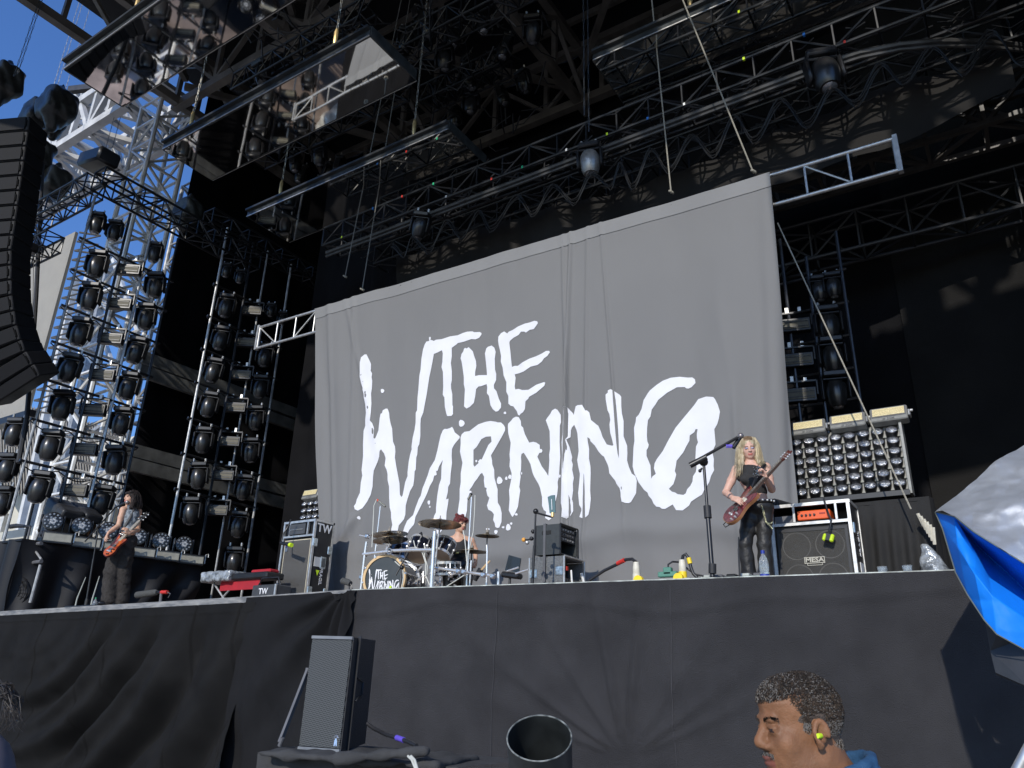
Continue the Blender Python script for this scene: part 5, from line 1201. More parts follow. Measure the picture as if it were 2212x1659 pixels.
# extra chrome arms
for (p, q, Y) in ((G1(1310, 655), G1(1480, 690), 7.4), (G1(1700, 790), G1(1830, 815), 7.6), (G2(600, 530), G2(760, 560), 7.55), (G1(1800, 800), G1(1760, 880), 7.5), (G2(500, 790), G2(520, 900), 7.6), (G2(1850, 1240), G2(2040, 1180), 7.6), (G2(1990, 1280), G2(2200, 1215), 7.6)):
    mb = MB(); mb.tube([pt(p, Y), pt(q, Y)], .011, 8); mb.build('arm', CHR, rk, True)
# overhead microphones on tall stands
def overhead(label, base, top, m0, m1, tipm):
    t = mic_stand(label, base, top, None, .011, CHR, 'tripod', False)
    mb = MB(); mb.tube([m0, m1], .014, 10); mb.build('microphone', mat('mic_champagne', (0.45, 0.42, 0.33), 0.35, 0.8), t, True)
    d = (np.array(m0)-m1); mb = MB(); mb.tube([m0-d*.0, m0-d*.18], .0155, 10); mb.build('mic_ring', tipm, t, True); return t
overhead('tall chrome stand with an overhead microphone above the left cymbals', fl(G1(1500, 1500), 7.9), pt(G1(1650, 180), 7.9), pt(G1(1595, 75), 7.9), pt(G1(1730, 185), 7.9), mat('mic_red_ring', (0.6, 0.06, 0.02), 0.5))
overhead('tall chrome stand with an overhead microphone right of the drummer head', fl(G2(1190, 1480), 7.6), pt(G2(1272, 30), 7.6), pt(G2(1275, -30), 7.6), pt(G2(1210, 70), 7.6), BLK)
# white cables on drums
for k, (ps, lab) in enumerate((([G1(1590, 70), G1(1545, 170), G1(1530, 500), G1(1512, 850)], 'thin green white cable down the left overhead microphone stand'), ([G2(1330, 0), G2(1320, 300), G2(1300, 600), G2(1230, 900), G2(1190, 1150), G2(1160, 1300), G2(850, 1500)], 'pale cable curving down beside the drummer'), ([G2(1135, 575), G2(1160, 700), G2(1180, 900), G2(1200, 1150)], 'pale cable running down from the microphone at the drummer chin'), ([G2(325, 740), G2(350, 840), G2(470, 940), G2(520, 1100), G2(520, 1300), G2(600, 1500)], 'pale cable looping down in front of the left rack tom'), ([G2(505, 790), G2(505, 1000), G2(550, 1150), G2(545, 1300)], 'second pale cable hanging between the rack toms'), ([G2(20, 1080), G2(150, 1200), G2(160, 1350), G2(130, 1520)], 'pale cable curling beside the bass drum hoop'))):
    mb = MB(); mb.tube([pt(p, 7.35+.05*(k > 0)) for p in ps], .0065, 6); single('cable', mb, mat('pale_cable', (0.52, 0.52, 0.46), 0.5), lab, 'cable', 'pale microphone cables at the drums', True)
# vocal mic at drummer and kick mic
e = pt(G1(2060, 1010), 7.2); b = pt(G1(1900, 1310), 7.15)
t = mic_stand('short black microphone stand angled in front of the bass drum', fl(G1(1960, 1560), 7.1), pt(G1(2000, 1180), 7.15), (e, b), .011, BLK, 'round', False)
mb = MB(); mb.tube([e, e+(e-b)*.25], .02, 10); mb.build('microphone', RUB, t, True)
w = pt(G1(1815, 1510), 7.2); mb = MB(); mb.box(w, (.03, .03, .04), Matrix.Rotation(.4, 3, 'Y'), .008); single('drum_clip', mb, YEL, 'small neon yellow clip at the foot of the bass drum', 'clip')
for k, (p, Y) in enumerate((((G2(400, 660)), 7.7), ((G2(625, 705)), 7.8))):
    w = pt(p, Y); t = thing('drum_microphone', ['black clip microphone on the rim of the left rack tom', 'black clip microphone on the rim of the right rack tom'][k], 'microphone', w)
    mb = MB(); mb.tube([w, w+np.array([.05, 0, .03]), w+np.array([.07, 0, -.03])], .018, 10); mb.build('body', BLK, t, True); mb = MB(); mb.box(w-np.array([.02, 0, .03]), (.03, .03, .04), bev=.008); mb.build('clip', BLK, t)
# tablet on stand
t = thing('laptop', 'dark tablet computer tilted back on a black stand left of the equipment racks', 'tablet', fl(G2(1900, 1480), 7.9))
a, b, c, d = [pt(p, 7.85) for p in (G2(1880, 975), G2(2075, 1030), G2(2040, 1265), G2(1815, 1225))]
off = np.array([0, .016, 0]); mb = MB(); mb.add([a, b, c, d, a+off, b+off, c+off, d+off], [(0, 1, 2, 3), (7, 6, 5, 4), (0, 4, 5, 1), (1, 5, 6, 2), (2, 6, 7, 3), (3, 7, 4, 0)]); mb.build('tablet', mat('tablet_glass', (0.02, 0.022, 0.022), 0.12), t)
mb = MB(); w = pt(G2(1930, 1310), 7.9); mb.box(w, (.26, .12, .07), Matrix.Rotation(R_(8), 3, 'Y'), .02); mb.build('clamp_tray', BLK, t, True)
mb = MB(); mb.tube([pt(G2(1900, 1340), 7.9), pt(G2(1893, 1490), 7.9)], .015, 8); mb.build('pole', BLK, t, True)
# drumstick holder
t = thing('stick_holder', 'black stick bag with wooden drumsticks clamped low at the right of the drums', 'drumsticks', pt(G2(1370, 1300), 7.7))
mb = MB(); mb.tube([pt(G2(1320, 1380), 7.7), pt(G2(1425, 1210), 7.7)], .035, 12); mb.build('bag', RUB, t, True)
for k in range(3):
    mb = MB(); mb.tube([pt(G2(1400+8*k, 1250), 7.7), pt(G2(1540+18*k, 1090-10*k), 7.7)], .008, 6); mb.build('drumstick', mat('hickory', (0.55, 0.38, 0.2), 0.5), t, True)
# ---- stand with antenna paddle by the racks
b = fl(G3(395, 1640), 7.75)
t = mic_stand('black stand holding a teal antenna paddle in front of the equipment racks', b, pt(G3(455, 470), 7.75), (pt(G3(720, 565), 7.75), pt(G3(450, 490), 7.75)), .013, BLK, 'tripod', False, 'antenna stand')
ps = [pt(p, 7.75) for p in (G3(648, 235), G3(700, 210), G3(763, 202), G3(768, 300), G3(776, 485), G3(680, 500), G3(668, 380))]
mb = MB(); n = len(ps); mb.add(list(ps)+[p+np.array([0, .012, 0]) for p in ps], [tuple(range(n-1, -1, -1)), tuple(range(n, 2*n))]+[(i, (i+1) % n, (i+1) % n+n, i+n) for i in range(n)]); pd = mb.build('paddle', mat('teal_paddle', (0.09, 0.16, 0.17), 0.5), t)
mb = MB(); w0 = pt(G3(712, 270), 7.74); w1 = pt(G3(720, 445), 7.74); mb.bar(w0, w1, .008, .002, up=(0, 1, 0)); mb.build('paddle_print', lw, pd)
mb = MB(); mb.tube([pt(G3(730, 490), 7.75), pt(G3(728, 560), 7.75)], .02, 8); mb.build('paddle_socket', mat('brass_hook', (.6, .4, .2)), t, True)
for p, m in ((G3(258, 935), mat('amber_cap', (0.75, 0.35, 0.06), 0.4)), (G3(315, 980), ALU), (G3(385, 915), BLK), (G3(410, 800), BLK)):
    mb = MB(); mb.sphere(pt(p, 7.75), .026, 10, 6); mb.build('knob', m, t, True)
mb = MB(); mb.tube([pt(G3(258, 935), 7.75), pt(G3(330, 935), 7.75), pt(G3(400, 915), 7.75)], .009, 6); mb.build('side_arm', BLK, t, True)
# ---- singer's microphone stand
b = fl(G4(1130, 1385), 7.05); top = pt(G5(85, 700), 7.15)
t = mic_stand('black boom microphone stand standing beside the blonde guitarist', b, top, (pt(G5(640, 300), 7.3), pt(G5(-105, 725), 7.05)), .017, BLK, 'round', True)
mb = MB(); mb.tube([pt(G5(-140, 760), 7.05), pt(G5(130, 620), 7.1)], .03, 12); mb.build('counterweight', BLK, t, True)
mb = MB(); mb.tube([pt(G4(1125, 1180), 7.05), pt(G4(1125, 1320), 7.05)], .036, 12); mb.build('foot_sleeve', RUB, t, True)
mb = MB(); mb.tube([pt(G5(680, 300), 7.35), pt(G5(570, 470), 7.3)], .021, 12); mb.build('microphone', BLK, t, True)
mb = MB(); mb.sphere(pt(G5(690, 275), 7.35), .03, 14, 10); mb.build('microphone_grille', mat('mic_mesh', (0.28, 0.25, 0.24), 0.4, 0.7, 0.3, 200), t, True)
mb = MB()
for k in range(5): mb.tube([pt(G5(455+22*k, 420), 7.2), pt(G5(470+20*k, 445), 7.19), pt(G5(455+22*k, 470), 7.2)], .005, 5)
mb.build('pick_holder', mat('violet', (0.15, 0.1, 0.6), 0.4), t, True)
mb = MB(); mb.tube([pt(G5(25, 850), 7.1), pt(G5(60, 800), 7.1)], .01, 6); mb.sphere(pt(G5(25, 845), 7.1), .018, 8, 6); mb.build('wing_nut', BLK, t, True)
b = fl(G4(1520, 1370), 7.15); mb = MB(); mb.tube([b, pt(G4(1505, 960), 7.15)], .009, 8); mb.tube([pt(G4(1505, 960), 7.15), pt(G4(1505, 790), 7.15)], .005, 6); single('antenna_rod', mb, BLK, 'thin black rod standing up in front of the blonde guitarist left leg', 'antenna', None, True)
# ---- connectors, boards and bottles at the stage edge
def bottle(label, p, Y, h, cap, lab):
    w = pt(p, Y); t = thing('water_bottle', label, 'bottle', (w[0], Y, FZ)); r = h*.16
    mb = MB(); mb.lathe([(r*.9, .002), (r, .01), (r, h*.25), (r*.93, h*.3), (r, h*.36), (r, h*.6), (r*.8, h*.74), (r*.38, h*.85), (r*.36, h*.9)], 20, TR(w[0], Y, FZ)); mb.build('bottle_body', mat('clear_plastic', (0.75, 0.82, 0.85), 0.06, 0, 0, trans=0.85), t, True)
    mb = MB(); mb.lathe([(r*.42, h*.89), (r*.42, h)], 14, TR(w[0], Y, FZ)); mb.build('cap', cap, t, True)
    mb = MB(); mb.lathe([(r*1.015, h*.04), (r*1.015, h*.2)], 20, TR(w[0], Y, FZ), cap=False); mb.build('label_band', lab, t, True)
    return t
BLUE = mat('bottle_blue', (0.02, 0.04, 0.30), 0.4)
bottle('clear water bottle with a blue cap at the blonde guitarist feet', G4(1885, 1355), 7.0, .26, BLUE, BLUE)
bottle('clear water bottle with a blue cap beside the bass player feet', c31(676, 580), edge_y(-12.3)+.16, .26, BLUE, BLUE)
bottle('green bottle behind the bass player microphone stand', c31(625, 545), 7.35, .24, mat('green_glass', (0.03, 0.25, 0.12), 0.2), MATS['green_glass'])
def plug(label, p0, p1, Y, m0, m1, extra=None):
    a = pt(p0, Y); b = pt(p1, Y); t = thing('power_connector', label, 'plug', (b[0], Y, FZ), 'industrial power plugs')
    L = a[2]-FZ; mb = MB(); mb.lathe([(.03, L*.45), (.036, L*.5), (.034, L*.8), (.026, L)], 14, TR(a[0], Y, FZ)); mb.build('sleeve', m0, t, True)
    mb = MB(); mb.lathe([(.036, 0.002), (.04, L*.2), (.038, L*.5)], 14, TR(a[0], Y, FZ)); mb.build('socket', m1, t, True)
    if extra: mb = MB(); mb.lathe([(.045, 0), (.045, .05)], 16, TR(a[0]+extra, Y-.03, FZ+.045) @ Matrix.Rotation(R_(90), 4, 'X')); mb.build('flap', mat('plug_yellow', (0.85, 0.60, 0.02), 0.4), t, True)
    return a
WP = mat('aged_white', (0.62, 0.58, 0.47), 0.5, 0, 0.1, 20); YP = mat('plug_yellow', (0.85, 0.60, 0.02), 0.4)
BOARD = mat('grey_board', (0.25, 0.27, 0.24), 0.7, 0, 0.2, 10)
x0 = pt(c33(762, 440), 6.95)[0]; x1 = pt(c33(1150, 430), 6.95)[0]; mb = MB(); mb.box(((x0+x1)/2, 7.05, FZ+.025), (x1-x0, .2, .05)); single('cable_board', mb, BOARD, 'long flat grey board under the power plugs at the stage edge', 'board')
x0 = pt(G4(960, 1370), 7.35)[0]; x1 = pt(G4(1990, 1320), 7.35)[0]; t = thing('pedal_board', 'pale green grey pedal board in front of the blonde guitarist shoes', 'pedal board', ((x0+x1)/2, 7.3, FZ))
mb = MB(); mb.box(((x0+x1)/2, 7.35, FZ+.04), (x1-x0, .26, .075), bev=.01); mb.build('board', mat('pedal_green', (0.30, 0.36, 0.32), 0.6, 0, 0.2, 10), t)
for k in range(5): mb = MB(); mb.box((x0+(x1-x0)*(k+.6)/5.4, 7.30, FZ+.09), (.09, .12, .03), bev=.008); mb.build('pedal', [mat('pedal_a', (0.42, 0.44, 0.40), 0.4), GREY, BLK][k % 3], t)
a = plug('white industrial plug standing at the middle of the stage edge', c33(805, 325), c33(812, 425), 7.0, WP, WP, .045)
b_ = plug('white and yellow industrial plug with a round yellow flap', c33(1102, 310), c33(1105, 430), 6.98, WP, YP, -.02)
CB = mat('cable_black', (0.02, 0.02, 0.022), 0.45)
t = thing('power_cable', 'black power cable with a red band arching down from the first white plug', 'cable', a)
mb = MB(); mb.tube([a, pt(c33(780, 305), 7.05), pt(c33(740, 308), 7.1), pt(c33(690, 335), 7.15), pt(c33(600, 378), 7.2), pt(c33(520, 430), 7.2), pt(c33(478, 460), 7.2)], .016, 10); mb.build('cable', CB, t, True)
mb = MB(); mb.tube([pt(c33(728, 312), 7.1), pt(c33(685, 333), 7.15)], .022, 10); mb.build('band', RED, t, True)
t = thing('power_cable', 'black power cable with a yellow band arching over from the yellow plug', 'cable', b_)
mb = MB(); mb.tube([b_, pt(c33(1108, 285), 7.0), pt(c33(1125, 272), 7.0), pt(c33(1145, 300), 7.0), pt(c33(1160, 360), 7.0), pt(c33(1175, 400), 7.0), pt(c33(1200, 425), 7.0)], .015, 10); mb.build('cable', CB, t, True)
mb = MB(); mb.tube([pt(c33(1145, 298), 7.0), pt(c33(1155, 335), 7.0)], .022, 10); mb.build('band', YP, t, True)
t = thing('power_splitter', 'small green power splitter with a thin cable left of the yellow plug', 'splitter', fl(c33(1012, 418), 7.0)); w = pt(c33(1012, 405), 7.0)
mb = MB(); mb.box((w[0], 7, w[2]), (.19, .06, .05), bev=.008); mb.box((w[0], 7, w[2]+.03), (.08, .06, .07), bev=.008); mb.build('body', mat('splitter_green', (0.08, 0.22, 0.16), 0.5), t)
mb = MB(); mb.tube([pt(c33(1012, 385), 7), pt(c33(1012, 340), 7), pt(c33(1040, 322), 7), pt(c33(1085, 325), 7.1), pt(c33(1140, 370), 7.1), pt(c33(1190, 405), 7.1), pt(c33(1240, 415), 7.1)], .009, 8); mb.build('cable', CB, t, True)
for k, p in enumerate((c34(742, 378), c34(905, 378))):
    w = pt(p, 7.15); mb = MB(); mb.lathe([(.03, 0), (.04, .09), (.037, .09), (.028, .01)], 16, TR(w[0], 7.15, FZ)); single('plastic_cup', mb, MATS['clear_plastic'], ['clear plastic cup at the right stage edge below the draped riser', 'second clear cup further right on the stage edge'][k], 'cup', None, True)
# ---- microphones on floor near the edge
w = pt(c32(575, 450), 6.75); t = thing('microphone', 'foam covered condenser microphone on a short stand at the stage edge beside the bass drum', 'microphone', fl(c32(610, 520), 6.6))
mb = MB(); mb.tube([pt(c32(552, 445), 6.6), pt(c32(560, 446), 6.6), pt(c32(595, 455), 6.62), pt(c32(612, 465), 6.62)], [.02, .038, .038, .03], 14); mb.build('windshield', mat('foam_grey', (0.07, 0.07, 0.065), 0.9, 0, 0.15, 100, 0.5, 300), t, True)
mb = MB(); mb.tube([pt(c32(600, 462), 6.62), pt(c32(603, 500), 6.62), fl(c32(606, 525), 6.62)], .011, 8); mb.tube([pt(c32(612, 465), 6.62), pt(c32(625, 490), 6.62), pt(c32(615, 520), 6.62)], .006, 6); mb.build('stand', BLK, t, True)
t = thing('microphone', 'long foam covered shotgun microphone with a red band lying low behind the left stage edge', 'microphone', fl(c31(1040, 560), 6.85)); Yq = 6.8
mb = MB(); mb.tube([pt(c31(884, 540), Yq), pt(c31(890, 538), Yq), pt(c31(1005, 522), Yq), pt(c31(1018, 521), Yq)], [.03, .05, .045, .03], 14); mb.build('windshield', MATS['foam_grey'], t, True)
mb = MB(); mb.tube([pt(c31(1018, 521), Yq), pt(c31(1048, 520), Yq)], .02, 10); mb.build('body', BLK, t, True)
mb = MB(); mb.tube([pt(c31(1046, 520), Yq), pt(c31(1085, 519), Yq)], .026, 10); mb.build('band', RED, t, True)
mb = MB(); mb.tube([pt(c31(1045, 525), Yq), fl(c31(1045, 560), Yq)], .02, 8); mb.tube([pt(c31(1085, 520), Yq), pt(c31(1105, 530), Yq), pt(c31(1090, 555), Yq)], .007, 6); mb.build('clip_stand', GREY, t, True)
# bass player's microphone stand
b = fl(c31(562, 585), 6.95); e = pt((259, 1067+22), 6.9)
t = mic_stand('black boom microphone stand in front of the singing bass player', b, pt(c31(640, 95), 6.9), (pt((252, 1093), 6.75), pt(c31(552, 190), 6.95)), .013, BLK, 'round', False)
mb = MB(); mb.tube([pt((247, 1097), 6.72), pt((272, 1085.5), 6.72)], [.014, .024], 10); mb.build('microphone', BLK, t, True)
mb = MB(); mb.sphere(pt((275, 1085), 6.72), .032, 12, 8); mb.build('microphone_grille', MATS['mic_mesh'], t, True)
mb = MB(); mb.tube([b, b+np.array([0, 0, .16])], .03, 10); mb.build('foot_sleeve', RUB, t, True)
for k, (p, q) in enumerate(((c31(500, 560), c31(556, 422)), (c31(600, 560), c31(645, 415)))):
    mb = MB(); a = pt(p, 6.95); mb.tube([(a[0], 6.95, FZ), a, pt(q, 6.95)], [.014, .012, .006], 8)
    o = single('antenna_rod', mb, mat('clear_rod', (0.4, 0.42, 0.38), 0.3), ['left slanting antenna rod beside the bass player stand', 'right slanting antenna rod beside the bass player stand'][k], 'antenna', 'slanting antenna rods', True)
mb = MB(); mb.box(fl(c31(560, 580), 6.98)+np.array([0, 0, .03]), (.9, .2, .06), bev=.01); single('pedal_board', mb, BLK, 'low black pedal board at the foot of the bass player microphone stand', 'pedal board')
# ---- keyboard in cover and small TW case
kx0, kx1 = pt(c31(1375, 480), 8.2), pt(c32(120, 470), 8.2)
t = thing('keyboard', 'keyboard under a shiny clear cover on a stand with a red cloth', 'keyboard', (kx0[0]+.6, 8.2, FZ))
z_ = pt(c31(1500, 445), 8.2)[2]
mb = MB(); mb.box(((kx0[0]+kx1[0])/2, 8.2, z_+.03), (kx1[0]-kx0[0], .36, .10), bev=.02); mb.build('body', BLK, t)
s = SDF(); L_ = kx1[0]-kx0[0]
s.box(((kx0[0]*.78+kx1[0]*.22), 8.18, z_+.05), (L_*.24, .22, .085), rnd=.03)
s.mesh(.02, 'clear_cover', mat('shiny_wrap', (0.30, 0.32, 0.33), 0.2, 0.3, 0.6, 14, 0.9, 24), t, lambda P_: .005*np.sin(P_[:, 0]*27+P_[:, 2]*40)*np.sin(P_[:, 1]*23))
mb = MB(); mb.box((kx0[0]+L_*.55, 8.1, z_-.10), (L_*.62, .03, .14)); mb.box((kx0[0]+L_*.75, 8.3, z_+.12), (L_*.3, .2, .06), bev=.02); mb.build('red_cloth', mat('red_cloth', (0.35, 0.01, 0.02), 0.8), t)
mb = MB()
for s_ in (-1, 1): mb.tube([(kx0[0]+L_*.3-s_*.3, 8.1, z_-.03), (kx0[0]+L_*.3+s_*.3, 8.1, FZ+.01)], .015, 8)
mb.tube([(kx0[0]+L_*.8, 8.1, z_-.03), (kx0[0]+L_*.8, 8.1, FZ+.01)], .015, 8); mb.build('stand', ALUD, t, True)
wx0, wx1 = pt(c32(-25, 490), 7.9)[0], pt(c32(128, 490), 7.9)[0]; zt_ = pt(c32(60, 470), 7.9)[2]
t = thing('small_case', 'small grey case stencilled TW beside the bass cabinet', 'case', ((wx0+wx1)/2, 8.05, FZ))
mb = MB(); mb.box(((wx0+wx1)/2, 8.05, (FZ+zt_)/2), (wx1-wx0, .3, zt_-FZ), bev=.015); mb.build('case', mat('case_grey', (0.045, 0.047, 0.05), 0.5, 0, 0.15, 20), t)
mb = MB(); mb.tube([((wx0+wx1)/2-.25, 8.0, zt_), ((wx0+wx1)/2-.18, 8, zt_+.11), ((wx0+wx1)/2+.18, 8, zt_+.11), ((wx0+wx1)/2+.25, 8.0, zt_)], .014, 8); mb.build('handle', BLK, t, True)
mb = MB(); mb.box((wx1-.01, 7.905, (FZ+zt_)/2), (.03, .02, zt_-FZ)); mb.build('edge_profile', ALU, t)
textpart('TW', .12, TR((wx0+wx1)/2, 7.896, zt_-.10) @ FRONT, lw, t, 'stencil', .002)
# ---- round lamp arrays with three strobes on top
def lamp_array(label, x0, x1, zt0, zb0, Y, nc, nr, slope):
    t = thing('lamp_array', label, 'lamp array', ((x0+x1)/2, Y, zb0-.2))
    dx = (x1-x0)/(nc-1); dz = (zt0-zb0)/(nr-1)
    BR = mat('array_frame', (0.24, 0.24, 0.22), 0.5, 0.1, 0.15, 20)
    for r in range(0, nr):
        mb = MB(); z = zb0+dz*r-.055; mb.box(((x0+x1)/2, Y+.06, z+.0), (x1-x0+.16, .03, .05)); mb.build('crossbar', BR, t)
    for i in range(nc):
        mb = MB(); mb.box((x0+dx*i+dx/2, Y+.08, (zt0+zb0)/2-.03), (.03, .02, zt0-zb0+.2)); mb.build('upright', BR, t)
    mb = MB(); mb.box(((x0+x1)/2, Y+.16, (zt0+zb0)/2-.03), (x1-x0+.18, .1, zt0-zb0+.26)); mb.build('rear_case', BR, t)
    mb = MB(); mb.box((x1+.105, Y+.08, (zt0+zb0)/2-.03), (.03, .22, zt0-zb0+.24)); mb.build('side_plate', BR, t)
    GL = mat('lamp_lens', (0.34, 0.345, 0.36), 0.16, 0.8, 0.5, 60, 0.7, 70)
    n0 = Vector((.1, -.62, .52)).normalized()
    for r in range(nr):
        for i in range(nc):
            c = Vector((x0+dx*i, Y, zb0+dz*r)); M = axis_M(c, n0)
            mb = MB(); mb.lathe([(.066, -.13), (.072, -.02), (.074, .0), (.069, .004)], 18, M); cn = mb.build('lamp', BLK, t, True)
            mb = MB(); mb.lathe([(.067, .002), (.05, .016), (.025, .024), (.0001, .027)], 18, M); mb.build('lens', GL, cn, True)
    for k in range(3):
        cx = x0-.0+(x1-x0)*(.16+.42*k); z = zt0+.145+k*.012; a = R_(-3)
        Rm = Matrix.Rotation(R_(-18), 3, 'X')
        mb = MB(); mb.box((cx, Y, z), (.42, .13, .2), Rm, .012); s = mb.build('strobe', mat('strobe_grey', (0.20, 0.20, 0.185), 0.5, 0.1, 0.1, 20), t)
        M3 = TR(cx, Y, z) @ Rm.to_4x4()
        mb = MB(); mb.box(M3 @ Vector((0, -.067, .022)), (.39, .008, .135), Rm); mb.build('bezel', GREY, s)
        mb = MB(); mb.box(M3 @ Vector((0, -.073, .022)), (.36, .008, .105), Rm); mb.build('amber_panel', mat('amber_panel', (0.58, 0.48, 0.25), 0.5, 0, 0.2, 70, 0.3, 120), s)
        mb = MB()
        for q in range(26):
            for e in (-1, 1): mb.box(M3 @ Vector((-.172+q*.01376, -.079, .022+e*.047)), (.006, .004, .008), Rm)
        mb.build('led_row', mat('led_pale', (0.8, 0.75, 0.5), 0.5), s)
        textpart('SGM', .042, M3 @ TR(.02, -.0665, -.073) @ FRONT, mat('faded_print', (0.10, 0.10, 0.10), 0.5), s, 'print', .0012)
        mb = MB()
        for q in range(3): mb.box(M3 @ Vector((-.058+q*.003, -.0665, -.084+.011*q)), (.03, .003, .005), Rm)
        mb.build('print_mark', MATS['faded_print'], s)
        mb = MB(); mb.box((cx+.225, Y, z), (.022, .16, .08), bev=.01); mb.lathe([(.018, 0), (.018, .03)], 10, TR(cx+.235, Y, z+.04) @ Matrix.Rotation(R_(90), 4, 'Y')); mb.build('bracket', ALUD, s)
    mb = MB(); mb.box(((x0+x1)/2, Y+.05, zb0-.15), (x1-x0+.2, .3, .06)); mb.build('base_tray', BLK, t)
    return t
YA = 10.0
a = pt(c24(265, 1195), YA); b = pt(c24(790, 1125), YA); c = pt(c24(265, 1520), YA); d = pt(c24(822, 1470), YA)
dx_ = (((b[0]-a[0])+(d[0]-c[0]))/2)/6
z_top, z_bot = (a[2]+b[2])/2, (c[2]+d[2])/2
arr = lamp_array('right block of round glass lamps under three amber strobes on a black riser', a[0]-dx_, a[0]+dx_*6, z_top, z_bot, YA, 8, 6, 0)
w = pt(G1(388, 352), 10.3)
l2 = dup(arr, (0, 0, 0), None, 'left block of round lamps mostly hidden behind the banner edge')
l2.location = Vector(arr.location)+Vector((w[0]-(a[0]-dx_), .3, w[2]-z_bot-3*(z_top-z_bot)/5))
# riser under the right array
x0, x1 = pt((1835, 1100), 9.35)[0], pt((2012, 1100), 9.35)[0]
ztop = pt((1905, 1083), 9.35)[2]
def rf(u, v):
    h = ztop-v; return (x0+(x1-x0)*u-.05*h*(1-u)*0, 9.3+.03*math.sin(u*34+2*math.sin(v))*min(1, h*2)+.02*nz(u*4, v), v)
dr = MATS.get('riser_cloth') or mat('riser_cloth', (0.030, 0.0295, 0.029), 0.95, 0, 0.12, 2, 0.3, 100, spec=0.1)
rz = thing('draped_riser', 'black draped riser carrying the right block of round lamps', 'riser', ((x0+x1)/2, 10, FZ))
cloth('front_cloth', rf, 0, 1, 60, FZ, ztop, 16, dr, rz)
mb = MB(); mb.box(((x0+x1)/2-.3, 10.0, ztop-.02), (x1-x0+.6, 1.4, .04)); mb.build('top', dr, rz)
cloth('side_cloth', lambda u, v: (x1+.03*math.sin(u*14), 9.3+1.4*u, v), 0, 1, 30, FZ, ztop, 8, dr, rz)
mb = MB()
pp = [c34(965, 0), c34(1000, 70), c34(1040, 140), c34(1055, 220), c34(1030, 300)]
t = thing('covered_gear', 'silver wrapped gear and white tubes beside the right draped riser', 'covered gear', fl(c34(1100, 370), 9.2))
s = SDF(); q0 = fl(c34(1120, 370), 9.2)
s.cone((q0[0], 9.2, FZ+.05), (q0[0]-.12, 9.2, FZ+.55), .22, .05, .05); s.mesh(.03, 'wrap', mat('shiny_wrap', (0.55, 0.57, 0.58)), t, lambda P_: .02*np.sin(P_[:, 0]*22+P_[:, 2]*17)*np.sin(P_[:, 2]*13))
mb = MB()
for k in range(6): mb.tube([pt(c34(970+20*k, 10+18*k), 9.1), pt(c34(1010+14*k, 90+24*k), 9.15)], .018, 7)
mb.build('tubes', WP, t, True)
# ---- draped riser at left with wash lights and strobes, running back into the wing
XR = -15.2
r0 = at(*c31(262, 195), X=XR); r1 = at(*c31(1305, 345), X=XR); zt2 = (r0[2]+r1[2])/2
ya_, yb_ = edge_y(XR)+.12, r1[1]
rs = thing('draped_riser', 'long black draped riser behind the bass player carrying round lights and strobes', 'riser', (XR, (ya_+yb_)/2, FZ))
def rf2(u, v):
    h = zt2-v; y = ya_+(yb_-ya_)*u; s_ = math.sin(y*7+h*3.0*(y-ya_)*.6)
    return (XR+.10*s_*min(1, h*1.5)+.09*nz(y*1.7, v*1.5)*min(1, h*2)+.06*h, y, v)
cloth('front_cloth', rf2, 0, 1, 160, FZ, zt2, 40, mat('glossy_drape', (0.010, 0.010, 0.0115), 0.55, 0, 0.15, 2, spec=0.3), rs)
cloth('end_cloth', lambda u, v: (XR-1.6*u, ya_+.04*math.sin(u*20), v), 0, 1, 40, FZ, zt2, 10, MATS['glossy_drape'], rs)
mb = MB(); mb.box((XR-.8, (ya_+yb_)/2, zt2-.02), (1.6, yb_-ya_, .04)); mb.build('top', MATS['glossy_drape'], rs)
def wash(label, group):
    t = thing('wash_light', label, 'wash light', (0, 0, 0), group)
    mb = MB(); mb.box((0, 0, .05), (.3, .26, .1), bev=.02); mb.build('base', BLK, t, True)
    mb = MB()
    for s in (-1, 1): mb.box((s*.19, 0, .26), (.04, .12, .34), bev=.015)
    mb.build('yoke', BLK, t, True)
    M = TR(0, -.02, .30) @ Matrix.Rotation(R_(84), 4, 'X')
    mb = MB(); mb.lathe([(.10, -.16), (.16, -.08), (.175, .03), (.175, .08), (.16, .085)], 26, M); hd = mb.build('head', BLKG, t, True)
    mb = MB(); mb.lathe([(.158, .08), (.0001, .088)], 26, M, cap=False); mb.build('lens_plate', mat('wash_plate', (0.36, 0.37, 0.38), 0.35, 0.1, 0.5, 30, 0.4, 40), hd)
    mb = MB()
    for k in range(19):
        rr = 0 if k == 0 else (.07 if k < 7 else .13); a = k*1.047 if k < 7 else k*.5236
        mb.lathe([(.022, .088), (.016, .097), (.0001, .1)], 8, M @ Matrix.Translation((rr*math.cos(a), rr*math.sin(a), 0)))
    mb.build('leds', mat('wash_led', (0.25, 0.27, 0.29), 0.2, 0.3), hd, True)
    return t
for i, p in enumerate((c31(342, 65), c31(528, 95), c31(700, 125), c31(892, 165), c31(1042, 190), c31(1190, 213))):
    w = at(*p, X=XR-.2); place(wash, 'wash', (XR-.2, w[1], w[2]-.30), R_(62), '%s round wash light from the left on the long draped riser' % ORD[i], 'round wash lights on the long riser', 1.0)
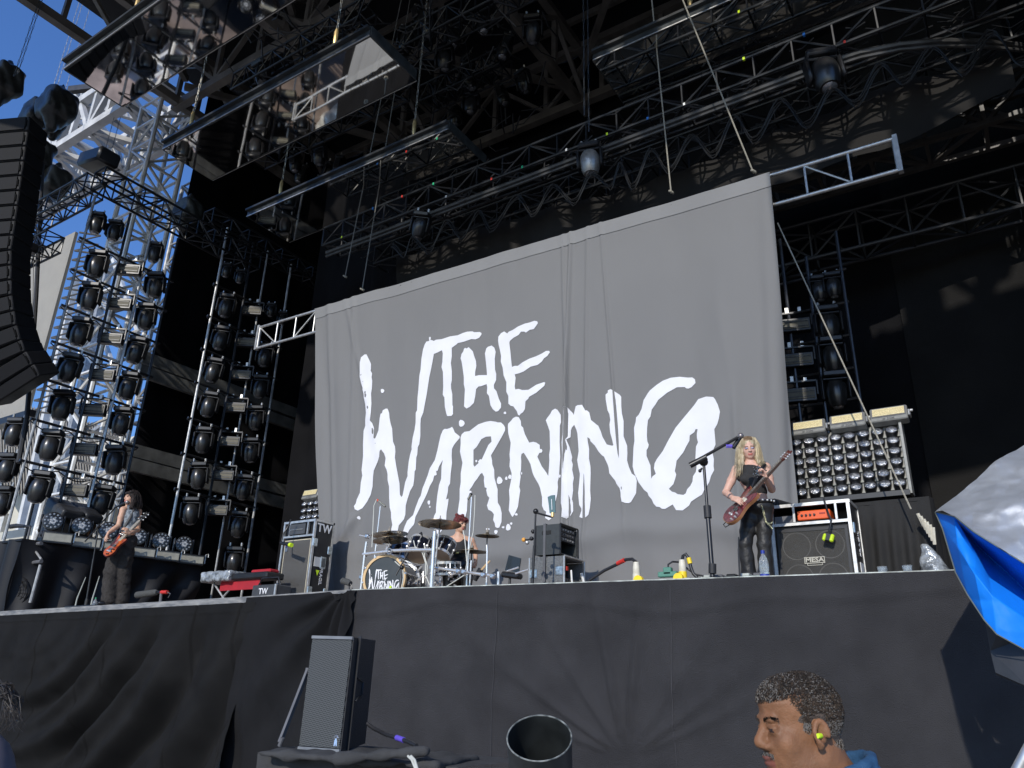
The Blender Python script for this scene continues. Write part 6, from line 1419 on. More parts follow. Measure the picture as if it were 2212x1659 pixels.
def floorstrobe(label, group):
    t = thing('floor_strobe', label, 'strobe light', (0, 0, 0), group)
    mb = MB(); mb.box((0, 0, .13), (.56, .12, .24), bev=.012); mb.build('body', BLK, t, True)
    mb = MB(); mb.box((0, -.064, .13), (.50, .01, .17)); mb.build('front_window', mat('frost_window', (0.33, 0.32, 0.265), 0.35, 0, 0.12, 9), t)
    mb = MB()
    for q in range(28):
        for e in (-1, 1): mb.box((-.235+q*.0174, -.072, .13+e*.078), (.008, .004, .01))
    mb.build('led_row', BLK, t)
    mb = MB(); mb.box((.30, 0, .16), (.02, .05, .2)); mb.tube([(.30, 0, .27), (.36, 0, .30), (.37, 0, .22)], .012, 6); mb.build('bracket', ALU, t)
    return t
for i, p in enumerate((c31(372, 165), c31(560, 197), c31(755, 232), c31(920, 260), c31(1080, 282), c31(1240, 306))):
    w = at(*p, X=XR+.05); place(floorstrobe, 'fs', (XR+.06, w[1], w[2]-.13), R_(66), '%s wide strobe from the left along the front of the long riser' % ORD[i], 'wide strobes along the long riser', .92)
# covered monitor wedges on the riser
VIN = mat('vinyl_cover', (0.028, 0.028, 0.029), 0.45, 0, 0.2, 3, 0.2, 8)
for k, (p, q, top_) in enumerate(((c8(670, 560), c8(1000, 560), c8(680, 40)), (c8(1010, 560), c8(1290, 580), c8(1050, 110)))):
    Xk = XR-.75
    a = at(*p, X=Xk); b = at(*q, X=Xk); tt = at(*top_, X=Xk); yc = (a[1]+b[1])/2; hw = abs(b[1]-a[1])/2
    s = SDF(); s.box((Xk-.1, yc, (zt2+tt[2])/2-.05), (.28, hw, (tt[2]-zt2)/2-.05), rnd=.05); s.box((Xk+.05, yc, tt[2]-.16), (.42, hw*1.02, .10), rnd=.05, k=.05, rot=Matrix.Rotation(R_(24), 3, 'Y'))
    o = s.mesh(.03, 'covered_speaker', VIN, None, lambda P_: .01*np.sin(P_[:, 1]*9)*np.sin(P_[:, 2]*6)); o.location = (0, 0, 0)
    tag(o, ['left grey vinyl covered speaker behind the round wash lights', 'right grey vinyl covered speaker behind the round wash lights'][k], 'covered speaker')
# far left edge items
w = pt(c8(160, 1420), 7.05); t = thing('fan', 'large round floor fan at the left end of the stage edge', 'fan', (w[0], 7.05, FZ)); r = .33
Mf = TR(w[0], 7.05, w[2]) @ Matrix.Rotation(R_(25), 4, 'Z') @ Matrix.Rotation(R_(90), 4, 'X')
mb = MB()
for k in range(5):
    rr = r*(k+1)/5; mb.tube([Mf @ Vector((rr*math.cos(a), rr*math.sin(a), .06-.05*k/5)) for a in np.linspace(0, 2*math.pi, 33)], .005, 5, False)
for k in range(24):
    a = k*math.pi/12; mb.tube([Mf @ Vector((.05*math.cos(a), .05*math.sin(a), .06)), Mf @ Vector((r*math.cos(a), r*math.sin(a), .01))], .003, 4, False)
g_ = mb.build('guard', BLK, t, True); g_['kind'] = 'stuff'
mb = MB(); mb.tube([Mf @ Vector((r*math.cos(a), r*math.sin(a), 0)) for a in np.linspace(0, 2*math.pi, 41)], .013, 8, False); mb.build('ring', BLK, t, True)
mb = MB(); mb.lathe([(.05, .05), (.05, .07)], 18, Mf); mb.build('hub', mat('hub_grey', (0.4, 0.42, 0.45), 0.4), t, True)
for k in range(3):
    a = k*2.094+.5; mb = MB(); mb.add([Mf @ Vector(v) for v in ((.03*math.cos(a), .03*math.sin(a), 0), (.28*math.cos(a-.45), .28*math.sin(a-.45), -.03), (.30*math.cos(a), .30*math.sin(a), 0), (.28*math.cos(a+.45), .28*math.sin(a+.45), .03))], [(0, 1, 2, 3)]); mb.build('blade', BLKG, t)
mb = MB(); mb.bar((w[0]-.25, 7.1, FZ+.03), (w[0]+.25, 7.1, FZ+.03), .05); mb.bar((w[0]+.0, 7.12, FZ+.03), (w[0], 7.12, w[2]-.2), .05); mb.build('foot', BLK, t)
w = pt(c8(170, 860), 7.6); t = thing('small_speaker', 'small black speaker clamped to a pole at the left picture edge', 'speaker', w)
mb = MB(); mb.box(w, (.34, .30, .30), Matrix.Rotation(R_(30), 3, 'Z'), .03); mb.build('cabinet', PA, t, True)
mb = MB(); mb.tube([(w[0]+.12, 7.7, w[2]+1.6), (w[0]+.06, 7.75, FZ)], .03, 8); mb.build('pole', BLK, t, True)
mb = MB(); mb.box((w[0]-.24, 7.6, w[2]), (.12, .1, .1), bev=.02); mb.build('clamp', ALU, t)
w = pt(c8(190, 450), 7.3); t = thing('microphone', 'audience microphone in a black foam windshield at the far left', 'microphone', w); e = pt(c8(440, 455), 7.3)
mb = MB(); mb.tube([w-np.array([.11, 0, -.01]), w-np.array([.1, 0, 0]), w+np.array([.1, 0, 0]), e], [.02, .045, .045, .02], 12); mb.build('windshield', RUB, t, True)
mb = MB(); mb.tube([e, (e[0]+.05, 7.35, FZ+.1)], .02, 8); mb.build('stand', GREY, t, True)
# tangle of stands and white panels at far left
for k, (p, q, Y, r, m) in enumerate(((c8(560, 540), c8(390, 960), 7.2, .02, ALU), (c8(430, 760), c8(390, 900), 7.2, .03, BLK), (c8(360, 720), c8(600, 700), 7.2, .035, GREY), (c8(350, 1000), c8(600, 960), 7.2, .035, GREY), (c8(370, 1000), c8(290, 1560), 7.2, .05, ALU), (c8(590, 1010), c8(440, 1560), 7.15, .03, ALUD), (c8(470, 750), c8(600, 930), 7.2, .02, ALUD))):
    mb = MB(); mb.tube([pt(p, Y), pt(q, Y)], r, 9); single('stand_pole', mb, m, '%s pole of the clutter beside the fan, counted from the top' % ORD[k], 'pole', 'poles and pipes beside the fan', True)
for k, (x_, y_, w_, h_) in enumerate(((360, 1180, 260, 520), (60, 1050, 200, 320), (440, 850, 120, 220))):
    a = pt(c8(x_, y_), 7.9+.1*k); sx = abs(pt(c8(x_+w_, y_), 7.9)[0]-pt(c8(x_, y_), 7.9)[0]); sz = abs(pt(c8(x_, y_+h_), 7.9)[2]-pt(c8(x_, y_), 7.9)[2])
    mb = MB(); mb.box(a, (sx*.6, .08, sz*.8), Matrix.Rotation(R_(9), 3, 'Y'), .02); single('standing_panel', mb, [mat('panel_grey', (0.28, 0.27, 0.25), 0.5), mat('panel_cream', (0.5, 0.48, 0.4), 0.6), MATS['panel_grey']][k], ['grey slotted panel standing right of the fan', 'cream panel behind the small clamped speaker', 'small grey panel under the silver boom'][k], 'panel')
# black cloth heap on the wing deck, mirrored in the front tray
s = SDF(); s.ell((-21.6, 8.9, FZ+.25), (1.3, .62, .42), .2); s.ell((-20.4, 9.1, FZ+.25), (.9, .55, .4), .2); s.box((-22.3, 9.2, FZ+.3), (.4, .35, .35), k=.2, rnd=.1)
o = s.mesh(.05, 'covered_gear', CLOTHB, None, lambda P_: .07*np.sin(P_[:, 0]*6+P_[:, 1]*8)*np.sin(P_[:, 1]*9-P_[:, 2]*6+P_[:, 0]*2)); tag(o, 'heap of gear under black cloth on the brown wing floor, seen in the front mirror', 'covered gear')
# ================================================================== people
SKIN1 = mat('skin_fair', (0.60, 0.36, 0.27), 0.5, 0, 0.06, 12, spec=0.35)
SKIN2 = mat('skin_warm', (0.56, 0.33, 0.22), 0.5, 0, 0.06, 12, spec=0.35)
SKIN3 = mat('skin_brown', (0.215, 0.100, 0.048), 0.56, 0, 0.18, 16, 0.14, 170, spec=0.3)
LIP = mat('lips_coral', (0.50, 0.15, 0.12), 0.4); LIPB = mat('lips_brown', (0.22, 0.075, 0.05), 0.45)
EYEM = mat('eye_dark', (0.03, 0.02, 0.02), 0.2); SHAD = mat('eye_shadow_blue', (0.34, 0.36, 0.52), 0.5); BROW = mat('brow_brown', (0.10, 0.055, 0.035), 0.8)
class Frame:
    """place points by pixel at a distance e in front of an upright plane through base B facing f"""
    def __init__(s, B, f):
        s.B = np.array(B, float); s.f = _n((f[0], f[1], 0)); s.r = np.array([-s.f[1], s.f[0], 0]); s.u = np.array([0, 0, 1.])
    def Q(s, px, py, e=0):
        d = ray(px, py); return C0+d*((e+(s.B-C0)@s.f)/(d@s.f))
def toward(p): return _n((-p[0], -p[1], 0))
def rotz(v, deg): a = R_(deg); return np.array([v[0]*math.cos(a)-v[1]*math.sin(a), v[0]*math.sin(a)+v[1]*math.cos(a), v[2]])
def hframe(f, pitch=0, roll=0):
    """head axes: columns right, forward, up; pitch>0 looks down"""
    f = _n(f); r = _n(np.cross(f, [0, 0, 1])); u = np.cross(r, f)
    a = R_(pitch); f2 = f*math.cos(a)-u*math.sin(a); u2 = u*math.cos(a)+f*math.sin(a)
    b = R_(roll); r2 = r*math.cos(b)+u2*math.sin(b); u3 = u2*math.cos(b)-r*math.sin(b)
    return np.stack([r2, f2, u3], 1)
def head(S, c, A, s=1.0, female=True, nose=1.0):
    L = lambda x, y, z: np.array(c)+A@(np.array([x, y, z])*s)
    e = lambda p, r, k=.015, sub=False: S.ell(L(*p), np.array(r)*s, k*s, A, sub)
    e((0, -.018, .035), (.073, .093, .085), .02); e((0, .022, -.035), (.056, .066, .078), .03)
    e((0, .058, -.092), (.020, .018, .018), .02); e((0, .01, -.07), (.05, .06, .035), .03)
    for q in (-1, 1):
        e((q*.034, .046, -.03), (.024, .026, .026), .02); e((q*.031, .094, .002), (.019, .013, .011), .010, True)
        e((q*.031, .070, .0), (.0145, .0145, .0125), .003); e((q*.0105, .089, -.031), (.009, .011, .008), .006)
        e((q*.032, .072, .021), (.022, .014, .007), .010)
        e((q*.073, -.012, -.012), (.009, .019, .031), .006); e((q*.079, -.010, -.010), (.006, .009, .018), .006, True)
    S.cone(L(0, .080, .014), L(0, .098*nose, -.022), .0075*s, .0095*s, .010*s); e((0, .098*nose, -.027), (.011, .011, .009), .008)
    e((0, .083, -.056), (.023, .010, .006), .006); e((0, .081, -.067), (.020, .010, .0075), .006)
    return L
def headmat(c, A, s, blue=False):
    def f(P_):
        q = ((P_-np.array(c))@A)/s; x, y, z = q[:, 0], q[:, 1], q[:, 2]; m = np.zeros(len(P_), int); fr = (y > .066) & (np.abs(x) < .06)
        lip = fr & (np.abs(x) < .024-.18*np.abs(z+.0615)) & (z > -.074) & (z < -.050) & (y > .080); m[lip] = 1
        ex = np.abs(np.abs(x)-.031)
        if blue: m[fr & (ex < .016) & (z > -.002) & (z < .010)] = 3
        m[fr & (ex < .015) & (np.abs(z+(.005 if blue else 0)) < (.0035 if blue else .0058))] = 2
        m[fr & (ex < .021) & (z > .0185) & (z < .0255)] = 4
        return m
    return f
def hand(S, wr, d, n, hs, curls, s=1.0, thumb=None):
    d = _n(d); n = _n(n-d*(n@d)); w = np.cross(d, n)*hs; wr = np.array(wr)
    P0 = []
    for k in range(4):
        b = wr+d*(.078 if k in (1, 2) else .072)*s+w*(k-1.5)*.0185*s; P0.append(b)
        S.cone(wr+w*(k-1.5)*.010*s, b, .0165*s, .0125*s, .008)
        p = b; a = 0; Ls = np.array([.040, .026, .021])*[.95, 1.08, 1.0, .80][k]*s; rs = [.0098, .0088, .008, .0068]
        for j in range(3):
            a += R_(curls[k][j] if hasattr(curls[k], '__len__') else curls[k]); q = p+(d*math.cos(a)+n*math.sin(a)+w*(k-1.5)*.05)*Ls[j]
            S.cone(p, q, rs[j]*s, rs[j+1]*s, .004); p = q
    t0 = wr+d*.02*s-w*.024*s; td = _n(thumb if thumb is not None else d*.55-w*.65+n*.45)
    t1 = t0+td*.038*s; t2 = t1+_n(td+n*.35+d*.2)*.032*s; t3 = t2+_n(td*.5+n*.5+d*.6)*.024*s
    S.chain([t0, t1, t2, t3], [.0165*s, .0125*s, .011*s, .009*s], .006)
def strands(name, roots, m, parent, r=.004, seg=3):
    mb = MB()
    for ps in roots:
        n = len(ps); mb.tube(ps, [r*(1-.75*(i/(n-1))**2) for i in range(n)], seg, False)
    o = mb.build(name, m, parent, 'all'); return o
def hairdisp(amp, fq): return lambda P_: amp*np.sin(P_[:, 0]*fq+2*np.sin(P_[:, 2]*9))*np.cos(P_[:, 1]*fq*.8+P_[:, 2]*5)
def guitar_frame(bot, tip, towards):
    a = _n(np.array(tip)-np.array(bot)); nrm = np.array(towards)-a*(np.array(towards)@a); nrm = _n(nrm); b = np.cross(nrm, a)
    # local X = a, local -Y = nrm, local Z = b'
    zc = np.cross(a, -nrm)
    return Matrix([[a[i], -nrm[i], zc[i], bot[i]] for i in range(3)]+[[0, 0, 0, 1]])
def smooth_poly(P_, it=2):
    for _ in range(it):
        Q_ = []
        for i in range(len(P_)):
            a = np.array(P_[i]); b = np.array(P_[(i+1) % len(P_)]); Q_ += [tuple(a*.75+b*.25), tuple(a*.25+b*.75)]
        P_ = Q_
    return P_

# ------------------------------------------------------------ blonde guitarist
B = at(1630, 1190, Y=8.05); B[2] = FZ; f = toward(B); FR = Frame(B, f); Q = FR.Q
gt = thing('person', 'blonde guitarist in a black crop top and leather trousers playing a dark red guitar', 'person', B)
S = SDF(); hc = Q(1617.5, 968.5, .04); A = hframe(rotz(f, 6), 16, -4); head(S, hc, A, 1.0)
nb = Q(1621, 1006, .0); S.cone(hc-A[:, 2]*.07-A[:, 1]*.01, nb, .047, .052, .02)
shl, shr = Q(1591, 1014, .0), Q(1655, 1009, .0); ch = Q(1624, 1030, 0); wa = Q(1636, 1072, 0); hp = Q(1638, 1097, 0)
S.cone(nb, shl, .045, .042, .04); S.cone(nb, shr, .045, .042, .04)
S.ell(ch, (.135, .095, .15), .04, np.stack([FR.r, -FR.f, FR.u], 1)); S.cone(ch, wa, .105, .098, .05); S.ell(hp, (.15, .11, .11), .04, np.stack([FR.r, -FR.f, FR.u], 1))
el1 = Q(1568, 1064, .04); wr1 = Q(1583, 1076, .24)
S.chain([shl, (shl+el1)/2, el1], [.047, .043, .036], .02); S.chain([el1, el1*.45+wr1*.55, wr1], [.037, .033, .023], .012)
hand(S, wr1, Q(1597, 1080, .31)-wr1, -FR.f-FR.u*.3, 1, [(15, 25, 20), (20, 25, 22), (25, 30, 25), (30, 35, 25)], .92, thumb=FR.r*.8+FR.u*.3+FR.f*.2)
el2 = Q(1667, 1057, .03); wr2 = Q(1655, 1033, .26)
S.chain([shr, (shr+el2)/2, el2], [.047, .043, .037], .02); S.chain([el2, el2*.45+wr2*.55, wr2], [.038, .033, .023], .012)
hand(S, wr2, Q(1650, 1018, .30)-wr2+FR.u*.02, -FR.r*.9+FR.f*.3, -1, [(25, 55, 45), (30, 60, 45), (35, 60, 50), (40, 60, 50)], .92, thumb=-FR.r*.6+FR.u*.5-FR.f*.5)
kn1, an1 = Q(1610, 1176, .03), Q(1618, 1238, .0); kn2, an2 = Q(1650, 1176, .02), Q(1655, 1238, .0); an1[2] = max(an1[2], FZ+.1); an2[2] = max(an2[2], FZ+.1)
h1, h2 = Q(1620, 1112, 0), Q(1651, 1110, 0)
for h_, k_, a_ in ((h1, kn1, an1), (h2, kn2, an2)): S.chain([h_, k_, a_], [.08, .055, .045], .03)
S.mesh(.0062, 'body', [SKIN1, LIP, EYEM, SHAD, BROW], gt, None, headmat(hc, A, 1.0, True))
Ax = np.stack([FR.r, -FR.f, FR.u], 1)
T = SDF(); T.ell(ch+FR.u*.01, (.128, .105, .15), .03, Ax); T.cone(ch, Q(1634, 1064, 0), .116, .108, .04); T.cone(Q(1600, 1009, 0), Q(1602, 1030, 0), .052, .055, .02); T.cone(Q(1645, 1005, 0), Q(1643, 1026, 0), .052, .055, .02)
T.cone(Q(1607, 1008, 0), Q(1634, 1006, 0), .035, .035, .03); T.ell(Q(1609, 1035, .085), (.05, .045, .05), .03, Ax); T.ell(Q(1634, 1034, .085), (.05, .045, .05), .03, Ax)
T.ell(Q(1620, 991, .06), (.042, .06, .020), .01, Ax, True)
T.ell(Q(1661, 1062, .08), (.03, .06, .03), .008, Ax, True)
T.mesh(.0075, 'crop_top', mat('top_black', (0.022, 0.021, 0.021), 0.85, 0, 0.15, 6, 0.3, 120), gt, lambda P_: .004*np.sin(P_[:, 2]*42+P_[:, 0]*22))
T = SDF(); T.ell(hp+FR.u*.0, (.158, .12, .105), .03, Ax); T.chain([h1, (h1+kn1)/2, kn1, an1-FR.u*.03], [.088, .078, .066, .078], .02); T.chain([h2, (h2+kn2)/2, kn2, an2-FR.u*.03], [.090, .080, .068, .078], .02); T.cone(Q(1629, 1120, 0), Q(1642, 1120, 0), .07, .07, .03)
T.mesh(.0085, 'leather_trousers', mat('leather_black', (0.020, 0.019, 0.018), 0.45, 0, 0.25, 5, 0.5, 22, spec=0.35), gt, lambda P_: .0035*np.sin(P_[:, 2]*34+P_[:, 0]*25+3*np.sin(P_[:, 2]*6))*np.cos(P_[:, 0]*18))
T = SDF()
for a_ in (an1, an2): T.ell(np.array([a_[0], a_[1], FZ+.04])+FR.f*.06, (.045, .12, .04), .02, Ax); T.cone(a_, (a_[0], a_[1], FZ+.05), .045, .045, .02)
T.mesh(.012, 'boots', BLK, gt)
mb = MB(); ring = [hp+FR.u*.055+FR.r*.157*math.cos(a)-FR.f*.118*math.sin(a)+FR.u*.012*math.cos(a*2) for a in np.linspace(0, 2*math.pi, 37)]
mb.tube(ring, .018, 6, False); bl = mb.build('belt', mat('belt_leather', (0.012, 0.012, 0.012), 0.3), gt, True)
for a in np.linspace(3.5, 5.9, 9):
    mb = MB(); mb.sphere(hp+FR.u*.055+FR.r*.172*math.cos(a)-FR.f*.134*math.sin(a), .012, 8, 6); mb.build('stud', CHR, bl, True)
mb = MB(); cp = [Q(1645, 1093, .15), Q(1650, 1108, .155), Q(1655, 1128, .14), Q(1664, 1137, .12), Q(1668, 1142, .1)]; mb.tube(cp, .009, 5); mb.tube([Q(1655, 1128, .14), Q(1662, 1131, .13), Q(1669, 1128, .11)], .007, 5); mb.build('trouser_chain', mat('chain_gold', (0.75, 0.68, 0.42), 0.3, 1.0, 0.5, 120, 0.8, 150), gt, True)
HB1 = mat('hair_blonde', (0.36, 0.28, 0.16), 0.5, 0, 0.3, 3, 0.5, 60, col2=(0.66, 0.56, 0.38), stretch=(14, 14, 1.6)); HB2 = mat('hair_roots', (0.17, 0.11, 0.06), 0.5, 0, 0.3, 30)
T = SDF(); Lh = lambda x, y, z: hc+A@np.array([x, y, z])
T.ell(Lh(0, -.028, .040), (.088, .100, .092), .02, A)
Hf = lambda x, y, z: hc+FR.r*x+FR.f*y+FR.u*z
HLk = [(-.045, -.01, .095), (-.074, -.012, .04), (-.084, -.008, -.03), (-.090, .0, -.10), (-.098, .025, -.17), (-.112, .03, -.24), (-.125, .03, -.31)]; HRk = [(.045, -.01, .095), (.072, -.012, .04), (.080, -.012, -.03), (.084, -.01, -.10), (.092, .0, -.16), (.115, -.02, -.20), (.15, -.04, -.225)]
T.chain([Hf(*p) for p in HLk], [.026, .030, .032, .036, .036, .026, .006], .02)
T.chain([Hf(*p) for p in HRk], [.026, .029, .030, .033, .030, .020, .006], .02)
T.chain([Lh(0, -.09, .0), Q(1615, 1000, -.09)], [.08, .09], .04)
T.ell(Q(1621, 1003, .10), (.058, .10, .085), .01, A, True)
T.ell(Lh(0, .085, -.03), (.053, .055, .092), .008, A, True)
def hdisp(P_):
    q = (P_-hc)@A; an = np.arctan2(q[:, 0], q[:, 1]+.05); return .0035*np.sin(an*42+2.5*np.sin(q[:, 2]*22))
T.mesh(.0062, 'hair', [HB1, HB2], gt, hdisp, lambda P_: (((P_-hc)@A)[:, 2] > .085).astype(int)*(np.abs(((P_-hc)@A)[:, 0]) < .045))
rts = []
for k in range(240):
    s_ = -1 if k % 2 else 1; a = random.uniform(.2, 1.0); x = s_*random.uniform(.066, .088); p0 = Lh(x*.6, random.uniform(-.06, .05), .118-abs(x)*.25); tgt = [(1597, 996), (1590, 1012), (1590, 1032)] if s_ < 0 else [(1644, 989), (1652, 1003), (1658, 1012)]
    KK = HLk if s_ < 0 else HRk; ja, jb, jc = random.gauss(0, .020), random.gauss(0, .022), random.gauss(0, .02); pts_ = []
    for n_, p_ in enumerate(KK[:random.choice([5, 6, 7])]): g_ = .35+.65*n_/6; pts_.append(Hf(p_[0]*(1.12 if n_ < 4 else 1.04)+ja*g_+s_*.012, p_[1]+jb*g_+.012, p_[2]+(.015 if n_ == 0 else 0)+jc*g_*.6))
    rts.append(pts_)
st = strands('loose_strands', rts, HB1, gt, .0035)
# guitar
def make_guitar(label, bot, tip, towards, outline, scale_, top_m, side_m, neck0, neck1, neckw, head_m, bass=False):
    M = guitar_frame(bot, tip, towards); g = thing('electric_guitar' if not bass else 'bass_guitar', label, 'guitar', bot)
    P_ = smooth_poly([(x*scale_, y*scale_) for x, y in outline], 2)
    MB().prism(P_, .002, .034*scale_, M).build('body', side_m, g)
    c_ = np.mean(P_, 0); Pi = [tuple(c_+(np.array(p)-c_)*.965) for p in P_]
    MB().prism(Pi, -.004, .004, M).build('body_top', top_m, g)
    L_ = (Vector(tip)-Vector(bot)).length
    V = lambda x, y, z: M @ Vector((x, y, z))
    hx = neck1
    mb = MB(); mb.add([V(neck0, y, z) for y in (-.008, .018) for z in (-neckw*.56, neckw*.56)]+[V(hx, y, z) for y in (-.008, .014) for z in (-neckw*.42, neckw*.42)], [(0, 1, 3, 2), (4, 6, 7, 5), (0, 4, 5, 1), (2, 3, 7, 6), (0, 2, 6, 4), (1, 5, 7, 3)]); nk = mb.build('neck', mat('fretboard', (0.07, 0.045, 0.035), 0.4, 0, 0.2, 30) if not bass else mat('bass_fretboard', (0.45, 0.38, 0.28), 0.4), g)
    mb = MB()
    for k in range(22):
        x = neck0+.04+(hx-neck0-.05)*(1-math.exp(-k/14))/(1-math.exp(-22/14)); mb.add([V(x, -.0095, -neckw*.5), V(x+.0035, -.0095, -neckw*.5), V(x+.0035, -.0095, neckw*.5), V(x, -.0095, neckw*.5)], [(0, 1, 2, 3)])
        if k % 3 == 1: mb.add([V(x+.006, -.0094, -neckw*.25), V(x+.016, -.0094, -neckw*.1), V(x+.017, -.0094, neckw*.25), V(x+.009, -.0094, neckw*.3)], [(0, 1, 2, 3)])
    fr_ = mb.build('frets', mat('fret_pearl', (0.33, 0.32, 0.28), 0.3, 0.4), nk); fr_['kind'] = 'stuff'
    mb = MB()
    for k in range(6 if not bass else 5):
        z = (k-2.5)*neckw*.13 if not bass else (k-2)*neckw*.17; mb.tube([V(.10*scale_, -.014, z*1.15), V(hx+.02, -.012, z*.85)], .0014, 3, False)
    mb.build('strings', ALU, g).__setitem__('kind', 'stuff')
    hp_ = [(hx-.01, -.022), (hx+.02, -.038), (L_-.035, -.040), (L_, -.030), (L_-.03, -.004), (L_-.004, .030), (L_-.04, .038), (hx+.03, .034), (hx-.01, .022)]
    MB().prism(hp_, -.002, .014, M).build('headstock', head_m, g)
    for k in range(6):
        s_ = 1 if k % 2 else -1; x = hx+.03+(L_-hx-.08)*(k//2)/2; mb = MB(); mb.sphere(V(x, .004, s_*.055), .012, 8, 6); mb.tube([V(x, -.012, s_*.022), V(x, .01, s_*.022)], .006, 6); mb.build('tuner', CHR, g, True)
    for x in ((.30, .17) if not bass else (.22, .14)):
        mb = MB(); c4_ = V(x*scale_, -.008, 0); q = M.to_3x3(); mb.box(c4_, (.045, .012, .085 if not bass else .07), q, .004); mb.build('pickup', WP if not bass and x == .30 else BLK, g)
    mb = MB(); mb.box(V(.10*scale_, -.012, 0), (.022, .014, .085), M.to_3x3(), .003); mb.build('bridge', CHR, g)
    for k, (x, z) in enumerate(((.06, -.09), (.10, -.12), (.14, -.085)) if not bass else ((.05, -.05), (.10, -.07), (.15, -.075), (.04, -.02))):
        mb = MB(); mb.lathe([(.011, 0), (.009, .016)], 10, M @ Matrix.Translation((x*scale_, -.004, z*scale_)) @ Matrix.Rotation(R_(90), 4, 'X')); mb.build('knob', CHR if not bass else BLK, g, True)
    return g, M
PRS = [(0, 0), (.01, .09), (.06, .15), (.14, .165), (.21, .125), (.27, .11), (.34, .145), (.42, .165), (.475, .135), (.43, .075), (.40, .035), (.40, -.035), (.42, -.07), (.44, -.12), (.40, -.150), (.33, -.14), (.27, -.115), (.20, -.135), (.12, -.170), (.04, -.14), (0, -.07)]
topM = mat('flame_top', (0.030, 0.004, 0.010), 0.12, 0, 0.3, 5, coat=1.0, col2=(0.20, 0.02, 0.035), stretch=(6, 6, 1.4))
gb = Q(1566, 1127, .235); gt_ = Q(1707, 972, .30)
g1, M1 = make_guitar('dark red electric guitar with a natural wood edge held by the blonde guitarist', gb, gt_, FR.f*.55+FR.u*.62-FR.r*.58, PRS, 1.0, topM, mat('natural_wood', (0.26, 0.115, 0.05), 0.35, 0, 0.15, 8), .38, .86, .052, mat('rosewood_head', (0.10, 0.022, 0.014), 0.4, 0, 0.2, 20))
mb = MB(); mb.tube([M1 @ Vector((.02, .02, .02)), M1 @ Vector((-.03, .03, .05)), M1 @ Vector((-.04, .03, -.03)), M1 @ Vector((.0, .03, -.06))], .005, 5); mb.build('lead', BLK, g1, True)
mb = MB(); sp = [M1 @ Vector((.44, .03, .12)), Q(1640, 1018, .14), Q(1652, 1004, .06), Q(1650, 1003, -.08)]; mb.tube(sp, .018, 6); mb.build('strap', BLK, g1, True)
mb = MB()
for k in range(60): mb.sphere(Q(1639+random.gauss(0, 5), 1017+random.gauss(0, 6), .17+random.random()*.03), random.uniform(.004, .011), 6, 4)
o = mb.build('crystal_brooch', mat('crystal', (0.85, 0.85, 0.8), 0.05, 1.0), gt, True)

# ------------------------------------------------------------ bass player
cc6 = lambda x, y: ((350+x*.16876)/U, (1850+y*.16876)/U); cc7 = lambda x, y: ((350+x*.19284)/U, (2080+y*.19284)/U)
YBS = edge_y(-11.6)+.25
B = at(264, 1240, Y=YBS); B[2] = FZ; f = toward(B); FR = Frame(B, f); Q = FR.Q
bs = thing('person', 'dark haired bass player in grey vest and baggy trousers singing at the left stage edge', 'person', B)
fb = rotz(f, -28); Ax = hframe(fb); Ax = np.stack([Ax[:, 0], Ax[:, 1], Ax[:, 2]], 1)
S = SDF(); hc = Q(*cc6(985, 655), .03); A = hframe(rotz(f, -62), 0, 0); head(S, hc, A, 1.02)
nb = Q(*cc6(985, 860), 0); S.cone(hc-A[:, 2]*.07-A[:, 1]*.01, nb, .048, .052, .02)
shl, shr = Q(*cc6(800, 930), .06), Q(*cc6(1155, 970), -.02); ch = Q(*cc6(960, 1120), 0); wa = Q(*cc7(790, 150), 0); hp = Q(*cc7(770, 260), 0)
S.cone(nb, shl, .045, .044, .04); S.cone(nb, shr, .045, .046, .04)
S.ell(ch, (.135, .10, .16), .04, Ax); S.cone(ch, wa, .105, .10, .05); S.ell(hp, (.15, .12, .12), .04, Ax)
el1 = Q(*cc6(690, 1300), .10); wr1 = Q(*cc6(455, 1470), .22)
S.chain([shl, (shl+el1)/2, el1], [.048, .044, .037], .02); S.chain([el1, el1*.5+wr1*.5, wr1], [.037, .034, .023], .012)
hand(S, wr1, Q(*cc6(375, 1600), .27)-wr1, FR.r*.8-FR.f*.3, 1, [(10, 20, 15), (15, 25, 20), (20, 30, 20), (25, 30, 25)], .95, thumb=FR.r*.7-FR.u*.7)
el2 = Q(*cc6(1130, 1400), .02); wr2 = Q(*cc6(935, 1490), .24)
S.chain([shr, (shr+el2)/2, el2], [.05, .047, .040], .02); S.chain([el2, el2*.5+wr2*.5, wr2], [.040, .036, .025], .012)
hand(S, wr2, Q(*cc6(860, 1370), .28)-wr2, -FR.r*.6-FR.f*.5, -1, [(20, 45, 40), (25, 50, 40), (30, 50, 45), (35, 55, 45)], .95, thumb=-FR.r*.7+FR.f*.4)
l1 = [Q(*cc7(610, 330), 0), Q(*cc7(450, 900), .03), Q(*cc7(430, 1400), .03)]; l2 = [Q(*cc7(790, 330), 0), Q(*cc7(690, 900), .0), Q(*cc7(660, 1440), .0)]
for l in (l1, l2): S.chain(l, [.08, .055, .045], .03)
S.mesh(.0072, 'body', [SKIN2, LIP, EYEM, SHAD, BROW], bs, None, headmat(hc, A, 1.02))
T = SDF(); T.ell(ch, (.138, .11, .165), .03, Ax); T.cone(ch, Q(*cc6(900, 1480), 0), .118, .115, .04); T.cone(Q(*cc6(840, 930), .03), ch, .05, .08, .03); T.cone(Q(*cc6(1105, 960), 0), ch, .05, .08, .03)
T.cone(Q(*cc6(930, 880), .03), Q(*cc6(1030, 890), 0), .055, .055, .02)
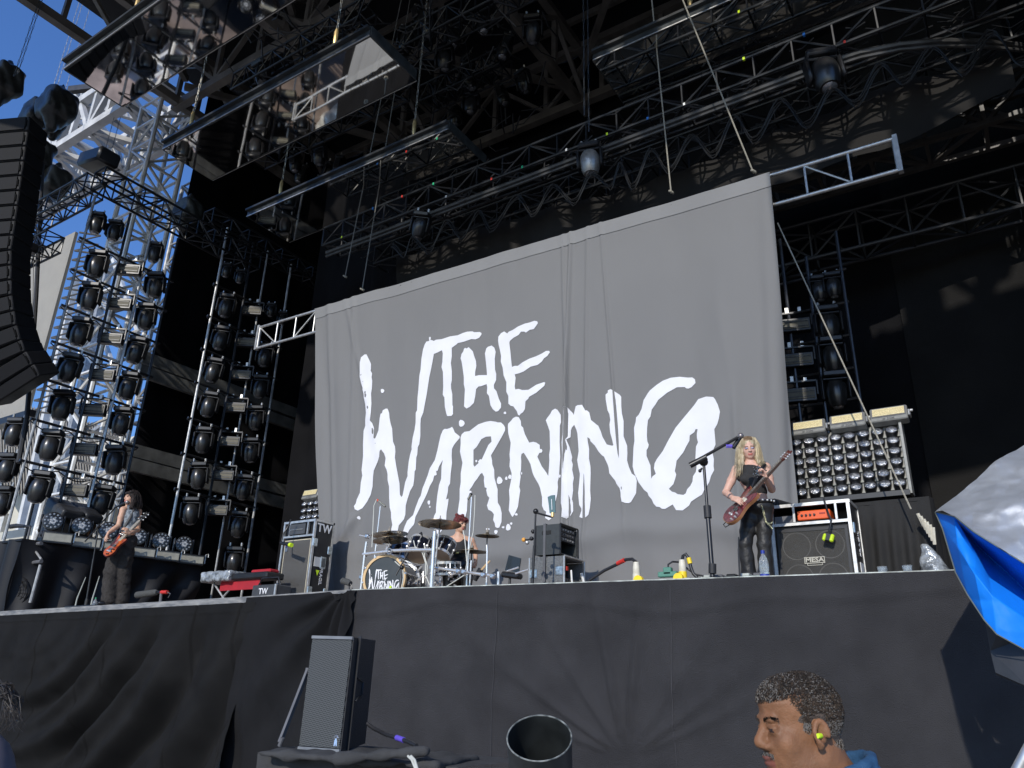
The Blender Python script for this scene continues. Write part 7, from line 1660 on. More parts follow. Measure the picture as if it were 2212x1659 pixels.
T.mesh(.009, 'vest', mat('denim_vest', (0.07, 0.085, 0.10), 0.75, 0, 0.5, 22, 0.5, 60, col2=(0.30, 0.33, 0.35)), bs, lambda P_: .004*np.sin(P_[:, 2]*50+P_[:, 0]*20))
T = SDF(); T.ell(hp, (.165, .135, .13), .03, Ax); T.chain([l1[0], l1[1], l1[2]-FR.u*.03], [.11, .105, .115], .03); T.chain([l2[0], l2[1], l2[2]-FR.u*.02], [.115, .115, .120], .03)
T.box(Q(*cc7(720, 680), .09), (.075, .03, .09), .02, Ax, .02); T.box(Q(*cc7(560, 620), .09), (.03, .02, .2), .02, Ax, .01)
T.mesh(.010, 'cargo_trousers', mat('cargo_grey', (0.040, 0.036, 0.033), 0.9, 0, 0.2, 6, 0.8, 30, spec=0.15), bs, lambda P_: .008*np.sin(P_[:, 2]*19+3*np.sin(P_[:, 0]*13+P_[:, 2]*4))*np.cos(P_[:, 0]*31+P_[:, 2]*9)+.005*np.sin(P_[:, 2]*50+P_[:, 0]*60))
T = SDF()
for l in (l1, l2): T.ell((l[2][0], l[2][1]-.05, FZ+.045), (.05, .12, .045), .02)
T.mesh(.014, 'shoes', BLK, bs)
HD = mat('hair_dark', (0.010, 0.007, 0.006), 0.42, 0, 0.4, 3, 0.5, 60, col2=(0.035, 0.022, 0.018), stretch=(14, 14, 2), spec=0.3)
Lh = lambda x, y, z: hc+A@np.array([x, y, z])
T = SDF(); T.ell(Lh(0, -.03, .035), (.095, .108, .098), .02, A); T.chain([Lh(-.075, -.0, .02), Lh(-.085, -.01, -.07), Lh(-.07, .0, -.16)], [.03, .035, .03], .02)
T.chain([Lh(.075, -.01, .04), Lh(.09, -.03, -.06), Lh(.085, -.05, -.17), Lh(.06, -.11, -.24)], [.03, .042, .045, .02], .03); T.chain([Lh(0, -.09, 0), Lh(0, -.11, -.1), Lh(0, -.1, -.2)], [.08, .085, .05], .03)
T.chain([Lh(-.06, .05, .08), Lh(0, .075, .065), Lh(.06, .055, .07)], [.02, .018, .022], .015)
T.ell(Lh(0, .10, -.035), (.052, .06, .080), .006, A, True)
T.mesh(.0075, 'hair', HD, bs, lambda P_: .005*np.sin(np.arctan2(((P_-hc)@A)[:, 0], ((P_-hc)@A)[:, 1]+.04)*38+3*np.sin(((P_-hc)@A)[:, 2]*16)))
rts = []
for k in range(150):
    s_ = -1 if k % 3 == 0 else 1; x = s_*random.uniform(.06, .10); y = random.uniform(-.1, .03)
    rts.append([Lh(x*.5, y*.6, .125), Lh(x*1.05, y, .04), Lh(x*1.15+random.gauss(0, .01), y-.01, -.06), Lh(x*1.1+random.gauss(0, .015), y-.02, -.16), Lh(x+random.gauss(0, .03), y-.05+random.gauss(0, .02), -.23)])
strands('loose_strands', rts, HD, bs, .004)
mb = MB(); mb.tube([Lh(.075, -.01, -.05), Lh(.075, -.01, -.09)], .006, 6); mb.build('earring', mat('gold', (0.8, 0.6, 0.2), 0.3, 1.0), bs, True)
SPEC = [(0, 0), (.02, .07), (.09, .12), (.17, .11), (.24, .085), (.33, .10), (.43, .155), (.50, .17), (.47, .115), (.38, .05), (.36, 0), (.38, -.05), (.42, -.11), (.36, -.125), (.28, -.095), (.20, -.09), (.12, -.125), (.04, -.10), (0, -.05)]
gb = Q(*cc7(320, 565), .26); gtp = Q(*cc6(1385, 975), .10)
g2, M2 = make_guitar('orange bass guitar with a pale neck held by the dark haired bass player', gb, gtp, FR.f*.6+FR.u*.55-FR.r*.5, SPEC, .9, mat('orange_burl', (0.55, 0.12, 0.02), 0.25, 0, 0.3, 24, coat=0.4, col2=(0.20, 0.025, 0.008)), mat('bass_side', (0.08, 0.012, 0.012), 0.3), .30, .72, .055, BLKG, True)
mb = MB(); mb.tube([M2 @ Vector((.42, .03, .14)), Q(*cc6(960, 1130), .13), Q(*cc6(1060, 900), .07), Q(*cc6(1090, 890), -.08)], .026, 6); mb.build('strap', mat('strap_grey', (0.06, 0.06, 0.06), 0.7), g2, True)
mb = MB(); mb.tube([Q(*cc7(640, 120), .13), Q(*cc7(730, 135), .14), Q(*cc7(850, 150), .1)], .02, 6); mb.build('belt', mat('belt_chrome', (0.6, 0.6, 0.58), 0.2, 0.9, 0.4, 80, 0.8, 90), bs, True)

# ------------------------------------------------------------ drummer
B = at(*G2(1080, 1300), Y=8.42); B[2] = FZ; f = toward(B); FR = Frame(B, f); Q = FR.Q; q2 = lambda x, y, e=0: Q(*G2(x, y), e)
dr_ = thing('person', 'red haired drummer with small hair buns in a black tank top seated behind the drums', 'person', B)
Ax = np.stack([FR.r, -FR.f, FR.u], 1)
S = SDF(); hc = q2(1090, 470, .02); A = hframe(rotz(f, 38), 8, 4); head(S, hc, A, .98)
nb = q2(1060, 680, 0); S.cone(hc-A[:, 2]*.07-A[:, 1]*.01, nb, .043, .048, .02)
shl, shr = q2(905, 735, 0), q2(1270, 745, 0); ch = q2(1085, 850, 0); hp = q2(1075, 1180, 0)
S.cone(nb, shl, .042, .044, .04); S.cone(nb, shr, .042, .044, .04); S.ell(ch, (.13, .09, .15), .04, Ax); S.cone(ch, hp, .10, .12, .05)
el1 = q2(870, 1000, -.03); wr1 = q2(900, 1120, .18); el2 = q2(1335, 900, -.02); wr2 = q2(1340, 1060, .10)
S.chain([shl, el1, wr1], [.045, .036, .024], .02); S.chain([shr, el2, wr2], [.045, .037, .025], .02)
hand(S, wr1, FR.f*.8+FR.r*.3, -FR.u, 1, [35, 38, 40, 42], .9); hand(S, wr2, FR.f*.5-FR.u*.5, -FR.r*.5-FR.f*.4, -1, [35, 38, 40, 42], .9)
k1, k2 = q2(900, 1330, .35), q2(1200, 1330, .35)
for h_, k_ in ((hp-FR.r*.08, k1), (hp+FR.r*.08, k2)): S.chain([h_, k_, np.array([k_[0], k_[1], FZ+.06])], [.085, .06, .04], .03)
S.mesh(.0068, 'body', [SKIN2, LIP, EYEM, SHAD, BROW], dr_, None, headmat(hc, A, .98))
T = SDF(); T.ell(ch-FR.u*.01, (.128, .10, .14), .03, Ax); T.cone(ch, hp, .112, .125, .04); T.cone(q2(960, 700, .02), ch, .02, .06, .02); T.cone(q2(1215, 700, .02), ch, .02, .06, .02); T.ell(q2(1070, 690, .08), (.058, .07, .06), .012, Ax, True)
T.mesh(.008, 'tank_top', MATS['top_black'], dr_, lambda P_: .005*np.sin(P_[:, 2]*38+P_[:, 0]*20))
T = SDF()
for h_, k_ in ((hp-FR.r*.08, k1), (hp+FR.r*.08, k2)): T.chain([h_, k_, np.array([k_[0], k_[1], FZ+.05])], [.105, .075, .06], .03)
T.mesh(.011, 'trousers', BLK, dr_)
mb = MB(); mb.tube([q2(930, 940, .13), q2(1010, 935, .15), q2(1100, 925, .15), q2(1170, 900, .13)], .024, 6); bl = mb.build('belt', mat('belt_leather', (0.03, 0.03, 0.03)), dr_, True)
mb = MB(); mb.box(q2(1035, 930, .17), (.05, .02, .045), bev=.008); mb.build('buckle', MATS['gold'], bl)
HR = mat('hair_red', (0.07, 0.008, 0.008), 0.4, 0, 0.4, 3, 0.5, 60, col2=(0.17, 0.02, 0.018), stretch=(14, 14, 2))
Lh = lambda x, y, z: hc+A@(np.array([x, y, z])*.98)
T = SDF(); T.ell(Lh(0, -.025, .040), (.083, .100, .088), .02, A); T.ell(Lh(-.045, -.045, .125), (.028, .028, .026), .012, A); T.ell(Lh(.055, -.05, .118), (.024, .026, .022), .012, A)
T.chain([Lh(-.05, .06, .07), Lh(0, .085, .055), Lh(.05, .06, .07)], [.022, .018, .022], .015); T.chain([Lh(-.072, .02, .04), Lh(-.075, .03, -.03)], [.018, .006], .01); T.chain([Lh(.072, .02, .04), Lh(.075, .03, -.03)], [.018, .006], .01)
T.ell(Lh(0, .10, -.03), (.058, .055, .072), .006, A, True)
T.mesh(.0065, 'hair', HR, dr_, lambda P_: .003*np.sin(np.arctan2(((P_-hc)@A)[:, 0], ((P_-hc)@A)[:, 1]+.04)*44+2*np.sin(((P_-hc)@A)[:, 2]*18)))
strands('fringe_strands', [[Lh(x, .05, .10), Lh(x*1.1, .088, .065), Lh(x*1.15+random.gauss(0, .006), .094, .028-abs(x)*.2)] for x in np.linspace(-.055, .055, 34)]+[[Lh(s_*.07, .02, .06), Lh(s_*.08, .03, .0), Lh(s_*(.08+random.gauss(0, .006)), .035, -.07)] for s_ in (-1, 1) for _ in range(10)], HR, dr_, .0035)
T = SDF(); T.cone((B[0], B[1], FZ+.46), (B[0], B[1], FZ+.52), .17, .17, .02); T.cone((B[0], B[1], FZ), (B[0], B[1], FZ+.46), .03, .03, .02)
o = T.mesh(.02, 'drum_stool', BLK, None); tag(o, 'round black stool under the seated drummer', 'stool')

# ------------------------------------------------------------ crew member behind the riser lights
B = at(197, 1141, X=XR-.55); FR = Frame(B, toward(B)); 
cw = thing('person', 'crew member in dark clothes peeking out between the round wash lights', 'person', (B[0], B[1], FZ))
S = SDF(); hc = B; A = hframe(toward(B)); head(S, hc, A, 1.0)
S.cone(hc-np.array([0, 0, .08]), hc-np.array([0, 0, .2]), .05, .06, .02); S.ell(hc-np.array([0, 0, .42]), (.2, .14, .25), .04); S.cone(hc-np.array([0, 0, .5]), (B[0], B[1], FZ+.1), .17, .1, .04)
S.mesh(.012, 'body', [SKIN3, LIPB, EYEM, SHAD, BROW, BLK], cw, None, lambda P_: np.where(P_[:, 2] < hc[2]-.16, 5, headmat(hc, A, 1.0)(P_)))
T = SDF(); T.ell(hc+np.array([0, 0, .04])-A[:, 1]*.03, (.085, .085, .09), .02); T.ell(hc+A[:, 1]*.1-A[:, 2]*.03, (.06, .06, .08), .006, A, True); T.mesh(.012, 'hair', HD, cw)

# ------------------------------------------------------------ security guard, near the camera
D_ = 2.18; gp = atD(1722, 1570, D_); vr = toward(gp); rt = np.array([-vr[1], vr[0], 0])     # vr: towards camera, rt: image right
HS = 1.0; hc = gp.copy(); fdir = -rt*.906+vr*.42
gd = thing('person', 'security guard with short grey curls and a yellow earplug at the bottom right', 'person', (gp[0], gp[1], 0))
YQ = .92; A = hframe(fdir, 5, 0); Lh = lambda x, y, z: hc+A@(np.array([x, y*YQ, z])*HS)
S = SDF(); e = lambda p, r, k=.012, sub=False: S.ell(Lh(*p), np.array([r[0], r[1]*YQ, r[2]])*HS, k, A, sub)
e((0, -.022, .030), (.074, .100, .088), .02); e((0, .012, .055), (.066, .082, .060), .02)
e((0, .030, -.045), (.060, .066, .080), .03); e((0, .062, -.104), (.026, .024, .022), .02); e((0, .01, -.085), (.058, .062, .035), .03)
e((0, -.045, -.07), (.055, .06, .06), .04)
S.cone(Lh(-.034, .084, .022), Lh(.034, .084, .022), .010, .010, .014)           # brow ridge
for q in (-1, 1):
    e((q*.038, .056, -.030), (.026, .026, .026), .02); e((q*.033, .098, .002), (.021, .014, .012), .010, True); e((q*.033, .078, .0), (.015, .0145, .013), .003)
    S.cone(Lh(q*.022, .089, .0065), Lh(q*.044, .083, .0045), .0045, .004, .004)        # upper lid
    S.cone(Lh(q*.022, .088, -.008), Lh(q*.044, .080, -.009), .004, .004, .005)      # lower lid bag
    e((q*.015, .096, -.037), (.012, .013, .010), .006); e((q*.010, .104, -.043), (.005, .007, .004), .003, True)
    S.cone(Lh(q*.026, .088, -.036), Lh(q*.034, .074, -.066), .006, .006, .008)        # nasolabial fold
S.cone(Lh(0, .088, .012), Lh(0, .108, -.022), .0095, .013, .012); e((0, .110, -.030), (.014, .014, .012), .008)
e((0, .092, -.062), (.027, .013, .008), .007); e((0, .089, -.075), (.024, .013, .009), .007); S.cone(Lh(-.024, .099, -.0685), Lh(.024, .099, -.0685), .0022, .0022, .003, True)
e((0, .082, -.088), (.02, .012, .008), .008)
# ears with rim, bowl and lobe
for q in (-1, 1):
    ex = .074; ES = .88; EZ = -.007
    ring = []
    for k in range(11):
        a = -.5+k*.46; ring.append(Lh(q*(ex+.012-.004*math.sin(a)), -.020-.019*math.cos(a+.25)*ES, EZ-.004+.030*ES*math.sin(a+.25)))
    S.chain(ring, [.0058]*11, .004); e((q*(ex+.003), -.020, -.012), (.006, .018, .026), .006); e((q*(ex+.010), -.012, -.014), (.007, .009, .012), .004, True)
    e((q*(ex+.009), -.012, -.038), (.0062, .009, .010), .006); S.cone(Lh(q*(ex+.010), -.026, .012), Lh(q*(ex+.009), -.028, -.016), .0035, .0035, .004); e((q*(ex+.010), -.001, -.008), (.005, .004, .007), .004)
nk0 = Lh(0, -.035, -.09); nk1 = hc+np.array([0, 0, -.128])-fdir*.080
S.cone(nk0, nk1, .064, .070, .03); S.cone(Lh(.0, .01, -.10), nk1+fdir*.03, .045, .06, .03)
S.ell(hc+np.array([0, 0, -.40])-fdir*.08, (.20, .19, .20), .05); S.cone(hc+np.array([0, 0, -.5]), (gp[0], gp[1], .9), .17, .16, .04)
for q in (-1, 1):
    S.chain([hc+np.array([0, 0, -.34])+A[:, 0]*q*.2-fdir*.05, hc+np.array([0, 0, -.64])+A[:, 0]*q*.25-fdir*.05, hc+np.array([0, 0, -.85])+A[:, 0]*q*.24+fdir*.08], [.06, .045, .03], .03)
    hand(S, hc+np.array([0, 0, -.86])+A[:, 0]*q*.24+fdir*.09, np.array([0, 0, -1.])+fdir*.3, -A[:, 0]*q, q, [20, 25, 28, 30], 1.0)
    S.chain([(gp[0]+A[0, 0]*q*.09, gp[1]+A[1, 0]*q*.09, .9), (gp[0]+A[0, 0]*q*.1, gp[1]+A[1, 0]*q*.1, .5), (gp[0]+A[0, 0]*q*.1, gp[1]+A[1, 0]*q*.1, .08)], [.09, .06, .045], .03)
def gm(P_):
    q = ((P_-hc)@A)/HS; x, y, z = q.T; y = y/YQ; m = np.zeros(len(P_), int)
    m[(y > .088) & (np.abs(x) < .026) & (z < -.055) & (z > -.083)] = 1
    ex = np.abs(np.abs(x)-.033); m[(y > .083) & (ex < .010) & (z < .0035) & (z > -.0045)] = 2
    return m
def gdisp(P_):
    q = (P_-hc)@A; z = q[:, 2]; w = np.exp(-((z-.062)/.02)**2)*(q[:, 1] > .04)
    return .0009*np.sin(z*420)*w+.0006*np.sin(P_[:, 0]*160)*np.sin(P_[:, 1]*170)*np.sin(P_[:, 2]*150)
# head and neck fine, whole figure one mesh
S.mesh(.0042, 'body', [SKIN3, LIPB, EYEM, BROW], gd, gdisp, gm)
T = SDF(); bc = hc+np.array([0, 0, -.312])-fdir*.115
T.ell(bc, (.225, .215, .205), .05); T.cone(bc, (gp[0], gp[1], .92), .21, .19, .05)
for q in (-1, 1): T.chain([bc+np.array([0, 0, .10])+A[:, 0]*q*.18, bc+np.array([0, 0, -.16])+A[:, 0]*q*.24], [.085, .075], .04)
T.mesh(.012, 'polo_shirt', mat('shirt_cyan', (0.012, 0.33, 0.60), 0.75, 0, 0.08, 5, 0.3, 200), gd, lambda P_: .006*np.sin(P_[:, 0]*26+P_[:, 2]*19)*np.cos(P_[:, 1]*21))
T = SDF(); cb = nk1+np.array([0, 0, .018])
for k in range(14):
    a = k*2*math.pi/14; a2 = (k+1)*2*math.pi/14
    p = lambda a: cb+A[:, 0]*.082*math.cos(a)+fdir*.092*math.sin(a)+np.array([0, 0, .018-.03*math.sin(a)])
    T.cone(p(a), p(a2), .014, .014, .006); T.cone(p(a)-np.array([0, 0, .035]), p(a2)-np.array([0, 0, .035]), .022, .022, .01)
T.mesh(.007, 'collar', mat('collar_navy', (0.02, 0.075, 0.16), 0.8, 0, 0.1, 30, 0.3, 200), gd)
T = SDF()
for q in (-1, 1): T.chain([(gp[0]+A[0, 0]*q*.09, gp[1]+A[1, 0]*q*.09, .95), (gp[0]+A[0, 0]*q*.1, gp[1]+A[1, 0]*q*.1, .5), (gp[0]+A[0, 0]*q*.1, gp[1]+A[1, 0]*q*.1, .1)], [.11, .09, .08], .03); T.ell((gp[0]+A[0, 0]*q*.1+fdir[0]*.06, gp[1]+A[1, 0]*q*.1+fdir[1]*.06, .05), (.1, .08, .05), .03)
T.mesh(.02, 'trousers', mat('navy_trousers', (0.015, 0.018, 0.03), 0.8), gd)
# scalp layer and tight curls
def hairline(x, y, z):
    # front line rises, recedes at the temples, sideburn in front of the ear, nape low
    if y > .035: return z > .060+.25*(abs(x)-.03 if abs(x) > .03 else 0)
    if y > -.012: return z > .014+max(0, y+.0)*1.1 if abs(x) > .045 else z > .06
    if y > -.045: return z > .034 if abs(x) > .06 else True
    return z > -.075
T = SDF(); T.ell(Lh(0, -.024, .032), (.0765, .1025*YQ, .0905), .012, A); T.ell(Lh(0, .010, .060), (.066, .083*YQ, .059), .012, A); T.ell(Lh(0, -.05, -.055), (.056, .060*YQ, .04), .03, A)
T.ell(Lh(0, .095, .010), (.088, .060, .062), .006, A, True)
for q in (-1, 1): T.ell(Lh(q*.085, .020, -.040), (.03, .038, .052), .008, A, True); T.ell(Lh(q*.085, -.018, -.02), (.03, .022, .040), .006, A, True)
T.mesh(.0045, 'scalp_hair', mat('scalp_grey', (0.035, 0.028, 0.024), 0.9, 0, 0.5, 30, 0.8, 200, col2=(0.12, 0.09, 0.07)), gd, lambda P_: .0012*np.sin(P_[:, 0]*600)*np.sin(P_[:, 2]*560)+.0008*np.sin(P_[:, 1]*700))
mb = MB(); rr = np.random.RandomState(3)
for k in range(24000):
    v = rr.normal(size=3); v /= np.linalg.norm(v)
    lo_ = rr.rand() < .25
    lo_ = False; r_s = .02
    for (c_, a_) in (((0, -.024, .032), (.0765, .1025, .0905)), ((0, .010, .060), (.066, .083, .059)), ((0, -.05, -.045), (.056, .060, .048))):
        o_ = (np.array([0, -.02, .02])-c_)/a_; d_v = v/a_; qa = d_v@d_v; qb = o_@d_v; qc = o_@o_-1; di = qb*qb-qa*qc
        if di > 0: r_s = max(r_s, (-qb+math.sqrt(di))/qa)
    x, y, z = np.array([0, -.02, .02])+v*r_s
    sb = abs(x) > .055 and -.002 < y < .016 and -.012 < z < .03
    if not (hairline(x, y, z) or sb): continue
    if abs(x) > .05 and -.042 < y < .03 and z < .03 and not sb: continue
    ln = .0075 if z > .05 else (.0055 if z > .02 else .0035)
    p = np.array([x, y, z]); t1 = np.cross(v, rr.normal(size=3)); t1 /= np.linalg.norm(t1); t2 = np.cross(v, t1)
    pts_ = [Lh(*(p+v*ln*.2*j+(t1*math.cos(j*1.5)+t2*math.sin(j*1.5))*ln*.42)) for j in range(5)]
    side = (z < .02 or (abs(x) > .05 and z < .055)); mb.mi = 1 if rr.rand() < (.5 if z < .012 else (.32 if y > .06 else .10)) else (2 if rr.rand() < (.5 if z < .07 and y < .05 and abs(x) > .03 else .2) else 0)
    mb.tube(pts_, .0006, 3, False)
mb.mi = 0
cu = mb.build('curls', [mat('curl_dark', (0.032, 0.026, 0.022), 0.7, spec=0.2), mat('curl_grey', (0.21, 0.195, 0.175), 0.7, spec=0.2), mat('curl_brown', (0.085, 0.060, 0.042), 0.7, spec=0.2)], gd, recalc=False); cu['kind'] = 'stuff'
q_ = 1 if (Lh(1, 0, 0)-hc)@vr > 0 else -1
mb = MB(); mb.lathe([(.0001, -.012), (.005, -.012), (.006, .0), (.0062, .010), (.005, .013), (.0001, .0135)], 16, axis_M(Lh(q_*.084, -.014, -.016), A@np.array([q_*.62, .78, 0.05])))
mb.build('earplug', YEL, gd, True)
# eyebrows, moustache and stubble
mb = MB()
for k in range(300):
    s_ = 1 if k % 2 else -1; u_ = rr.uniform(0, 1); p = np.array([s_*(.014+.040*u_), .0985-.022*u_*u_, .020+.005*math.sin(u_*2.6)+rr.normal()*.0016]); mb.tube([Lh(*(p-np.array([0, .004, 0]))), Lh(*(p+np.array([s_*.004, .001, .002+rr.normal()*.001])))], .0006, 3, False)
mb.build('eyebrows', MATS['curl_dark'], gd, recalc=False)['kind'] = 'stuff'
mb = MB()
for k in range(500):
    x = rr.uniform(-.03, .03); p = np.array([x, .100-abs(x)*.25+rr.uniform(-.002, .002), -.052+rr.uniform(-.005, .004)-abs(x)*.15]); mb.mi = int(rr.rand() < .5); mb.tube([Lh(*p), Lh(*(p+np.array([rr.uniform(-.003, .003), .003, -.005])))], .0004, 3, False)
mb.build('moustache', [MATS['curl_dark'], MATS['curl_grey']], gd, recalc=False)['kind'] = 'stuff'

# ------------------------------------------------------------ spectator cut by the bottom left corner
gp = atD(-330, 1690, 1.15); sp = thing('person', 'spectator with wispy dark hair and lilac clothing cut off by the bottom left corner', 'person', (gp[0], gp[1], 0))
vr = toward(gp); A = hframe(-vr)
S = SDF(); head(S, gp-np.array([0, 0, .01]), A, .9); S.cone(gp-np.array([0, 0, .08]), gp-np.array([0, 0, .2]), .05, .06, .02); S.ell(gp-np.array([0, 0, .36]), (.19, .13, .16), .05); S.cone(gp-np.array([0, 0, .4]), (gp[0], gp[1], .1), .14, .08, .04)
S.mesh(.014, 'body', SKIN2, sp)
T = SDF(); T.ell(atD(-85, 1760, 1.15), (.06, .05, .09), .05); T.ell(gp-np.array([0, 0, .33]), (.20, .15, .21), .05); T.cone(gp-np.array([0, 0, .45]), (gp[0], gp[1], .5), .17, .17, .04); T.mesh(.014, 'lilac_top', mat('lilac', (0.10, 0.088, 0.105), 0.8, 0, 0.2, 3), sp)
T = SDF(); T.ell(gp+np.array([0, 0, .02]), (.09, .10, .11), .02); T.chain([gp+np.array([0, 0, -.02]), gp+np.array([0, 0, -.2])+vr*.05], [.09, .08], .03); T.mesh(.009, 'hair', HD, sp, lambda P_: .004*np.sin(P_[:, 0]*180)*np.sin(P_[:, 1]*160))
rts = []
for k in range(60):
    a = rr.uniform(-.3, 2.2); p0 = atD(-25+rr.uniform(-25, 20), 1475+rr.uniform(-20, 40), .95); 
    rts.append([p0, atD(rr.uniform(0, 30), rr.uniform(1470, 1510), .9+rr.uniform(-.05, .05)), atD(rr.uniform(5, 52), rr.uniform(1500, 1560), .9+rr.uniform(-.05, .05)), atD(rr.uniform(-10, 56), rr.uniform(1540, 1600), .9+rr.uniform(-.05, .05))])
strands('wisps', rts, mat('hair_wisp', (0.045, 0.038, 0.033), 0.4), sp, .0005)['kind'] = 'stuff'
# ================================================================== things in front of the stage
# front speaker on a draped box
c = 4.0
s32 = c32
Ys = 4.0
fl_t, fr_t = at(*c32(372, 805), Y=Ys), at(*c32(635, 812), Y=Ys); fl_b, fr_b = at(*c32(280, 1540), Y=Ys-.18), at(*c32(548, 1560), Y=Ys-.18)
br_t, br_b = at(*c32(775, 832), Y=Ys+.38), at(*c32(708, 1500), Y=Ys+.20)
bl_t = fl_t+(br_t-fr_t); bl_b = fl_b+(br_b-fr_b)
sp_ = thing('front_speaker', 'black loudspeaker with a perforated steel grille tilted back on a draped box before the stage', 'loudspeaker', (fl_b+br_b)/2)
SPK = mat('speaker_cab', (0.030, 0.030, 0.032), 0.45, 0, 0.12, 30, 0.25, 260)
mid = lambda a, b, t: a+(b-a)*t
mb = MB(); V = [fl_t, fr_t, mid(fr_t, br_t, .30), br_t, bl_t, fl_b, fr_b, mid(fr_b, br_b, .30), br_b, bl_b]
V[3] = V[3]-np.array([0, 0, .0]); mb.add(V, [(0, 1, 2, 3, 4), (9, 8, 7, 6, 5), (0, 5, 6, 1), (1, 6, 7, 2), (2, 7, 8, 3), (3, 8, 9, 4), (4, 9, 5, 0)])
mb.build('cabinet', SPK, sp_)
ex_ = _n(fr_b-fl_b); ez_ = _n(fl_t-fl_b); nn_ = _n(np.cross(ex_, ez_)); 
if nn_@np.array([0, -1, 0]) < 0: nn_ = -nn_
W_ = np.linalg.norm(fr_b-fl_b); H_ = np.linalg.norm(fl_t-fl_b); Wt = np.linalg.norm(fr_t-fl_t)
def gpnt(u, v, o): 
    a = mid(fl_b, fr_b, u); b = mid(fl_t, fr_t, u); return mid(a, b, v)+nn_*o
mb = MB(); mb.add([gpnt(.015, .03, .012), gpnt(.985, .03, .012), gpnt(.985, .965, .012), gpnt(.015, .965, .012), gpnt(.015, .03, .0), gpnt(.985, .03, .0), gpnt(.985, .965, .0), gpnt(.015, .965, .0)], [(0, 1, 2, 3), (0, 4, 5, 1), (1, 5, 6, 2), (2, 6, 7, 3), (3, 7, 4, 0)])
gm_ = bpy.data.materials.new('perforated_grille'); gm_.use_nodes = True; nt = gm_.node_tree; bs_ = nt.nodes['Principled BSDF']
tc = nt.nodes.new('ShaderNodeUVMap'); vo = nt.nodes.new('ShaderNodeTexVoronoi'); vo.inputs['Scale'].default_value = 1; vo.inputs['Randomness'].default_value = .06
nt.links.new(tc.outputs[0], vo.inputs[0]); rp = nt.nodes.new('ShaderNodeValToRGB'); rp.color_ramp.elements[0].position = .28; rp.color_ramp.elements[1].position = .40
rp.color_ramp.elements[0].color = (.004, .004, .004, 1); rp.color_ramp.elements[1].color = (.095, .095, .085, 1)
nt.links.new(vo.outputs['Distance'], rp.inputs[0]); nt.links.new(rp.outputs[0], bs_.inputs['Base Color']); bs_.inputs['Roughness'].default_value = .4; bs_.inputs['Metallic'].default_value = 0; bs_.inputs['Specular IOR Level'].default_value = .3
gr_ = mb.build('grille', gm_, sp_)
uv = gr_.data.uv_layers.new(name='UVMap')
for lp in gr_.data.loops:
    co = np.array(gr_.data.vertices[lp.vertex_index].co)+np.array(sp_.location)-fl_b; uv.data[lp.index].uv = (co@ex_*78, co@ez_*78)
for v0, v1 in ((0.0, .022), (.972, 1.0)):
    mb = MB(); mb.add([gpnt(0, v0, .016), gpnt(1, v0, .016), gpnt(1, v1, .016), gpnt(0, v1, .016), gpnt(0, v0, 0), gpnt(1, v0, 0), gpnt(1, v1, 0), gpnt(0, v1, 0)], [(0, 1, 2, 3), (4, 7, 6, 5), (0, 4, 5, 1), (2, 6, 7, 3), (1, 5, 6, 2), (0, 3, 7, 4)]); mb.build('trim_bar', mat('trim_grey', (0.22, 0.22, 0.21), 0.4, 0.3), sp_)
# badge: little winged figure mark on grille foot
Mb = Matrix([[ex_[i], -nn_[i], ez_[i], gpnt(.90, .045, .014)[i]] for i in range(3)]+[[0, 0, 0, 1]])
bm_ = mat('badge_silver', (0.75, 0.75, 0.72), 0.25, 0.8)
mb = MB(); mb.prism([(-.014, 0), (-.004, 0), (0, .014), (.004, 0), (.014, 0), (.012, .028), (.006, .045), (-.006, .045), (-.012, .028)], -.003, .0, Mb)
for r0 in (.012, .020): mb.tube([Mb @ Vector((r0*math.cos(a), -.002, .044+r0*math.sin(a))) for a in np.linspace(.2, 2.94, 9)], .0016, 4)
mb.build('badge', bm_, sp_)
# side handle recess
def spnt(u, v, o=.004):
    a = mid(mid(fr_b, br_b, .3), br_b, u); b = mid(mid(fr_t, br_t, .3), br_t, u); p = mid(a, b, v); return p+np.array([o, -o*.3, 0])
mb = MB(); hp_ = [spnt(.05, .62), spnt(.42, .58), spnt(.42, .46), spnt(.05, .41)]
mb.tube(hp_, .006, 6); mb.build('handle', BLKG, sp_, True)
a0 = at(*c32(335, 1030), Y=3.95); a1 = at(*c32(155, 1495), Y=3.75)
mb = MB(); mb.bar(a0, a1, .018, .03); mb.tube([a0+np.array([0, 0, .02]), a0-np.array([0, 0, .02])], .016, 8); mb.tube([a1+np.array([.02, 0, .03]), a1-np.array([0, 0, .02])], .013, 8); mb.build('prop_bar', GREY, sp_, True)
mb = MB(); mb.bar(mid(fr_t, br_t, .2)+np.array([.012, 0, .01]), mid(fr_b, br_b, .22)+np.array([.014, -.01, -.05]), .03, .004, up=(0, 1, 0)); mb.build('strap', RUB, sp_)
cbp = [at(*p, Y=y) for p, y in ((c32(722, 1370), 4.1), (c32(760, 1400), 4.1), (c32(840, 1440), 4.05), (c32(920, 1465), 4.0), (c32(990, 1490), 3.95), (c32(1040, 1515), 3.9))]
t = thing('speaker_cable', 'thick black cable with a violet tag curving from the front speaker to the draped box', 'cable', cbp[-1])
mb = MB(); mb.tube(cbp, .013, 10); mb.build('cable', CB, t, True); mb = MB(); mb.tube([mid(cbp[3], cbp[2], .1), mid(cbp[3], cbp[4], .55)], .0165, 10); mb.build('tag', mat('violet_tag', (0.12, 0.08, 0.5), 0.5), t, True)
zb = fl_b[2]-.02
bx0, bx1 = at(*c32(45, 1545), Y=3.7)[0], at(*c32(1335, 1565), Y=3.95)[0]
bt = thing('draped_box', 'low box covered in charcoal cloth carrying the front speaker', 'box', ((bx0+bx1)/2, 4.0, 0))
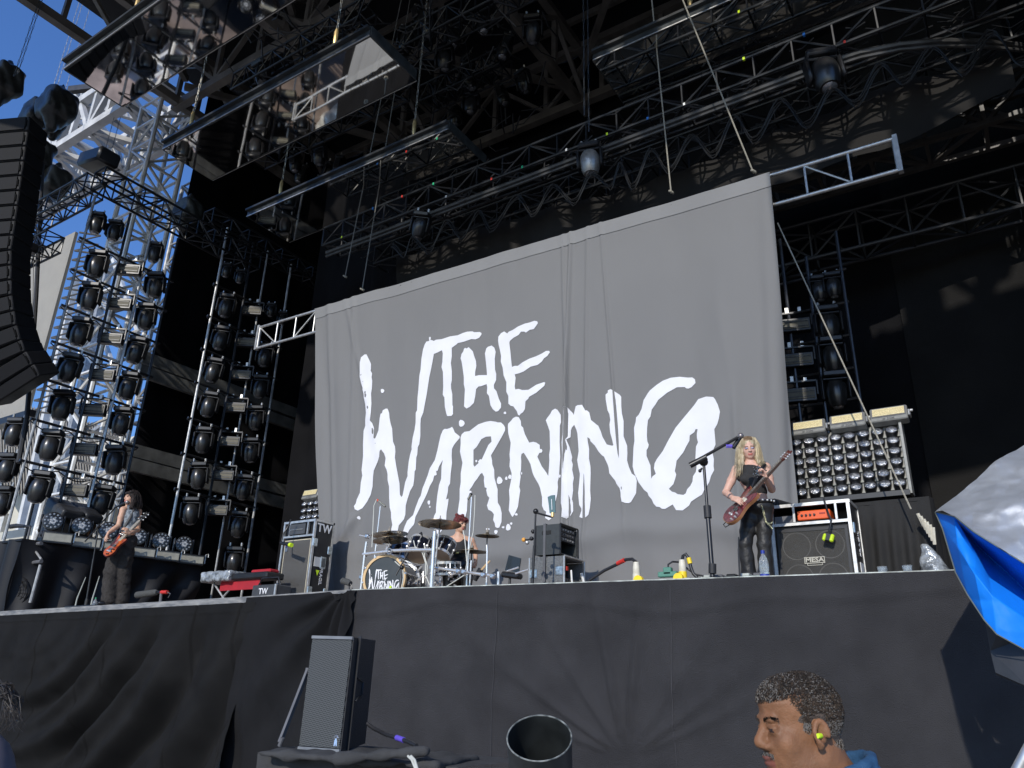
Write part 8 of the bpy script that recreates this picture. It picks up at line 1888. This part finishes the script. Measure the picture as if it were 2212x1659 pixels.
def bf(u, v):
    h = zb-v; x = bx0+(bx1-bx0)*u; g_ = u > .40
    return (x, 3.66+.26*u+.03*math.sin(u*95+math.sin(v*9))*min(1, h*5)*(1 if g_ else .12)+.01*nz(u*20, v*5), v)
BXC = mat('box_cloth', (0.045, 0.045, 0.045), 0.9, 0, 0.2, 6, 0.5, 220)
cloth('front_cloth', bf, 0, 1, 260, 0, zb, 24, BXC, bt)
mb = MB(); mb.add([(bx0, 3.65, zb), (bx1, 3.92, zb), (bx1+.05, 4.65, zb), (bx0+.05, 4.6, zb)], [(0, 1, 2, 3)]); mb.build('top_cloth', BXC, bt)
s = SDF(); p0 = at(*c32(330, 1560), Y=3.78); p1 = at(*c32(1000, 1545), Y=3.95)
s.box((p0+p1)/2-np.array([0, -.1, .03]), (abs(p1[0]-p0[0])/2+.28, .30, .022), rnd=.02, rot=Matrix.Rotation(R_(12), 3, 'Z')); s.cone(at(*c32(540, 1600), Y=3.62), at(*c32(1090, 1550), Y=3.75), .035, .028, .03)
s.mesh(.018, 'folded_cloth', BXC, bt, lambda P_: .012*np.sin(P_[:, 0]*15+P_[:, 1]*9)*np.cos(P_[:, 1]*14)+.005*np.sin(P_[:, 0]*37))
mb = MB(); mb.tube([at(*c32(985, 1582), Y=3.6), at(*c32(1010, 1605), Y=3.58), at(*c32(1040, 1680), Y=3.56)], .007, 8); mb.tube([at(*c32(1005, 1582), Y=3.6), at(*c32(1030, 1610), Y=3.58), at(*c32(1050, 1680), Y=3.56)], .007, 8); single('cable', mb, MATS['pale_cable'], 'pair of pale cables hanging over the front of the draped box', 'cable', None, True)
# tilted black barrel
cx_, cy_ = (1165, 1594); D_ = 3.3; c0 = atD(cx_, cy_, D_)
v_ = _n(C0-c0); ax_ = _n(v_*.60+np.array([0, 0, 1])*.72+np.array([-.06, 0, 0]))
M = axis_M(c0, ax_); r_ = .127
t = thing('barrel_tube', 'open black tube with a pale worn rim tilted towards the audience', 'tube', (c0[0], c0[1], .4))
BAR = mat('barrel_black', (0.022, 0.025, 0.025), 0.4, 0, 0.3, 8)
mb = MB(); L_ = .6; mb.lathe([(r_*.93, -L_), (r_, 0), (r_*.965, 0), (r_*.9, -L_+.02), (.001, -L_+.02)], 64, M, cap=False); mb.build('barrel', BAR, t, True)
mb = MB(); mb.tube([M @ Vector((r_*.99*math.cos(a), r_*.99*math.sin(a), .002)) for a in np.linspace(0, 2*math.pi, 65)], .0032, 8, False); mb.build('rim', mat('rim_worn', (0.05, 0.06, 0.06), 0.35, 0.2, 0.6, 30, col2=(0.32, 0.33, 0.30)), t, True)
b_ = M @ Vector((0, 0, -L_)); mb = MB(); mb.tube([b_, (b_[0], b_[1], 0)], .05, 12); mb.lathe([(.25, 0), (.25, .03)], 24, TR(b_[0], b_[1], 0)); mb.build('stand', BLK, t, True)
# tarpaulin over a black box at the right
Pq = lambda p, D: atD(p[0], p[1], D)
tk = thing('tarpaulin', 'silver and bright blue tarpaulin folded over a black box at the right edge', 'tarpaulin', (-.0, 3.6, 1.5))
TS = mat('tarp_silver', (0.50, 0.515, 0.53), 0.36, 0.5, 0.07, 9, 0.35, 180); TB = mat('tarp_blue', (0.003, 0.19, 0.72), 0.62, 0, 0.08, 2, 0.2, 8, spec=0.3)
def patch(name, rows, m, nsub=10, wr_=.03, fq=(7, 9)):
    """smooth cloth patch through rows of points"""
    R0 = np.array(rows); nr, nc = R0.shape[:2]
    def samp(arr, t, n):
        f_ = t*(n-1); i = min(int(f_), n-2); k = f_-i; return arr[i]*(1-k)+arr[i+1]*k
    nu_, nv_ = nsub*(nc-1)+1, nsub*(nr-1)+1; V = []
    for j in range(nv_):
        row = samp(R0, j/(nv_-1), nr)
        for i in range(nu_):
            p = samp(row, i/(nu_-1), nc); d = wr_*(1.6*abs(fbm(p[0]*2.3, p[2]*3.1, p[1]*1.4))-.35)+wr_*.8*(1-abs(fbm(p[0]*fq[0]*.6+p[2]*2, p[2]*fq[1]*.5-p[0], 4)))**3*.4
            V.append(p+toward(p)*d)
    mb = MB(); mb.add(V, [(j*nu_+i, j*nu_+i+1, (j+1)*nu_+i+1, (j+1)*nu_+i) for j in range(nv_-1) for i in range(nu_-1)]); return mb.build(name, m, tk, 'all', recalc=False)
q = lambda x, y, D: Pq(c34(x, y), D*1.6)
patch('silver_side', [[q(1085, 5, 3.4), q(1250, -130, 3.5), q(1480, -320, 3.7), q(1659, -430, 3.9), q(1900, -560, 4.1)], [q(1130, -5, 3.3), q(1330, 20, 3.3), q(1480, -60, 3.35), q(1680, -120, 3.4), q(1930, -180, 3.5)], [q(1205, 30, 3.2), q(1330, 130, 3.12), q(1480, 225, 3.1), q(1680, 350, 3.1), q(1930, 480, 3.1)]], TS, 26, .05)
patch('blue_upper', [[q(1205, 32, 3.21), q(1330, 132, 3.14), q(1480, 227, 3.12), q(1680, 352, 3.12), q(1930, 482, 3.12)], [q(1240, 80, 3.35), q(1370, 230, 3.4), q(1480, 330, 3.4), q(1680, 520, 3.4), q(1930, 640, 3.4)], [q(1290, 190, 3.3), q(1400, 400, 3.25), q(1510, 480, 3.3), q(1680, 590, 3.3), q(1930, 700, 3.3)]], TB, 20, .022)
patch('blue_lower', [[q(1084, 3, 3.41), q(1210, 35, 3.24), q(1350, 270, 3.22), q(1430, 420, 3.22), q(1660, 575, 3.25), q(1930, 690, 3.3)], [q(1130, 105, 3.36), q(1230, 230, 3.2), q(1340, 400, 3.12), q(1450, 540, 3.1), q(1680, 700, 3.12), q(1930, 800, 3.15)], [q(1215, 390, 3.3), q(1290, 530, 3.2), q(1400, 700, 3.12), q(1480, 790, 3.1), q(1680, 900, 3.1), q(1930, 960, 3.1)]], TB, 20, .02)
ed = [q(1084, 3, 3.39), q(1130, 107, 3.34), q(1215, 392, 3.28), q(1290, 532, 3.18), q(1402, 702, 3.1), q(1482, 792, 3.08), q(1680, 902, 3.08)]
mb = MB(); mb.tube(ed, .0035, 5); mb.tube([q(1086, 0, 3.39), q(1208, 28, 3.19), q(1332, 128, 3.1), q(1482, 222, 3.08), q(1682, 347, 3.08)], .0035, 5); mb.build('hem', mat('hem_grey', (0.12, 0.14, 0.12), 0.7), tk, True)
KB = mat('box_satin', (0.05, 0.052, 0.055), 0.4, 0, 0.2, 3, 0.1, 10)
bxp = [q(1402, 690, 3.22), q(1440, 900, 3.22), q(1475, 1040, 3.2), q(1700, 1140, 3.1), q(1930, 1240, 3.1), q(1930, 700, 3.15), q(1700, 800, 3.15), q(1500, 760, 3.15)]
mb = MB(); n_ = len(bxp); back = [p-toward(p)*.6 for p in bxp]; mb.add(list(bxp)+back, [tuple(range(n_)), tuple(range(2*n_-1, n_-1, -1))]+[(i, (i+1) % n_, (i+1) % n_+n_, i+n_) for i in range(n_)])
single('covered_box', mb, KB, 'black box sticking out below the blue tarpaulin', 'box')
p = q(1700, 1300, 3.2); mb = MB(); mb.tube([(p[0], p[1]+.2, p[2]), (p[0]+.05, p[1]+.2, 0)], .03, 10); single('box_stand', mb, BLK, 'post under the tarpaulin covered box', 'post', None, True)
a_ = q(1620, 1670, 2.4); b_ = q(1700, 1520, 2.4); mb = MB(); mb.tube([a_-(b_-a_)*2, b_+(b_-a_)*2], .022, 12); single('barrier_rail', mb, ALU, 'short piece of shiny metal rail in the bottom right corner', 'rail', None, True)
